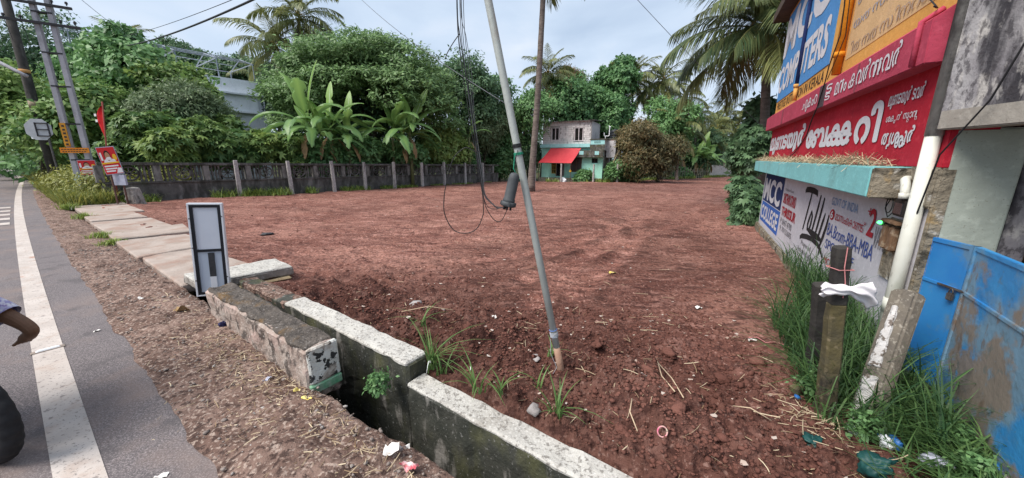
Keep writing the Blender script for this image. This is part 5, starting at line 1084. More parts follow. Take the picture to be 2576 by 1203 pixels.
# ------------------------------------------------------------------ trees
def blobs_round(c, rx, ry, rz, n, rng, br=.52):
    out = []
    for i in range(n):
        d = rng.normal(size=3); d /= np.linalg.norm(d); r = .80 * rng.random() ** .45
        k = br * (.45 + .8 * rng.random()); m = min(rx, rz * 1.3)
        out.append((c[0] + d[0] * rx * r, c[1] + d[1] * ry * r, c[2] + d[2] * rz * r, rx * k * .9 + .1, ry * k * .9 + .1, m * k * .85 + .1))
    return out
def blobs_layer(c, rx, ry, rz, n, rng):
    out = []
    for i in range(n):
        a = rng.random() * 2 * pi; r = rng.random() ** .55; lay = rng.random()
        z = c[2] + rz * (math.sqrt(max(0, 1 - r * r)) * 1.75 - .8 - .95 * lay * (1 - .3 * r))
        s = rx * (.20 + .16 * rng.random()); out.append((c[0] + cos(a) * r * rx * .95, c[1] + sin(a) * r * ry, z, s, s, s * .26))
    return out
G_CASS = leafmat('cassava_leaf', [(0.044, 0.133, 0.050), (0.080, 0.209, 0.073), (0.128, 0.296, 0.094), (0.200, 0.388, 0.121), (0.336, 0.428, 0.110)])
KIND = {  # material, leaf, clumps, per, spread, aspect, palmate, flat
    'dark': dict(mat=G_DARK, leaf=.28, clumps=80, per=15, spread=.34, aspect=.5, palmate=0, flat=.6, n=16),
    'mid': dict(mat=G_MID, leaf=.28, clumps=80, per=15, spread=.34, aspect=.55, palmate=0, flat=.5, n=16),
    'lush': dict(mat=G_LUSH, leaf=.28, clumps=85, per=14, spread=.34, aspect=.6, palmate=0, flat=.45, n=16),
    'vine': dict(mat=G_MID, leaf=.30, clumps=105, per=12, spread=.25, aspect=.75, palmate=0, flat=.6, n=18),
    'olive': dict(mat=G_OLIVE, leaf=.24, clumps=85, per=22, spread=.4, aspect=.28, palmate=0, flat=.8, n=18),
    'layer': dict(mat=G_LAYER, leaf=.27, clumps=46, per=16, spread=.30, aspect=.40, palmate=0, flat=.25, n=150),
    'brown': dict(mat=G_BROWN, leaf=.28, clumps=90, per=14, spread=.34, aspect=.35, palmate=0, flat=.9, n=15),
    'cassava': dict(mat=G_CASS, leaf=.25, clumps=36, per=5, spread=.34, aspect=.36, palmate=5, flat=.3, n=9),
    'palmdark': dict(mat=G_DARK, leaf=.17, clumps=46, per=6, spread=.30, aspect=.42, palmate=5, flat=.5, n=16)}
def tree(name, label, u, vt, vb, hw, D, kind, seed, group=None, cat='tree', tint=(.15, .95), ground=None, dens=1., leafk=1., rzk=1.):
    rng = np.random.default_rng(seed); K = KIND[kind]
    t = at(u, vt, D); b = at(u, vb, D); rx = abs(at(u + hw, (vt + vb) / 2, D).x - at(u, (vt + vb) / 2, D).x); rz = (t.z - b.z) / 2 * rzk
    gz = lz(t.x, D) if ground is None else ground; c = (0, 0, max(t.z - rz, gz + rz * .6) - gz)
    o = empty(name, (t.x, D, gz), 0, label, cat, group)
    ry = min(rx, rz * 1.6, 4.5); n = int(K['n'] * dens)
    bl = blobs_layer(c, rx, ry, rz, n, rng) if kind == 'layer' else blobs_round(c, rx * .95, ry * .95, rz * .95, n, rng)
    me = crown_mesh('crown', bl, rng, K['leaf'] * leafk, int(K['clumps']), K['per'], K['spread'], K['aspect'], tint, K['palmate'], K['flat'])
    link('crown', me, K['mat'], o)
    tr = max(.06, min(.35, rx * .07)); h = c[2]
    link('trunk', MB().tube([(0, 0, -.3), (rng.normal() * .1, 0, h * .35), (rng.normal() * .2, 0, h * .7), (0, 0, h + rz * .3)], [tr, tr * .8, tr * .6, tr * .2], 9).mesh('trunk', True), BARK, o)
    for i in range(5 if kind != 'layer' else 9):
        q = bl[rng.integers(len(bl))]; st = Vector((0, 0, h * (.35 + .5 * rng.random()))); en = Vector(q[:3])
        link('limb', MB().tube([st, st.lerp(en, .5) + Vector((0, 0, -.1 * rz + .2 * rng.random())), en], [tr * .5, tr * .32, tr * .08], 6).mesh('limb', True), BARK, o)
    return o
TG = 'trees around the lot'
T = [
 ('shade_tree', 'tall dark bluish tree at the far left edge behind the old pole', 45, 55, 340, 150, 30, 'dark', 101, (.0, .6)),
 ('vine_tree', 'tall vine draped tree rising right of the twin pole', 235, 45, 330, 125, 27, 'vine', 102, (.15, .8)),
 ('vine_tree', 'lower vine draped tree sloping down towards the steel roof frame', 355, 112, 340, 120, 25, 'vine', 103, (.3, .95)),
 ('lush_tree', 'yellow green leafy tree just left of the white building roof', 425, 160, 340, 80, 23.5, 'lush', 104, (.15, .7)),
 ('olive_tree', 'feathery olive green tree in front of the white building', 438, 210, 350, 88, 21.5, 'olive', 105, (.2, .9)),
 ('lush_tree', 'bright yellow green bushy tree at the left edge below the street light arm', 45, 180, 430, 125, 22, 'lush', 106, (.1, .75)),
 ('lush_tree', 'green bushy tree behind the twin pole and red flag', 225, 200, 425, 115, 20.5, 'lush', 107, (.0, .6)),
 ('shade_tree', 'dark tree behind the steel roof frame', 470, 112, 230, 95, 52, 'dark', 108, (.2, .8)),
 ('shade_tree', 'dark rounded tree below the coconut crown at the left', 600, 135, 240, 70, 50, 'dark', 109, (.2, .8)),
 ('shade_tree', 'dense dark tree between white building and spreading tree', 722, 135, 360, 68, 36, 'dark', 110, (.0, .65)),
 ('spreading_tree', 'broad layered spreading tree above the banana plants', 910, 82, 310, 205, 29, 'layer', 111, (.1, .95)),
 ('shade_tree', 'dark tree filling the shade under the spreading tree', 900, 220, 400, 190, 32, 'dark', 112, (.0, .45)),
 ('shade_tree', 'dark tree behind the hanging cables', 1165, 140, 350, 110, 36, 'dark', 113, (.1, .8)),
 ('lush_tree', 'light green shrubby tree behind the wall by the hanging cables', 1215, 275, 425, 60, 36, 'olive', 114, (.3, 1.)),
 ('feathery_shrub', 'pale green feathery shrub right of the banana clumps', 1110, 315, 425, 60, 31, 'lush', 115, (.3, .9)),
 ('lush_tree', 'mid green tree behind the bare palm trunk', 1290, 180, 420, 85, 38, 'mid', 116, (.2, .9)),
 ('vine_tree', 'tall creeper covered tree standing above the house roof', 1550, 133, 330, 58, 46, 'vine', 117, (.0, .7)),
 ('shade_tree', 'rounded dark green tree directly behind the house', 1445, 195, 350, 85, 43, 'mid', 118, (.0, .75)),
 ('shade_tree', 'dark green tree between house and vine covered tree', 1530, 225, 370, 85, 43, 'mid', 119, (.0, .7)),
 ('flush_tree', 'distant tree with reddish tips above the house', 1440, 178, 240, 40, 52, 'brown', 120, (.3, .8)),
 ('lush_tree', 'bright green tree behind the brown leaved tree', 1675, 262, 420, 85, 42, 'mid', 121, (.3, 1.)),
 ('flush_tree', 'brown leaved mango tree right of the house', 1622, 275, 455, 62, 34.5, 'brown', 122, (.0, .8)),
 ('flush_tree', 'lower brown green shrub at the foot of the mango tree', 1665, 340, 456, 55, 35.2, 'brown', 123, (.0, .6)),
 ('shade_tree', 'deep green tree behind the stake fence', 1760, 325, 440, 90, 56, 'dark', 124, (.2, .9)),
 ('shade_tree', 'tall dark leafy tree behind the shop corner', 1915, 250, 440, 50, 15.5, 'dark', 125, (.1, .85)),
 ('shade_tree', 'dark shade tree at the far right end of the lot', 1900, 320, 450, 50, 42, 'dark', 126, (.2, .8)),
 ('lush_tree', 'green tree beyond the bare trunk and left of the house', 1250, 250, 420, 60, 42, 'mid', 127, (.1, .8)),
]
for nm, lb, u, vt, vb, hw, D, k, sd_, tn in T:
    tree(nm, lb, u, vt, vb, hw, D, k, sd_, TG, tint=tn, leafk=(1.25 if D > 40 else 1.))
# cassava and creeper shrubs spilling over the boundary wall
cs = [(345, 262, 425, 46, 17.8), (420, 330, 420, 44, 17.2), (495, 288, 420, 46, 18.6), (580, 348, 420, 44, 19.3), (655, 330, 420, 42, 20.4), (735, 352, 420, 40, 21.2), (300, 330, 430, 45, 18.2), (640, 335, 410, 40, 23.0), (530, 290, 400, 45, 21.5), (440, 275, 390, 55, 20.2)]
cl_ = ['leafy cassava shrub beside the red flag', 'leafy cassava shrub above the wall, second from the flag', 'leafy cassava shrub above the wall, third from the flag', 'leafy cassava shrub above the wall, fourth from the flag', 'leafy cassava shrub above the wall below the white building', 'leafy cassava shrub left of the banana clump', 'leafy shrub behind the larger poster board', 'tall leafy shrub hiding the foot of the white building', 'tall leafy shrub under the olive tree', 'tall leafy shrub behind the flag side cassava']
for i, (u, vt, vb, hw, D) in enumerate(cs):
    tree('cassava_shrub', cl_[i], u, vt, vb, hw, D, 'cassava', 200 + i, 'cassava shrubs behind the boundary wall', 'shrub', ((.0, .12, .05)[i % 3], (.6, .95, .75)[i % 3]), dens=1.8, leafk=1. + .15 * (i % 2))
under = [(800, 350, 430, 60, 22.6, 'mid'), (900, 355, 430, 60, 24.2, 'mid'), (1000, 360, 430, 55, 26, 'mid'), (1080, 365, 430, 42, 29.6, 'lush'), (1160, 365, 432, 45, 33.5, 'mid'), (1255, 370, 440, 55, 37.5, 'mid'), (1330, 330, 440, 40, 39, 'dark')]
ul = ['low green undergrowth below the first banana clump', 'low green undergrowth between the banana clumps', 'low green undergrowth below the second banana clump', 'low light green bush right of the banana clumps', 'low bush behind the wall by the cables', 'low bush at the far end of the boundary wall', 'dark bush between the palm trunk and the house']
for i, (u, vt, vb, hw, D, k) in enumerate(under): tree('bush', ul[i], u, vt, vb, hw, D, k, 230 + i, 'bushes behind the boundary wall', 'bush', (.1, .85), dens=.7)
for i, (u, vt, vb, hw, D, lb) in enumerate([(1467, 436, 460, 15, 35.2, 'dark green bush before the mint house wall'), (1545, 408, 462, 18, 35.0, 'green bush by the mossy stairs'), (1600, 405, 460, 40, 34.6, 'dark bush with a yellow flower beside the stairs'), (1720, 425, 452, 22, 48.5, 'weedy bush along the stake fence'), (1868, 422, 446, 20, 64, 'pale bush at the end of the picket fence')]):
    tree('bush', lb, u, vt, vb, hw, D, 'mid', 250 + i, 'bushes along the far edge', 'bush', (.1, .9), dens=.6)
# broad dark bush at the far corner of the shop wall
bc = L(1888, 590)
for i, (u, vt, vb, hw, D, lb) in enumerate([(1893, 420, 590, 26, 10.8, 'dark palmate bush against the far corner of the shop wall'), (1888, 500, 594, 20, 10.2, 'lower dark palmate bush at the foot of the shop corner'), (1905, 330, 440, 36, 13.2, 'dark leafy shrub behind the turquoise ledge end')]):
    tree('corner_bush', lb, u, vt, vb, hw, D, 'palmdark', 270 + i, 'bushes at the shop corner', 'bush', (.1, .9), leafk=1.)
# far wooded belt closing the horizon
rng = np.random.default_rng(5); bl = []
for i in range(120):
    x = -110 + 2.05 * i + rng.normal() * 2; D = 74 + rng.random() * 10; h = 8 + 3.5 * rng.random() + 1.5 * sin(i * .5)
    for k in range(3): bl.append((x + rng.normal() * 1.5, D + rng.normal() * 1.5, h * (.25 + .3 * k) - 1.4, 2.6, 2.4, h * .26))
tag(link('far_wood', crown_mesh('far_wood', bl, rng, .55, 22, 9, .5, .6, (.1, .7)), G_DARK), 'distant wood closing the view behind the lot', kind='stuff')
rng = np.random.default_rng(6); bl = []
for i in range(34):
    a = rng.random(); x = -62 + 36 * a + rng.normal() * 2; D = 24 + 14 * rng.random() + 10 * (1 - a); h = 3.0 + 3.5 * rng.random()
    for k in range(3): bl.append((x + rng.normal() * 1.2, D + rng.normal(), h * (.25 + .3 * k), 2.0, 2.0, h * .26))
tag(link('roadside_wood', crown_mesh('roadside_wood', bl, rng, .4, 30, 10, .5, .6, (.1, .8)), G_MID), 'mass of roadside trees far along the road', kind='stuff')

# ------------------------------------------------------------------ coconut palms
def frond_mesh(e0, curve, npair, seed, hang=.5, tintb=.3, ln=.20, wdt=.010):
    rng = np.random.default_rng(seed); pts = []; p = np.zeros(3); ang_ = e0; N = 26
    for i in range(N + 1):
        pts.append(p.copy()); ang_ = e0 - curve * (i / N) ** 1.3; p = p + np.array([cos(ang_), .04 * sin(i * .2 + seed), sin(ang_)]) / N
    pts = np.array(pts); V = []; Fq = []; T_ = []
    for i in range(N):                                   # rachis as a thin 3 sided tube
        w0, w1 = .014 * (1 - .85 * i / N), .014 * (1 - .85 * (i + 1) / N); k = len(V)
        for q, w in ((pts[i], w0), (pts[i + 1], w1)): V += [q + (0, -w, 0), q + (0, w, 0), q + (0, 0, -w * 1.2), q + (0, 0, -w * 1.2)]
        Fq += [(k, k + 1, k + 5, k + 4), (k + 1, k + 2, k + 6, k + 5), (k + 3, k, k + 4, k + 7)]; T_ += [.75] * 8
    for j in range(npair):
        t = .14 + .86 * (j + .5) / npair; x = t * N; i = min(int(x), N - 1); f = x - i; b = pts[i] * (1 - f) + pts[i + 1] * f; tg = unit((pts[i + 1] - pts[i])[None])[0]
        l = ln * (.35 + 1.05 * math.sin(pi * min(1, .12 + t * .86)) ** .8) 
        for s in (-1, 1):
            if rng.random() < .04: continue
            d = unit((tg * (.35 + .45 * t) + np.array([0, s * (.85 - .3 * t), -.15 + .25 * (1 - t)]) + rng.normal(size=3) * .06)[None])[0]; hg = hang * (.8 + .5 * rng.random()); k = len(V); lj = l * (.85 + .3 * rng.random())
            wv = unit(np.cross(d, [0, 0, 1.])[None])[0] * wdt
            m = b + d * lj * .5 + (0, 0, -hg * lj * .18); e_ = b + d * lj * (1 - .25 * hg) + (0, 0, -hg * lj * .72)
            V += [b - wv * .6, b + wv * .6, m - wv, m + wv, e_ - wv * .1, e_ + wv * .1]; Fq += [(k, k + 1, k + 3, k + 2), (k + 2, k + 3, k + 5, k + 4)]
            T_ += [min(1, max(0, tintb + .25 * (rng.random() - .4)))] * 6
    return np_mesh('frond', np.array(V), np.array(Fq), np.array(T_))
FR = [frond_mesh(radians(a), c, 46, i, hg, tb) for i, (a, c, hg, tb) in enumerate([(78, .9, .35, .40), (62, 1.2, .45, .32), (45, 1.35, .55, .28), (28, 1.4, .7, .25), (8, 1.3, .85, .20), (-14, 1.0, .9, .22), (-38, .7, .9, .45)])]
FRN = [frond_mesh(radians(a), c, 88, 20 + i, hg, tb, .23, .0062) for i, (a, c, hg, tb) in enumerate([(80, .8, .35, .42), (66, 1.0, .5, .34), (52, 1.2, .6, .28), (36, 1.3, .7, .18), (20, 1.3, .8, .12), (4, 1.1, .85, .08), (-14, .9, .9, .30)])]
COCO = M('coconut', (.30, .22, .05), (.14, .16, .04), 4, rough=.6, bump=.2); INFL = M('palm_flower', (.50, .27, .06), (.35, .2, .06), 6, bump=0)
def palm(label, base, top, flen, nf, seed, near=False, r0=.16, nuts=True, wind=0.):
    rng = np.random.default_rng(seed); base, top = Vector(base), Vector(top); o = empty('coconut_palm', base, 0, label, 'palm', 'coconut palms'); d = top - base
    pts = [d * t + Vector((0, 0, 0)) + Vector((sin(t * 3) * .12, cos(t * 2) * .05, 0)) * min(1, t * 3) * (1 - t) for t in np.linspace(0, 1, 30)]; rad = [r0 * (1 + .5 * math.exp(-i / 1.5) - .35 * i / 29) * (1 + .045 * (i % 2)) for i in range(30)]
    link('trunk', MB().tube(pts, rad, 14).mesh('trunk', True), PALMBARK, o)
    fr = FRN if near else FR
    for i in range(nf):
        t = (i + .5) / nf; k = min(6, int(t * 7)); f = link('frond', fr[k], G_PALM, o); s = flen * (.85 + .3 * rng.random()) * (.8 if k == 0 else 1)
        f.location = d + Vector((0, 0, .05 - .35 * t)); f.rotation_euler = (rng.normal() * .15, 0, i * 2.39996 + rng.normal() * .15); f.scale = (s, s, s)
    if nuts:
        for i in range(7):
            a = i * .9; n_ = link('coconut', COCO_ME, COCO, o); n_.location = d + Vector((cos(a) * .24, sin(a) * .24, -.30 - .1 * (i % 2))); n_.scale = (1, 1, 1.15)
        for i in range(3):
            a = i * 2.1 + .5; link('flower_stalk', MB().tube([d, d + Vector((cos(a) * .3, sin(a) * .3, .25)), d + Vector((cos(a) * .55, sin(a) * .55, .05))], [.03, .05, .02], 6).mesh('flower_stalk'), INFL, o)
    return o
bmn = bmesh.new(); bmesh.ops.create_icosphere(bmn, subdivisions=2, radius=.12); COCO_ME = bpy.data.meshes.new('coconut'); bmn.to_mesh(COCO_ME); bmn.free(); COCO_ME.polygons.foreach_set('use_smooth', np.ones(len(COCO_ME.polygons), bool))
def palm_px(label, uc, vc, ub, D, flen, nf, seed, **k):
    t = at(uc, vc, D); b = at(ub, 400, D); b.z = lz(b.x, D) - .1; return palm(label, b, t, flen, nf, seed, **k)
pt = L(1335, 480)
palm('bare slender palm trunk in mid lot with its crown above the frame', (pt.x, pt.y, pt.z - .1), (pt.x + .75, pt.y + .1, 14.5), 3.6, 22, 1, r0=.20)
palm_px('tall coconut palm above the left trees, higher crown', 752, 40, 735, 38, 4.6, 24, 2)
palm_px('coconut palm with lower crown beside the tall left one', 690, 112, 700, 36, 4.2, 22, 3)
palm_px('slim coconut palm rising left of the house', 1378, 185, 1362, 42, 3.6, 26, 4)
palm_px('coconut palm crown behind the vine covered tree', 1592, 198, 1590, 46, 3.6, 22, 5, nuts=False)
palm_px('coconut palm with dark fronds above the brown mango tree', 1668, 200, 1665, 46, 3.8, 24, 6)
palm_px('coconut palm with low sweeping fronds right of the mango tree', 1705, 318, 1708, 41, 3.8, 20, 7, nuts=False)
palm_px('coconut palm crown left of the picket fence palms', 1750, 292, 1752, 54, 3.9, 20, 8)
palm_px('small coconut palm directly behind the picket fence', 1802, 318, 1800, 60, 4.1, 20, 9)
palm_px('coconut palm with visible trunk behind the picket fence end', 1858, 312, 1852, 67, 4.6, 22, 10)
palm_px('distant coconut palm peeping behind the white building', 655, 190, 655, 46, 3.4, 16, 12, nuts=False)
palm_px('coconut palm crown just right of the vine covered tree', 1632, 222, 1632, 52, 3.8, 20, 14)
palm_px('coconut palm between the mango tree and the low sweeping palm', 1722, 242, 1722, 52, 3.8, 20, 15)
palm_px('coconut palm behind the small picket fence palm', 1828, 292, 1826, 68, 4.6, 20, 16, nuts=False)
palm_px('low young palm beside the picket fence', 1775, 345, 1775, 56, 3.8, 18, 17, nuts=False)
palm_px('distant palm crown above the vine trees at the left', 305, 105, 300, 44, 3.2, 14, 13, nuts=False)
palm('large coconut palm leaning over the shop roof at the right', (10.05, 14.3, lz(10, 14.3)), (at(1932, 62, 14.2).x, 14.2, at(1932, 62, 14.2).z), 3.35, 46, 11, near=True, r0=.19)
# slim dead palm and thin stems
hang('bare_stem', 'thin pale leaning trunk beside the slim palm', [at(1352, 330, 41), at(1368, 270, 41), at(1376, 215, 41)], .16, PALMBARK, 'tree trunk')

# ------------------------------------------------------------------ banana plants
def banana_leaf(e0, curve, seed, tb):
    rng = np.random.default_rng(seed); N = 16; p = np.zeros(3); V = []; Fq = []; T_ = []
    rows = []
    for i in range(N + 1):
        t = i / N; an = e0 - curve * t ** 1.4; tg = np.array([cos(an), 0, sin(an)]); w = .0 if t < .2 else .090 * math.sin(pi * min(1, (t - .2) / .8) ** .8) ** .55
        nrm = np.array([-sin(an), 0, cos(an)]); jl, jr = 1 - .45 * (rng.random() < .35), 1 - .45 * (rng.random() < .35)
        ws = max(w, .006); dr = .35 + .25 * t
        rows.append((p - nrm * .008, p + nrm * (ws * .18) + np.array([0, ws * .55, 0]), p + nrm * (ws * .05) + np.array([0, ws * jl, -ws * dr * .4]), p + nrm * (ws * .18) + np.array([0, -ws * .55, 0]), p + nrm * (ws * .05) + np.array([0, -ws * jr, -ws * dr * .4])))
        p = p + tg / N
    for r in rows: V += list(r); T_ += [min(1, tb + .3), tb, tb + .05 * rng.random(), tb, tb + .05 * rng.random()]
    for i in range(N):
        k = 5 * i; Fq += [(k, k + 5, k + 6, k + 1), (k + 1, k + 6, k + 7, k + 2), (k + 5, k, k + 3, k + 8), (k + 8, k + 3, k + 4, k + 9)]
    return np_mesh('leaf', np.array(V), np.array(Fq), np.clip(np.array(T_), 0, 1), smooth=True)
BL = [banana_leaf(radians(a), c, i, tb) for i, (a, c, tb) in enumerate([(82, .3, .95), (62, 1.3, .6), (50, 1.7, .5), (38, 1.8, .45), (22, 1.6, .4), (72, .8, .75), (5, 1.3, .35), (54, 2.6, .5)])]
STEMG = M('banana_stem', (.16, .18, .07), (.09, .08, .04), 4, rough=.6, bump=.3, stretch=(3, 3, .5)); DEADB = M('dead_banana_leaf', (.30, .20, .10), (.20, .13, .07), 5, bump=.3); YELB = M('yellow_banana_leaf', (.62, .36, .04), (.5, .42, .05), 5, bump=.1)
def banana(label, u, vb, D, h, seed, n=10, flen=2.0, yaw=0.):
    flen *= 1.22; n -= 2
    rng = np.random.default_rng(seed); p = at(u, vb, D); p.z = lz(p.x, D); o = empty('banana_plant', p, yaw, label, 'banana plant', 'banana plants behind the boundary wall')
    link('stem', MB().tube([(0, 0, -.1), (.03, 0, h * .5), (.05, 0, h)], [.14, .11, .07], 10).mesh('stem', True), STEMG, o)
    for i in range(n):
        k = [0, 5, 1, 2, 3, 2, 7, 4, 3, 4, 6, 7, 6, 2][i % 14]; f = link('leaf', BL[k], G_BANANA, o); s = flen * (.85 + .3 * rng.random()); f.location = (.05, 0, h - .05 * i * .5); f.rotation_euler = (rng.normal() * .2, 0, i * 2.4 + rng.normal() * .3); f.scale = (s, s * 1.15, s)
    for i in range(2):
        f = link('leaf', BL7Y, YELB if i else DEADB, o); f.location = (.05, 0, h - .25); f.rotation_euler = (0, .3, 1 + seed + i * 2.6); f.scale = (flen * .6,) * 3
    return o
BL7Y = banana_leaf(radians(-20), 1.0, 9, .3)
def bpx(u, vtop, D):  # stem height so that the crown joint sits at vtop
    q = at(u, vtop, D); return q.z - lz(q.x, D)
banana('tall banana plant with upright new leaf, left clump', 782, 400, 21.5, bpx(782, 312, 21.5), 1, 14, 2.9, .3)
banana('banana plant leaning right in the left clump', 838, 400, 22.0, bpx(838, 325, 22), 2, 13, 2.6, 1.4)
banana('lower banana plant at the foot of the left clump', 815, 400, 21.8, bpx(810, 352, 21.8), 3, 11, 2.1, 2.4)
banana('small banana plant at the right side of the left clump', 880, 400, 22.6, bpx(880, 345, 22.6), 4, 10, 2.1, .9)
banana('banana plant with two upright leaves, second clump', 990, 400, 25.0, bpx(990, 330, 25), 5, 13, 2.7, .2)
banana('banana plant right of centre in the second clump', 1035, 400, 25.4, bpx(1035, 332, 25.4), 6, 13, 2.6, 2.0)
banana('low banana plant at the front of the second clump', 1010, 400, 25.2, bpx(1010, 358, 25.2), 7, 10, 2.0, 1.1)
banana('lone small banana plant behind the cables', 1180, 400, 31, bpx(1180, 345, 31), 8, 9, 2.0, .5)
for i, (u, v, lb) in enumerate([(1712, 392, 'banana plant behind the stake fence, left one'), (1748, 398, 'banana plant behind the stake fence, middle one'), (1780, 400, 'banana plant behind the stake fence, right one')]): banana(lb, u, 420, 50 + i, bpx(u, v, 50 + i), 20 + i, 12, 3.0, i * 1.3)

# ------------------------------------------------------------------ grasses and weeds
def grass(name, label, P, h0, h1, wd, mat, rng, lean=(.2, .9), tint=(.1, 1.), seg=3, mode='stuff'):
    n = len(P); h = h0 + (h1 - h0) * rng.random(n) ** 1.3; me = blades_mesh(name, P, h, lean[0] + (lean[1] - lean[0]) * rng.random(n), np.full(n, wd) * (.7 + .6 * rng.random(n)), rng, tint, seg)
    return tag(link(name, me, mat), label, kind=mode)
rng = np.random.default_rng(77)
# along the foot of the boundary wall and the fence
k = rng.uniform(-4, 19, 9000); o = np.abs(rng.normal(0, .28, 9000)) * -1 + .28; keepm = fbm(k * .7, 0, 0, 3, 4) > -.35; k, o = k[keepm], o[keepm]
X = FP0[0] + FDV.x * k + FNV.x * o; Y = FP0[1] + FDV.y * k + FNV.y * o
P = np.stack([X, Y, -.018 * np.clip((X - .65) * .57 + (Y - 1.6) * .82, 0, 70) - .02], 1)
hs_ = np.clip(1.3 - k / 14, .35, 1.2)
me = blades_mesh('fence_grass', P, hs_ * (.12 + .40 * rng.random(len(P)) ** 2), .3 + .7 * rng.random(len(P)), np.full(len(P), .016), rng, (.0, 1.), 3); tag(link('fence_grass', me, G_FENCE), 'bright weeds along the foot of the boundary wall', kind='stuff')
x = rng.uniform(1.5, 38, 3600); yy = np.interp(x, [-2.2, 9., 13.2, 16.3, 20.5, 25.5, 29.3, 36, 42], [34.2, 34.4, 38., 41.6, 44.8, 48.6, 52.5, 59, 64.8]) + rng.normal(0, .25, 3600) 
P = np.stack([x, yy, -.018 * ((x - .65) * .57 + (yy - 1.6) * .82) - .02], 1); m = fbm(x * .8, 0, 0, 3, 14) > -.1
grass('far_edge_grass', 'bright weeds along the far edge of the lot', P[m], .15, .55, .03, G_FENCE, rng)
# tall yellowish weeds on the roadside at the left
n = 12000; b = rng.uniform(17.5, 34, n); d = -.55 + rng.random(n) ** .8 * (1.2 + (b - 17) * .16); P = np.stack([RO.x + RT.x * b + RN.x * d, RO.y + RT.y * b + RN.y * d, np.full(n, -.03)], 1)
grass('roadside_weeds', 'tall yellowish weeds and grass on the road verge', P, .25, .85, .022, G_WEED, rng, (.2, .8))
n = 5000; b = rng.uniform(30, 75, n); d = -.4 + rng.random(n) * 5; P = np.stack([RO.x + RT.x * b + RN.x * d, RO.y + RT.y * b + RN.y * d, np.full(n, -.03)], 1)
grass('verge_grass', 'grass bank far along the road verge', P, .4, 1.3, .06, G_WEED, rng, (.2, .8), (.2, 1.))
wr = np.random.default_rng(8); bl = []
for i in range(26): q = R(wr.uniform(19, 34), wr.uniform(.0, 3.0)); bl.append((q.x, q.y, wr.uniform(.3, .9), .7, .7, .5))
tag(link('verge_shrubs', crown_mesh('verge_shrubs', bl, wr, .13, 70, 14, .45, .5, (.2, 1.)), G_WEED), 'tangled low shrubs on the road verge', kind='stuff')
# tufts growing between the path slabs
tufts = [(R(13.75, -.40), .22, 'tuft of grass beside the fifth path slab'), (R(9.5, -.50), .18, 'tuft of grass at the edge of the raised slab'), (R(8.5, -.46), .14, 'small tuft of grass by the second path slab'), (R(16.9, -.42), .28, 'bigger tuft of grass by the farthest slab')]
for p, h, lb in tufts:
    n = 260; a = rng.random(n) * 2 * pi; r = np.minimum(np.abs(rng.normal(0, .13, n)), .25); P = np.stack([p.x + np.cos(a) * r, p.y + np.sin(a) * r, np.full(n, .01)], 1)
    tag(link('grass_tuft', blades_mesh('grass_tuft', P, h * (.5 + .7 * rng.random(n)), .3 + .8 * rng.random(n), np.full(n, .008), rng, (.2, 1.), 3), G_FENCE), lb, 'grass tuft', 'grass tufts between the slabs')
# long grass by the gate and the posts
def wpts(n, s0, s1, o0, o1): 
    s = rng.uniform(s0, s1, n); o = rng.uniform(o0, o1, n); return np.stack([WB.x + WE.x * s + WN.x * o, WB.y + WE.y * s + WN.y * o, np.full(n, -.06)], 1)
P = np.concatenate([wpts(900, 6.7, 8.1, .03, .40), wpts(1700, 7.2, 9.1, .05, .70), wpts(120, 4.2, 6.4, .0, .14)])
grass('gate_grass', 'long dark grass growing along the white wall and the posts', P, .20, .78, .0060, G_GRASS, rng, (.3, 1.2), (.0, .6), 4)
n = 1900; t = rng.random(n) ** .8; gx = 3.12 + (2.30 - 3.12) * t * 1.05; gy = 2.285 + (1.09 - 2.285) * t * 1.05; oo = np.abs(rng.normal(0, .22, n)) + .0
P = np.stack([gx - .825 * oo * .8, gy + .565 * oo * .8 - .1 * rng.random(n), np.full(n, -.06)], 1)
grass('gate_grass', 'long bright grass in front of the blue gate', P, .12, .42, .006, G_GRASS, rng, (.6, 1.5), (.1, .85), 4)
# stems of tall weeds standing against the white wall
n = 420; s = rng.normal(6.75, .42, n); o = rng.uniform(.08, .35, n); P = np.stack([WB.x + WE.x * s + WN.x * o, WB.y + WE.y * s + WN.y * o, rng.uniform(-.05, .25, n)], 1)
grass('wall_weeds', 'tall dark thin weeds standing against the college advertisement', P, .3, .75, .005, G_GRASS, rng, (.3, 1.0), (.0, .4), 4)
# green clumps in the soil beside the drain
cl2 = [(G(1085, 935), .34, 30, 'large green grass clump behind the step of the drain wall'), (G(1065, 860), .26, 8, 'thin grass shoots above the step of the drain wall'), (G(1200, 1010), .26, 12, 'small grass clump beside the lower drain wall'), (G(1260, 1030), .17, 7, 'low grass shoots right of the lower wall clump'), (L(1400, 1075), .22, 18, 'grass and clover clump in front of the leaning pole'), (L(1390, 940), .14, 7, 'small green shoots at the foot of the leaning pole'), (L(1355, 1000), .16, 4, 'single long grass blades between pole and drain'), (L(1112, 940), .2, 8, 'grass shoots right of the drain wall step')]
for p, h, n, lb in cl2:
    a = rng.random(n) * 2 * pi; r = np.abs(rng.normal(0, .025, n)); P = np.stack([p.x + np.cos(a) * r, p.y + np.sin(a) * r, np.full(n, lotz(p.x, p.y) - .01)], 1)
    tag(link('grass_clump', blades_mesh('grass_clump', P, 1.35 * h * (.55 + .6 * rng.random(n)), .25 + .9 * rng.random(n), np.full(n, .0075), rng, (.6, 1.), 5), G_GRASS), lb, 'grass clump', 'grass clumps beside the drain')

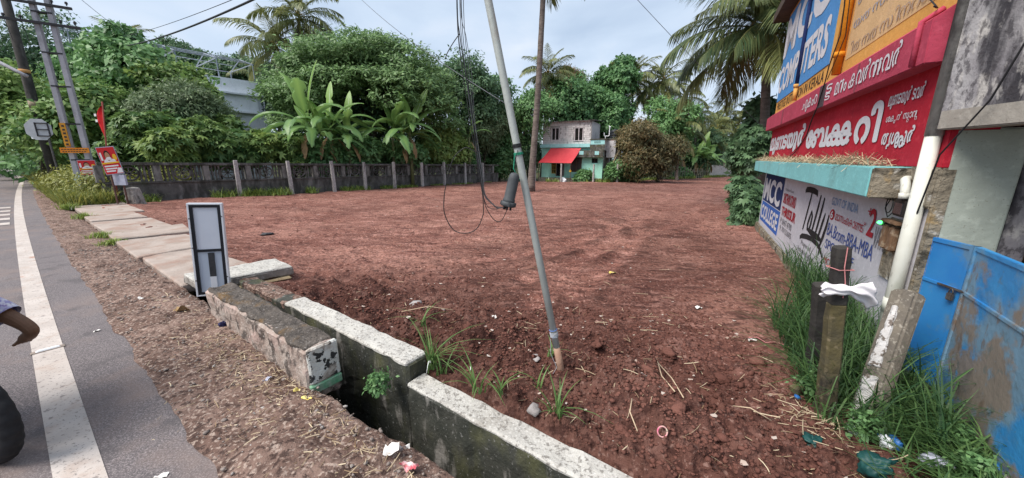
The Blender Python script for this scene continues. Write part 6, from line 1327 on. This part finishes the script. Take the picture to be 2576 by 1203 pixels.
# broad leaved weeds among the grass by the posts and in the drain
bw_ = np.random.default_rng(31); bl = []
for i, (x, y, r) in enumerate([(2.2, 2.30, .06), (2.12, 1.86, .05), (2.62, 1.80, .05), (-1.02, 2.40, .05), (-1.0, 2.38, .04), (2.45, 1.55, .05)]):
    bl += [(x + bw_.normal() * r * .5, y + bw_.normal() * r * .5, .03 + r * .5 + .04 * k - (.06 if x < 0 else 0), r * .8, r * .8, r * .5) for k in range(3)]
tag(link('broad_weeds', crown_mesh('broad_weeds', bl, bw_, .034, 16, 5, .25, .6, (.2, .8)), G_MID), 'low broad leaved weeds among the grass and drain', kind='stuff')
# ------------------------------------------------------------------ posts, cloth and litter by the gate
MOSSP = M('mossy_post', (.075, .065, .042), (.13, .105, .045), 6, rough=.95, bump=.8, bscale=40, world_coords=True, layers=[((.035, .03, .028), 5, .55, .7, (1, 1, .4), .8), ((.24, .19, .12), 25, .62, .72, (1, 1, 1), .6)])
DARKP = M('charred_post', (.030, .027, .027), (.05, .045, .04), 8, rough=.95, bump=.7, bscale=40, world_coords=True)
def square_post(name, p, q, w, mat, parent, seed, amp=.006, w2=None):
    p, q = Vector(p), Vector(q); t = (q - p).normalized(); a = t.cross(Vector((0.3, 1, 0))).normalized(); b = a.cross(t).normalized(); w2 = w2 or w
    f = lambda c, k: [c + a * k * x + b * k * y for x, y in ((-1, -1), (1, -1), (1, 1), (-1, 1))]
    return rough_block(name, f(p, w), f(q, w2), mat, parent, seed=seed, amp=amp, cut=.04, edge=w * .25)
b0, b1 = Vector((2.14, 2.09, -.05)), Vector((2.02, 2.10, 1.175))
tpst = empty('timber_post', (0, 0, 0), 0, 'mossy upright timber post with a white cloth tied round it', 'post')
square_post('shaft', b0, b0.lerp(b1, .70), .046, MOSSP, tpst, 81, w2=.042); square_post('dark_top', b0.lerp(b1, .69), b1, .041, DARKP, tpst, 82, w2=.038)
CORD = M('pink_cord', (.55, .22, .22), bump=0)
MB().tube([b1 + Vector((-.005, -.042, .0)), b0.lerp(b1, .9) + Vector((-.015, -.046, 0)), b0.lerp(b1, .82) + Vector((0, -.046, 0)), b0.lerp(b1, .74) + Vector((-.005, -.047, 0))], .003, 5).build('cord', CORD, tpst)
MB().tube([b0.lerp(b1, .885) + Vector((x, y, 0)) for x, y in ((-.046, .046), (-.046, -.046), (.046, -.046), (.046, .046), (-.046, .046))], .003, 5).build('cord', CORD, tpst)
tag(square_post('timber_post', (2.42, 2.52, -.05), (2.27, 2.46, .80), .045, DARKP, None, 83, w2=.04), 'dark second timber post close behind the mossy one', 'post')
c = b0.lerp(b1, .76); V = []; n1, n2 = 34, 12
for i in range(n1 + 1):
    s = -.15 + .33 * i / n1; tp = np.interp(s, [-.15, -.12, -.05, .02, .08, .14, .18], [.020, .045, .034, .030, .046, .062, .058]); bt_ = np.interp(s, [-.15, -.12, -.05, .02, .08, .14, .18], [-.030, -.050, -.034, -.036, -.055, -.085, -.115])
    for j in range(n2 + 1):
        t = j / n2; z = c.z + .03 - .10 * max(0, s) + bt_ + (tp - bt_) * t
        y = c.y - .050 - .030 * sin(pi * t) - .009 * sin(t * 13 + s * 22) * (.5 + abs(s) * 5) + .05 * max(0, abs(s) - .06)
        V.append((c.x + s + .012 * sin(t * 6), y, z + .005 * sin(s * 60 + t * 3)))
ix = np.arange(len(V)).reshape(n1 + 1, n2 + 1); me = np_mesh('white_cloth', np.array(V), np.stack([ix[:-1, :-1], ix[1:, :-1], ix[1:, 1:], ix[:-1, 1:]], -1).reshape(-1, 4), smooth=True)
CLOTHW = M('white_cotton', (.80, .76, .78), (.74, .70, .72), 6, rough=.9, bump=.2, bscale=60)
co = tag(link('white_cloth', me, CLOTHW), 'crumpled white cloth tied round the mossy timber post', 'cloth'); sm_ = co.modifiers.new('s', 'SOLIDIFY'); sm_.thickness = .008
lpst = empty('stone_post', (0, 0, 0), 0, 'stout weathered concrete post with flaked white face leaning on the gate', 'post')
s0_, s1_ = Vector((2.33, 2.02, -.06)), Vector((2.86, 2.40, .74)); WPOST = M('weathered_post', (.17, .145, .115), (.11, .095, .08), 8, rough=.95, bump=.8, bscale=40, world_coords=True, layers=[((.28, .25, .21), 30, .6, .7)])
WFLAKE = M('flaked_white', (.62, .60, .59), (.50, .47, .45), 14, rough=.9, bump=1., bscale=40, bdist=.02, world_coords=True, layers=[((.16, .13, .11), 24, .60, .66)])
t_ = (s1_ - s0_).normalized(); toc = (Vector((0, 0, 1.2)) - (s0_ + s1_) / 2); toc = (toc - t_ * toc.dot(t_)).normalized(); sd_ = t_.cross(toc)
def oct_(cn, r): return [cn + (sd_ * cos(pi / 8 + k * pi / 4) + toc * sin(pi / 8 + k * pi / 4)) * r for k in range(8)]
me = MB().add(oct_(s0_, .085) + oct_(s1_, .092), [tuple(range(8))[::-1], tuple(range(8, 16))] + [(k, (k + 1) % 8, 8 + (k + 1) % 8, 8 + k) for k in range(8)]).mesh('shaft', bevel=.012); link('shaft', me, WPOST, lpst)
q = lambda t, a, o: s0_.lerp(s1_, t) + sd_ * a + toc * o
if (sd_.x > 0): sgn = -1
else: sgn = 1
rough_block('white_face', [q(.02, sgn * .005, .06), q(.02, sgn * .072, .05), q(.34, sgn * .075, .05), q(.34, sgn * .0, .065)], [q(.02, sgn * .008, .090), q(.02, sgn * .070, .078), q(.34, sgn * .072, .082), q(.34, sgn * .005, .093)], WFLAKE, lpst, seed=85, amp=.008, cut=.02, edge=.008, scale=24)
rough_block('white_face', [q(.40, sgn * .005, .06), q(.40, sgn * .072, .05), q(.86, sgn * .055, .06), q(.86, sgn * .02, .065)], [q(.40, sgn * .008, .092), q(.40, sgn * .072, .084), q(.86, sgn * .05, .090), q(.86, sgn * .025, .094)], WFLAKE, lpst, seed=86, amp=.008, cut=.02, edge=.008, scale=24)
tag(square_post('plank', (2.08, 2.30, .02), (2.30, 2.38, .05), .03, MOSSP, None, 87), 'short wooden plank lying behind the mossy post', 'plank')
# litter: bags, wrappers, stones
def crumple(name, label, cat, p, s, mat, seed, flat=.6, sub=4):
    bm = bmesh.new(); bmesh.ops.create_icosphere(bm, subdivisions=sub, radius=1.); V = np.array([v.co[:] for v in bm.verts]); r = 1 + .45 * fbm(V[:, 0] * 1.6, V[:, 1] * 1.6, V[:, 2] * 1.6, 3, seed) + .22 * fbm(V[:, 0] * 6, V[:, 1] * 6, V[:, 2] * 6, 2, seed + 5)
    for v, k in zip(bm.verts, r): v.co = Vector((v.co.x * s[0], v.co.y * s[1], v.co.z * s[2])) * float(k)
    me = bpy.data.meshes.new(name); bm.to_mesh(me); bm.free(); me.polygons.foreach_set('use_smooth', np.ones(len(me.polygons), bool)); o = link(name, me, mat); o.location = (p[0], p[1], p[2] + s[2] * .55); o.rotation_euler = (0, 0, seed); return tag(o, label, cat)
TEAL = M('teal_plastic', (.008, .045, .045), (.014, .07, .064), 9, rough=.5, bump=.3, bscale=20); BLUEB = M('blue_plastic', (.03, .14, .40), rough=.35, bump=.2); WPL = M('white_plastic', (.70, .72, .74), rough=.45, bump=.2); DRYG = M('dry_grass_cover', (.40, .28, .17), (.28, .19, .11), 12, bump=.6)
def flat(name, label, cat, p, w, l, rz, mat, seed, lift=.015, group=None):
    n = 8; V = []
    for i in range(n + 1):
        for j in range(n + 1):
            x, y = (i / n - .5) * l, (j / n - .5) * w; V.append((x, y, lift * (.6 + float(fbm(np.array([x / l * 3.]), np.array([y / w * 2.]), 0, 2, seed)[0]))))
    ix = np.arange(len(V)).reshape(n + 1, n + 1); o = link(name, np_mesh(name, np.array(V), np.stack([ix[:-1, :-1], ix[1:, :-1], ix[1:, 1:], ix[:-1, 1:]], -1).reshape(-1, 4), smooth=True), mat); o.location = p; o.rotation_euler = (0, 0, rz); return tag(o, label, cat, group)
crumple('rubbish_bag', 'dark teal plastic rubbish bag among grass at the bottom right', 'rubbish bag', (2.06, 1.64, -.03), (.075, .06, .065), TEAL, 3)
crumple('rubbish_bag', 'small dark green plastic bag at the edge of the soil', 'rubbish bag', (1.86, 1.86, -.03), (.06, .05, .035), TEAL, 4)
crumple('blue_packet', 'crumpled blue and white packet in the gate grass', 'packet', (2.27, 1.80, .02), (.05, .03, .035), BLUEB, 5); crumple('white_packet', 'white packet lying beside the blue one in the grass', 'packet', (2.22, 1.78, .03), (.035, .03, .035), WPL, 6)
crumple('blue_scrap', 'bright blue plastic scrap beside the wooden plank', 'litter', (2.06, 2.24, .0), (.025, .02, .02), BLUEB, 7, sub=2); crumple('white_packet', 'white plastic scrap in the grass below the flaked post', 'packet', (2.18, 1.92, .0), (.05, .03, .025), WPL, 8)
crumple('clear_bag', 'translucent grey plastic bag in the bottom right grass', 'bag', (2.38, 1.66, .02), (.06, .04, .03), PLAS, 9)
def sh(u, v): p = G(u, v, .03); return p
def ls(u, v): p = L(u, v); p.z = lotz(p.x, p.y) + .004; return p
YW = M('yellow_wrapper', (.75, .58, .10), (.7, .62, .35), 20, rough=.4, bump=.2); RW = M('red_wrapper', (.55, .04, .07), (.75, .68, .66), 14, rough=.4, bump=.1); WW = M('white_wrapper', (.74, .71, .68), (.6, .56, .52), 10, rough=.6, bump=.2); DL = M('dry_leaf', (.36, .24, .12), (.22, .14, .07), 8, bump=.3)
flat('wrapper', 'yellow wrapper below the spotted end of the beam', 'wrapper', sh(770, 1006), .035, .075, .6 + 2.2, YW, 1, group='wrappers on the shoulder'); flat('wrapper', 'smaller yellow wrapper touching the green stripe', 'wrapper', sh(745, 986), .03, .05, 1.2, YW, 2, group='wrappers on the shoulder')
flat('wrapper', 'torn white wrapper near the drain edge at the bottom', 'wrapper', sh(985, 1138), .05, .09, .2, WW, 3, .03, 'wrappers on the shoulder'); flat('wrapper', 'narrow white paper strip above the red wrapper', 'wrapper', sh(1018, 1127), .018, .06, .3, WW, 4, group='wrappers on the shoulder')
flat('wrapper', 'red and white sweet wrapper at the bottom of the shoulder', 'wrapper', sh(1030, 1178), .05, .10, 2.7, RW, 5, .03, 'wrappers on the shoulder'); flat('wrapper', 'pale plastic scrap on the straw beside the beam', 'wrapper', sh(672, 955), .035, .06, .7, PLAS, 6, group='wrappers on the shoulder')
flat('wrapper', 'white scrap beside the blue rag', 'wrapper', sh(592, 832), .03, .05, .2, WW, 7, group='wrappers on the shoulder')
crumple('blue_rag', 'crumpled dark blue rag against the kerb beam', 'rag', sh(562, 822), (.04, .03, .035), M('navy_cloth', (.03, .03, .09), rough=.9, bump=.3), 11)
flat('dry_leaf', 'curled brown dry leaf on the shoulder left of the beam', 'leaf', sh(458, 783), .05, .14, .2, DL, 8, .05); flat('wrapper', 'white scrap near the asphalt edge', 'wrapper', sh(354, 752), .04, .06, .1, WW, 9); flat('wrapper', 'small white scrap on the asphalt', 'wrapper', G(243, 833, .004), .03, .05, .5, WW, 10, .008); flat('wrapper', 'white scrap on the asphalt at the bottom edge', 'wrapper', G(405, 1198, .004), .03, .06, .4, WW, 11, .008)
flat('flat_stone', 'flat brown stone slab at the bottom of the shoulder', 'stone', sh(708, 1188), .07, .09, .5, GRAVEL, 12)
GREY = M('grey_stone', (.34, .31, .30), (.22, .20, .19), 9, rough=.9, bump=.6, world_coords=True)
for u, v, s, lb in ((1045, 770, .075, 'grey concrete lump on the soil behind the drain'), (1342, 1058, .05, 'pale grey stone beside the lower drain wall'), (1115, 775, .03, 'small pale stone behind the lump'), (1345, 925, .03, 'white grey stone left of the leaning pole foot'), (1350, 942, .028, 'second white grey stone by the leaning pole foot'), (560, 730, .04, 'grey stone in the gap beneath the light box')):
    p = ls(u, v); crumple('stone', lb, 'stone', p, (s, s * .8, s * .6), GREY, int(u) % 50, sub=2)['group'] = 'stones on the soil'
for u, v, s, lb in ((1905, 915, .06, 'big soil clod right of the lot foreground'), (1680, 905, .07, 'big soil clod on the heap right of the pole'), (1625, 960, .05, 'round soil clod below the heap'), (1700, 1080, .055, 'big soil clod near the bottom of the lot'), (1500, 905, .06, 'big soil clod right behind the pole foot'), (1180, 870, .06, 'soil clod behind the grass clump'), (1810, 975, .05, 'soil clod at the right of the foreground'), (1560, 1110, .045, 'soil clod at the bottom near the drain')):
    p = ls(u, v); crumple('soil_clod', lb, 'clod', p, (s, s * .8, s * .5), CLOD, int(u) % 37, sub=3)['group'] = 'big clods on the heap'
crumple('black_bag', 'crumpled black plastic bag lying on the lot', 'bag', ls(672, 592), (.12, .05, .03), M('black_plastic', (.025, .025, .03), rough=.4, bump=.3), 13)
flat('wrapper', 'yellow and white wrapper in the middle of the lot', 'wrapper', ls(1540, 696), .05, .12, .3, YW, 14, .02, 'wrappers on the lot'); flat('wrapper', 'white paper scrap right of the leaning pole foot', 'wrapper', ls(1757, 770), .05, .08, .3, WW, 15, .02, 'wrappers on the lot'); flat('wrapper', 'pale husk lying at the right of the lot', 'wrapper', ls(1892, 862), .03, .10, .3, WW, 16, .02, 'wrappers on the lot'); flat('wrapper', 'white scrap left of the leaning pole', 'wrapper', ls(1243, 813), .03, .05, .3, WW, 17, .02, 'wrappers on the lot')
flat('wrapper', 'white scrap near the first path slabs', 'wrapper', ls(316, 514), .12, .25, .3, WW, 18, .04, 'wrappers on the lot')
pr = ls(1660, 1145); tr_ = MB(); tr_.tube([Vector((pr.x + .028 * cos(t), pr.y + .012 * sin(t), pr.z + .018 + .026 * sin(t))) for t in np.linspace(0, 2 * pi, 22)], .0045, 6); tag(tr_.build('pink_ring', M('pink_plastic', (.62, .10, .22), (.7, .6, .45), 30, rough=.35, bump=0), None, True), 'small pink plastic ring lying on the soil', 'ring')
hang('pink_string', 'pink string lying on the soil near the mossy post', [ls(1883, 853) + Vector((0, 0, .01)), ls(1905, 850) + Vector((0, 0, .015)), ls(1925, 866) + Vector((0, 0, .012)), ls(1950, 862) + Vector((0, 0, .014)), ls(1980, 874) + Vector((0, 0, .012)), ls(2000, 884) + Vector((0, 0, .01))], .004, CORD, 'string')
for i, (pp, lb) in enumerate((([(1652, 935), (1660, 990), (1690, 1050)], 'long dry stalk standing on the heap'), ([(1652, 938), (1685, 1000), (1712, 1062)], 'second dry stalk crossing the first on the heap'), ([(1840, 1045), (1880, 1070), (1935, 1085)], 'long dry stalk lying at the right of the lot'), ([(1585, 1060), (1580, 1090), (1600, 1125)], 'bent dry stalk at the bottom of the lot'), ([(1000, 800), (1080, 798), (1140, 802)], 'straight dry stalk behind the drain wall'))):
    st_ = [ls(*a) + Vector((0, 0, .02 + .03 * (k == 1))) for k, a in enumerate(pp)]; hang('dry_stalk', lb, st_, .004, M('stalk', (.50, .38, .26), bump=0), 'stalk', 'dry stalks on the lot')
# house details
fl_ = at(1568, 330, 34.3)
for (u, v, s, mt_, lb) in ((1591, 411, .16, YELP, 'yellow hibiscus flower beside the house'), (1569, 402, .12, REDB, 'red flower beside the house fence post'), (1434, 430, .10, YELP, 'yellow flowers beside the house post')):
    p = at(u, v, 34.0); mbf = MB()
    for k in range(5): a = k * 2 * pi / 5; mbf.add([p, p + Vector((cos(a - .45) * s, -.05, sin(a - .45) * s)), p + Vector((cos(a) * s * 1.3, -.02, sin(a) * s * 1.3)), p + Vector((cos(a + .45) * s, -.05, sin(a + .45) * s))], [(0, 1, 2, 3)])
    tag(mbf.build('flower', mt_), lb, 'flower')
crumple('white_sack', 'white sack lying before the house step', 'sack', (at(1418, 450, 34.6).x, 34.6, lz(5, 34.6)), (.35, .2, .25), WPL, 21)

# ------------------------------------------------------------------ rider and motorcycle passing at the left edge
RUB = M('tyre_rubber', (.016, .016, .018), (.025, .025, .027), 20, rough=.85, bump=.3); MBLK = M('bike_black', (.02, .02, .022), rough=.3, bump=0, spec=.5); CHR = M('bike_steel', (.5, .5, .5), rough=.25, metal=1., bump=0); BIKER = M('bike_red', (.35, .02, .02), rough=.25, bump=0, spec=.5)
bk = empty('motorcycle', (-2.98, 1.70, 0), math.atan2(.22, -.975), 'dark motorcycle with its rear tyre just inside the left edge', 'motorcycle')
def wheel(x):
    w = empty('wheel', (x, 0, .30)); w.parent = bk
    pr_ = [(.245 + .055 * cos(t), .048 * sin(t)) for t in np.linspace(0, 2 * pi, 13)[:-1]]; n = 96; V = []; Fq = []
    for i in range(n):
        a = 2 * pi * i / n
        for r, y in pr_: r2 = r + (.006 * ((i // 2) % 2) if r > .27 else 0); V.append((r2 * cos(a), y, r2 * sin(a)))
    m = len(pr_)
    for i in range(n):
        for j in range(m): Fq.append((i * m + j, i * m + (j + 1) % m, ((i + 1) % n) * m + (j + 1) % m, ((i + 1) % n) * m + j))
    link('tyre', np_mesh('tyre', np.array(V), np.array(Fq), smooth=True), RUB, w)
    mb = MB(); mb.tube([(.205 * cos(t), 0, .205 * sin(t)) for t in np.linspace(0, 2 * pi, 31)], .02, 8, False); mb.tube([(0, -.06, 0), (0, .06, 0)], .035, 12)
    for k in range(5): a = k * 2 * pi / 5; mb.bar((.03 * cos(a), 0, .03 * sin(a)), (.2 * cos(a), 0, .2 * sin(a)), .03)
    mb.build('rim', CHR, w)
wheel(0); wheel(1.28)
MB().tube([(.0, .0, .60), (.35, 0, .62), (.75, 0, .74), (1.02, 0, .86), (1.06, 0, .95)], .03, 8).build('frame', MBLK, bk, True)
MB().tube([(-.18, 0, .76), (.0, 0, .80), (.3, 0, .78), (.52, 0, .76)], [.05, .11, .12, .08], 12).build('seat', MBLK, bk, True)
MB().tube([(.52, 0, .80), (.68, 0, .88), (.85, 0, .90), (1.0, 0, .86)], [.06, .13, .14, .07], 14).build('fuel_tank', BIKER, bk, True)
MB().box(.38, .78, -.14, .14, .28, .58).build('engine', CHR, bk, bevel=.04)
for y in (-.09, .09): MB().tube([(1.28, y, .30), (1.08, y, .92)], .025, 8).build('fork', CHR, bk); MB().tube([(0, y, .30), (.45, y, .40)], .022, 8).build('swingarm', MBLK, bk); MB().tube([(.02, y, .34), (.16, y, .72)], .028, 8).build('shock', CHR, bk)
MB().tube([(1.02, -.33, 1.02), (1.08, -.15, .98), (1.08, .15, .98), (1.02, .33, 1.02)], .015, 8).build('handlebar', MBLK, bk, True)
MB().tube([(1.12, 0, .90), (1.20, 0, .90), (1.26, 0, .90)], [.05, .085, .08], 14).build('headlight', CHR, bk, True)
MB().tube([(.6, .15, .3), (.3, .16, .28), (.1, .17, .30)], [.02, .035, .045], 10).build('exhaust', CHR, bk, True)
gd = MB(); gd.add([(.33 * cos(t), y, .30 + .33 * sin(t)) for t in np.linspace(.5, 1.6, 9) for y in (-.07, .07)], [(2 * i, 2 * i + 1, 2 * i + 3, 2 * i + 2) for i in range(8)]); gd.build('mudguard', MBLK, bk)
# rider: one continuous skinned body, posed with the right leg bent back
SKINM = M('brown_skin', (.20, .105, .062), (.15, .078, .046), 14, rough=.6, bump=.15, bscale=60)
SHIRTM = M('shirt', (.30, .34, .42), (.5, .5, .52), 9, rough=.9, bump=.1); LUNGI = M('checked_cloth', (.55, .55, .66), (.20, .17, .42), 16, rough=.9, bump=.3, bscale=30, layers=[((.7, .69, .72), 30, .55, .62, (1, 1, 1), .7), ((.22, .1, .3), 40, .6, .66, (1, 1, 1), .6)])
J = {'pel': (-3.30, 1.80, .90), 'spine': (-3.36, 1.81, 1.12), 'chest': (-3.46, 1.83, 1.34), 'neck': (-3.52, 1.84, 1.49), 'head': (-3.56, 1.85, 1.60), 'crn': (-3.58, 1.855, 1.72),
     'hipR': (-3.32, 1.92, .88), 'kneeR': (-3.64, 2.16, .87), 'ankR': (-3.30, 2.205, .605), 'heelR': (-3.255, 2.205, .555), 'ballR': (-3.345, 2.225, .495),
     'hipL': (-3.35, 1.68, .88), 'kneeL': (-3.74, 1.58, .84), 'ankL': (-3.60, 1.55, .42), 'ballL': (-3.74, 1.56, .37), 'toeL': (-3.80, 1.57, .36),
     'shR': (-3.45, 2.01, 1.40), 'elR': (-3.72, 2.08, 1.20), 'wrR': (-3.96, 2.10, 1.06), 'haR': (-4.02, 2.10, 1.05), 'shL': (-3.49, 1.65, 1.40), 'elL': (-3.80, 1.58, 1.20), 'wrL': (-4.02, 1.66, 1.06), 'haL': (-4.08, 1.67, 1.05)}
RD = {'pel': .15, 'spine': .13, 'chest': .15, 'neck': .055, 'head': .085, 'crn': .07, 'hipR': .10, 'kneeR': .068, 'ankR': .043, 'heelR': .040, 'ballR': .037, 'hipL': .10, 'kneeL': .062, 'ankL': .038, 'ballL': .034, 'toeL': .02, 'shR': .065, 'elR': .045, 'wrR': .03, 'haR': .038, 'shL': .065, 'elL': .045, 'wrL': .03, 'haL': .038}
ED = [('pel', 'spine'), ('spine', 'chest'), ('chest', 'neck'), ('neck', 'head'), ('head', 'crn'), ('pel', 'hipR'), ('hipR', 'kneeR'), ('kneeR', 'ankR'), ('ankR', 'heelR'), ('heelR', 'ballR'), ('pel', 'hipL'), ('hipL', 'kneeL'), ('kneeL', 'ankL'), ('ankL', 'ballL'), ('ballL', 'toeL'), ('chest', 'shR'), ('shR', 'elR'), ('elR', 'wrR'), ('wrR', 'haR'), ('chest', 'shL'), ('shL', 'elL'), ('elL', 'wrL'), ('wrL', 'haL')]
for k in range(5):
    o_ = Vector((0, (k - 2) * .016, -.002 * abs(k - 1))); J['t%d' % k] = tuple(Vector(J['ballR']) + Vector((-.030, 0, -.024)) + o_); J['u%d' % k] = tuple(Vector(J['ballR']) + Vector((-.058 + .006 * k, 0, -.042)) + o_ * 1.15); RD['t%d' % k] = .0105; RD['u%d' % k] = .0085 if k else .0105; ED += [('ballR', 't%d' % k), ('t%d' % k, 'u%d' % k)]
for sfx in 'RL':
    h = Vector(J['ha' + sfx])
    for k in range(5):
        y = (k - 2) * .018; J['f%d%s' % (k, sfx)] = (h.x - (.05 if k else .01), h.y + y, h.z + (.01 if k else -.03)); J['g%d%s' % (k, sfx)] = (h.x - (.06 if k else .02), h.y + y * 1.1, h.z - (.035 if k else .05)); RD['f%d%s' % (k, sfx)] = .0095; RD['g%d%s' % (k, sfx)] = .008; ED += [('ha' + sfx, 'f%d%s' % (k, sfx)), ('f%d%s' % (k, sfx), 'g%d%s' % (k, sfx))]
names = list(J); me = bpy.data.meshes.new('person'); org = Vector(J['pel']); me.from_pydata([Vector(J[k]) - org for k in names], [(names.index(a), names.index(b)) for a, b in ED], [])
pe = link('person', me, SKINM); pe.location = org; tag(pe, 'barefoot rider in checked cloth whose foot shows at the left edge', 'person')
pe.modifiers.new('skin', 'SKIN'); ss = pe.modifiers.new('sub', 'SUBSURF'); ss.levels = 1; ss.render_levels = 2
for i, k in enumerate(names): me.skin_vertices[0].data[i].radius = (RD[k], RD[k])
me.skin_vertices[0].data[0].use_root = True
def sleeve(name, keys, extra, mat, n=14):
    pts = [Vector(J[k]) - org for k in keys]; out = []; rr_ = []
    for a, b, ra, rb in zip(pts[:-1], pts[1:], [RD[k] for k in keys[:-1]], [RD[k] for k in keys[1:]]):
        for i in range(5): t = i / 5; out.append(a.lerp(b, t)); rr_.append((ra + (rb - ra) * t + extra) * (1 + .05 * sin(len(out) * 1.7)))
    out.append(pts[-1]); rr_.append(RD[keys[-1]] + extra); return MB().tube(out, rr_, n, False).build(name, mat, pe, True)
a, b = Vector(J['kneeR']), Vector(J['ankR']); J['cuffR'] = tuple(a.lerp(b, .76)); RD['cuffR'] = .055; J['cuffL'] = tuple(Vector(J['kneeL']).lerp(Vector(J['ankL']), .7)); RD['cuffL'] = .05
sleeve('trousers', ['pel', 'hipR', 'kneeR', 'cuffR'], .022, LUNGI); sleeve('trousers', ['pel', 'hipL', 'kneeL', 'cuffL'], .022, LUNGI); sleeve('shirt', ['pel', 'spine', 'chest', 'neck'], .02, SHIRTM, 18)
for s in 'RL': sleeve('sleeve', ['chest', 'sh' + s, 'el' + s], .015, SHIRTM)
hv = MB().lathe((J['head'][0] - org.x + .012, J['head'][1] - org.y, J['head'][2] - org.z), [(.094, .03), (.100, .08), (.092, .14), (.05, .19), (.01, .20)], 16); hv.build('hair', HAIRP, pe, True)
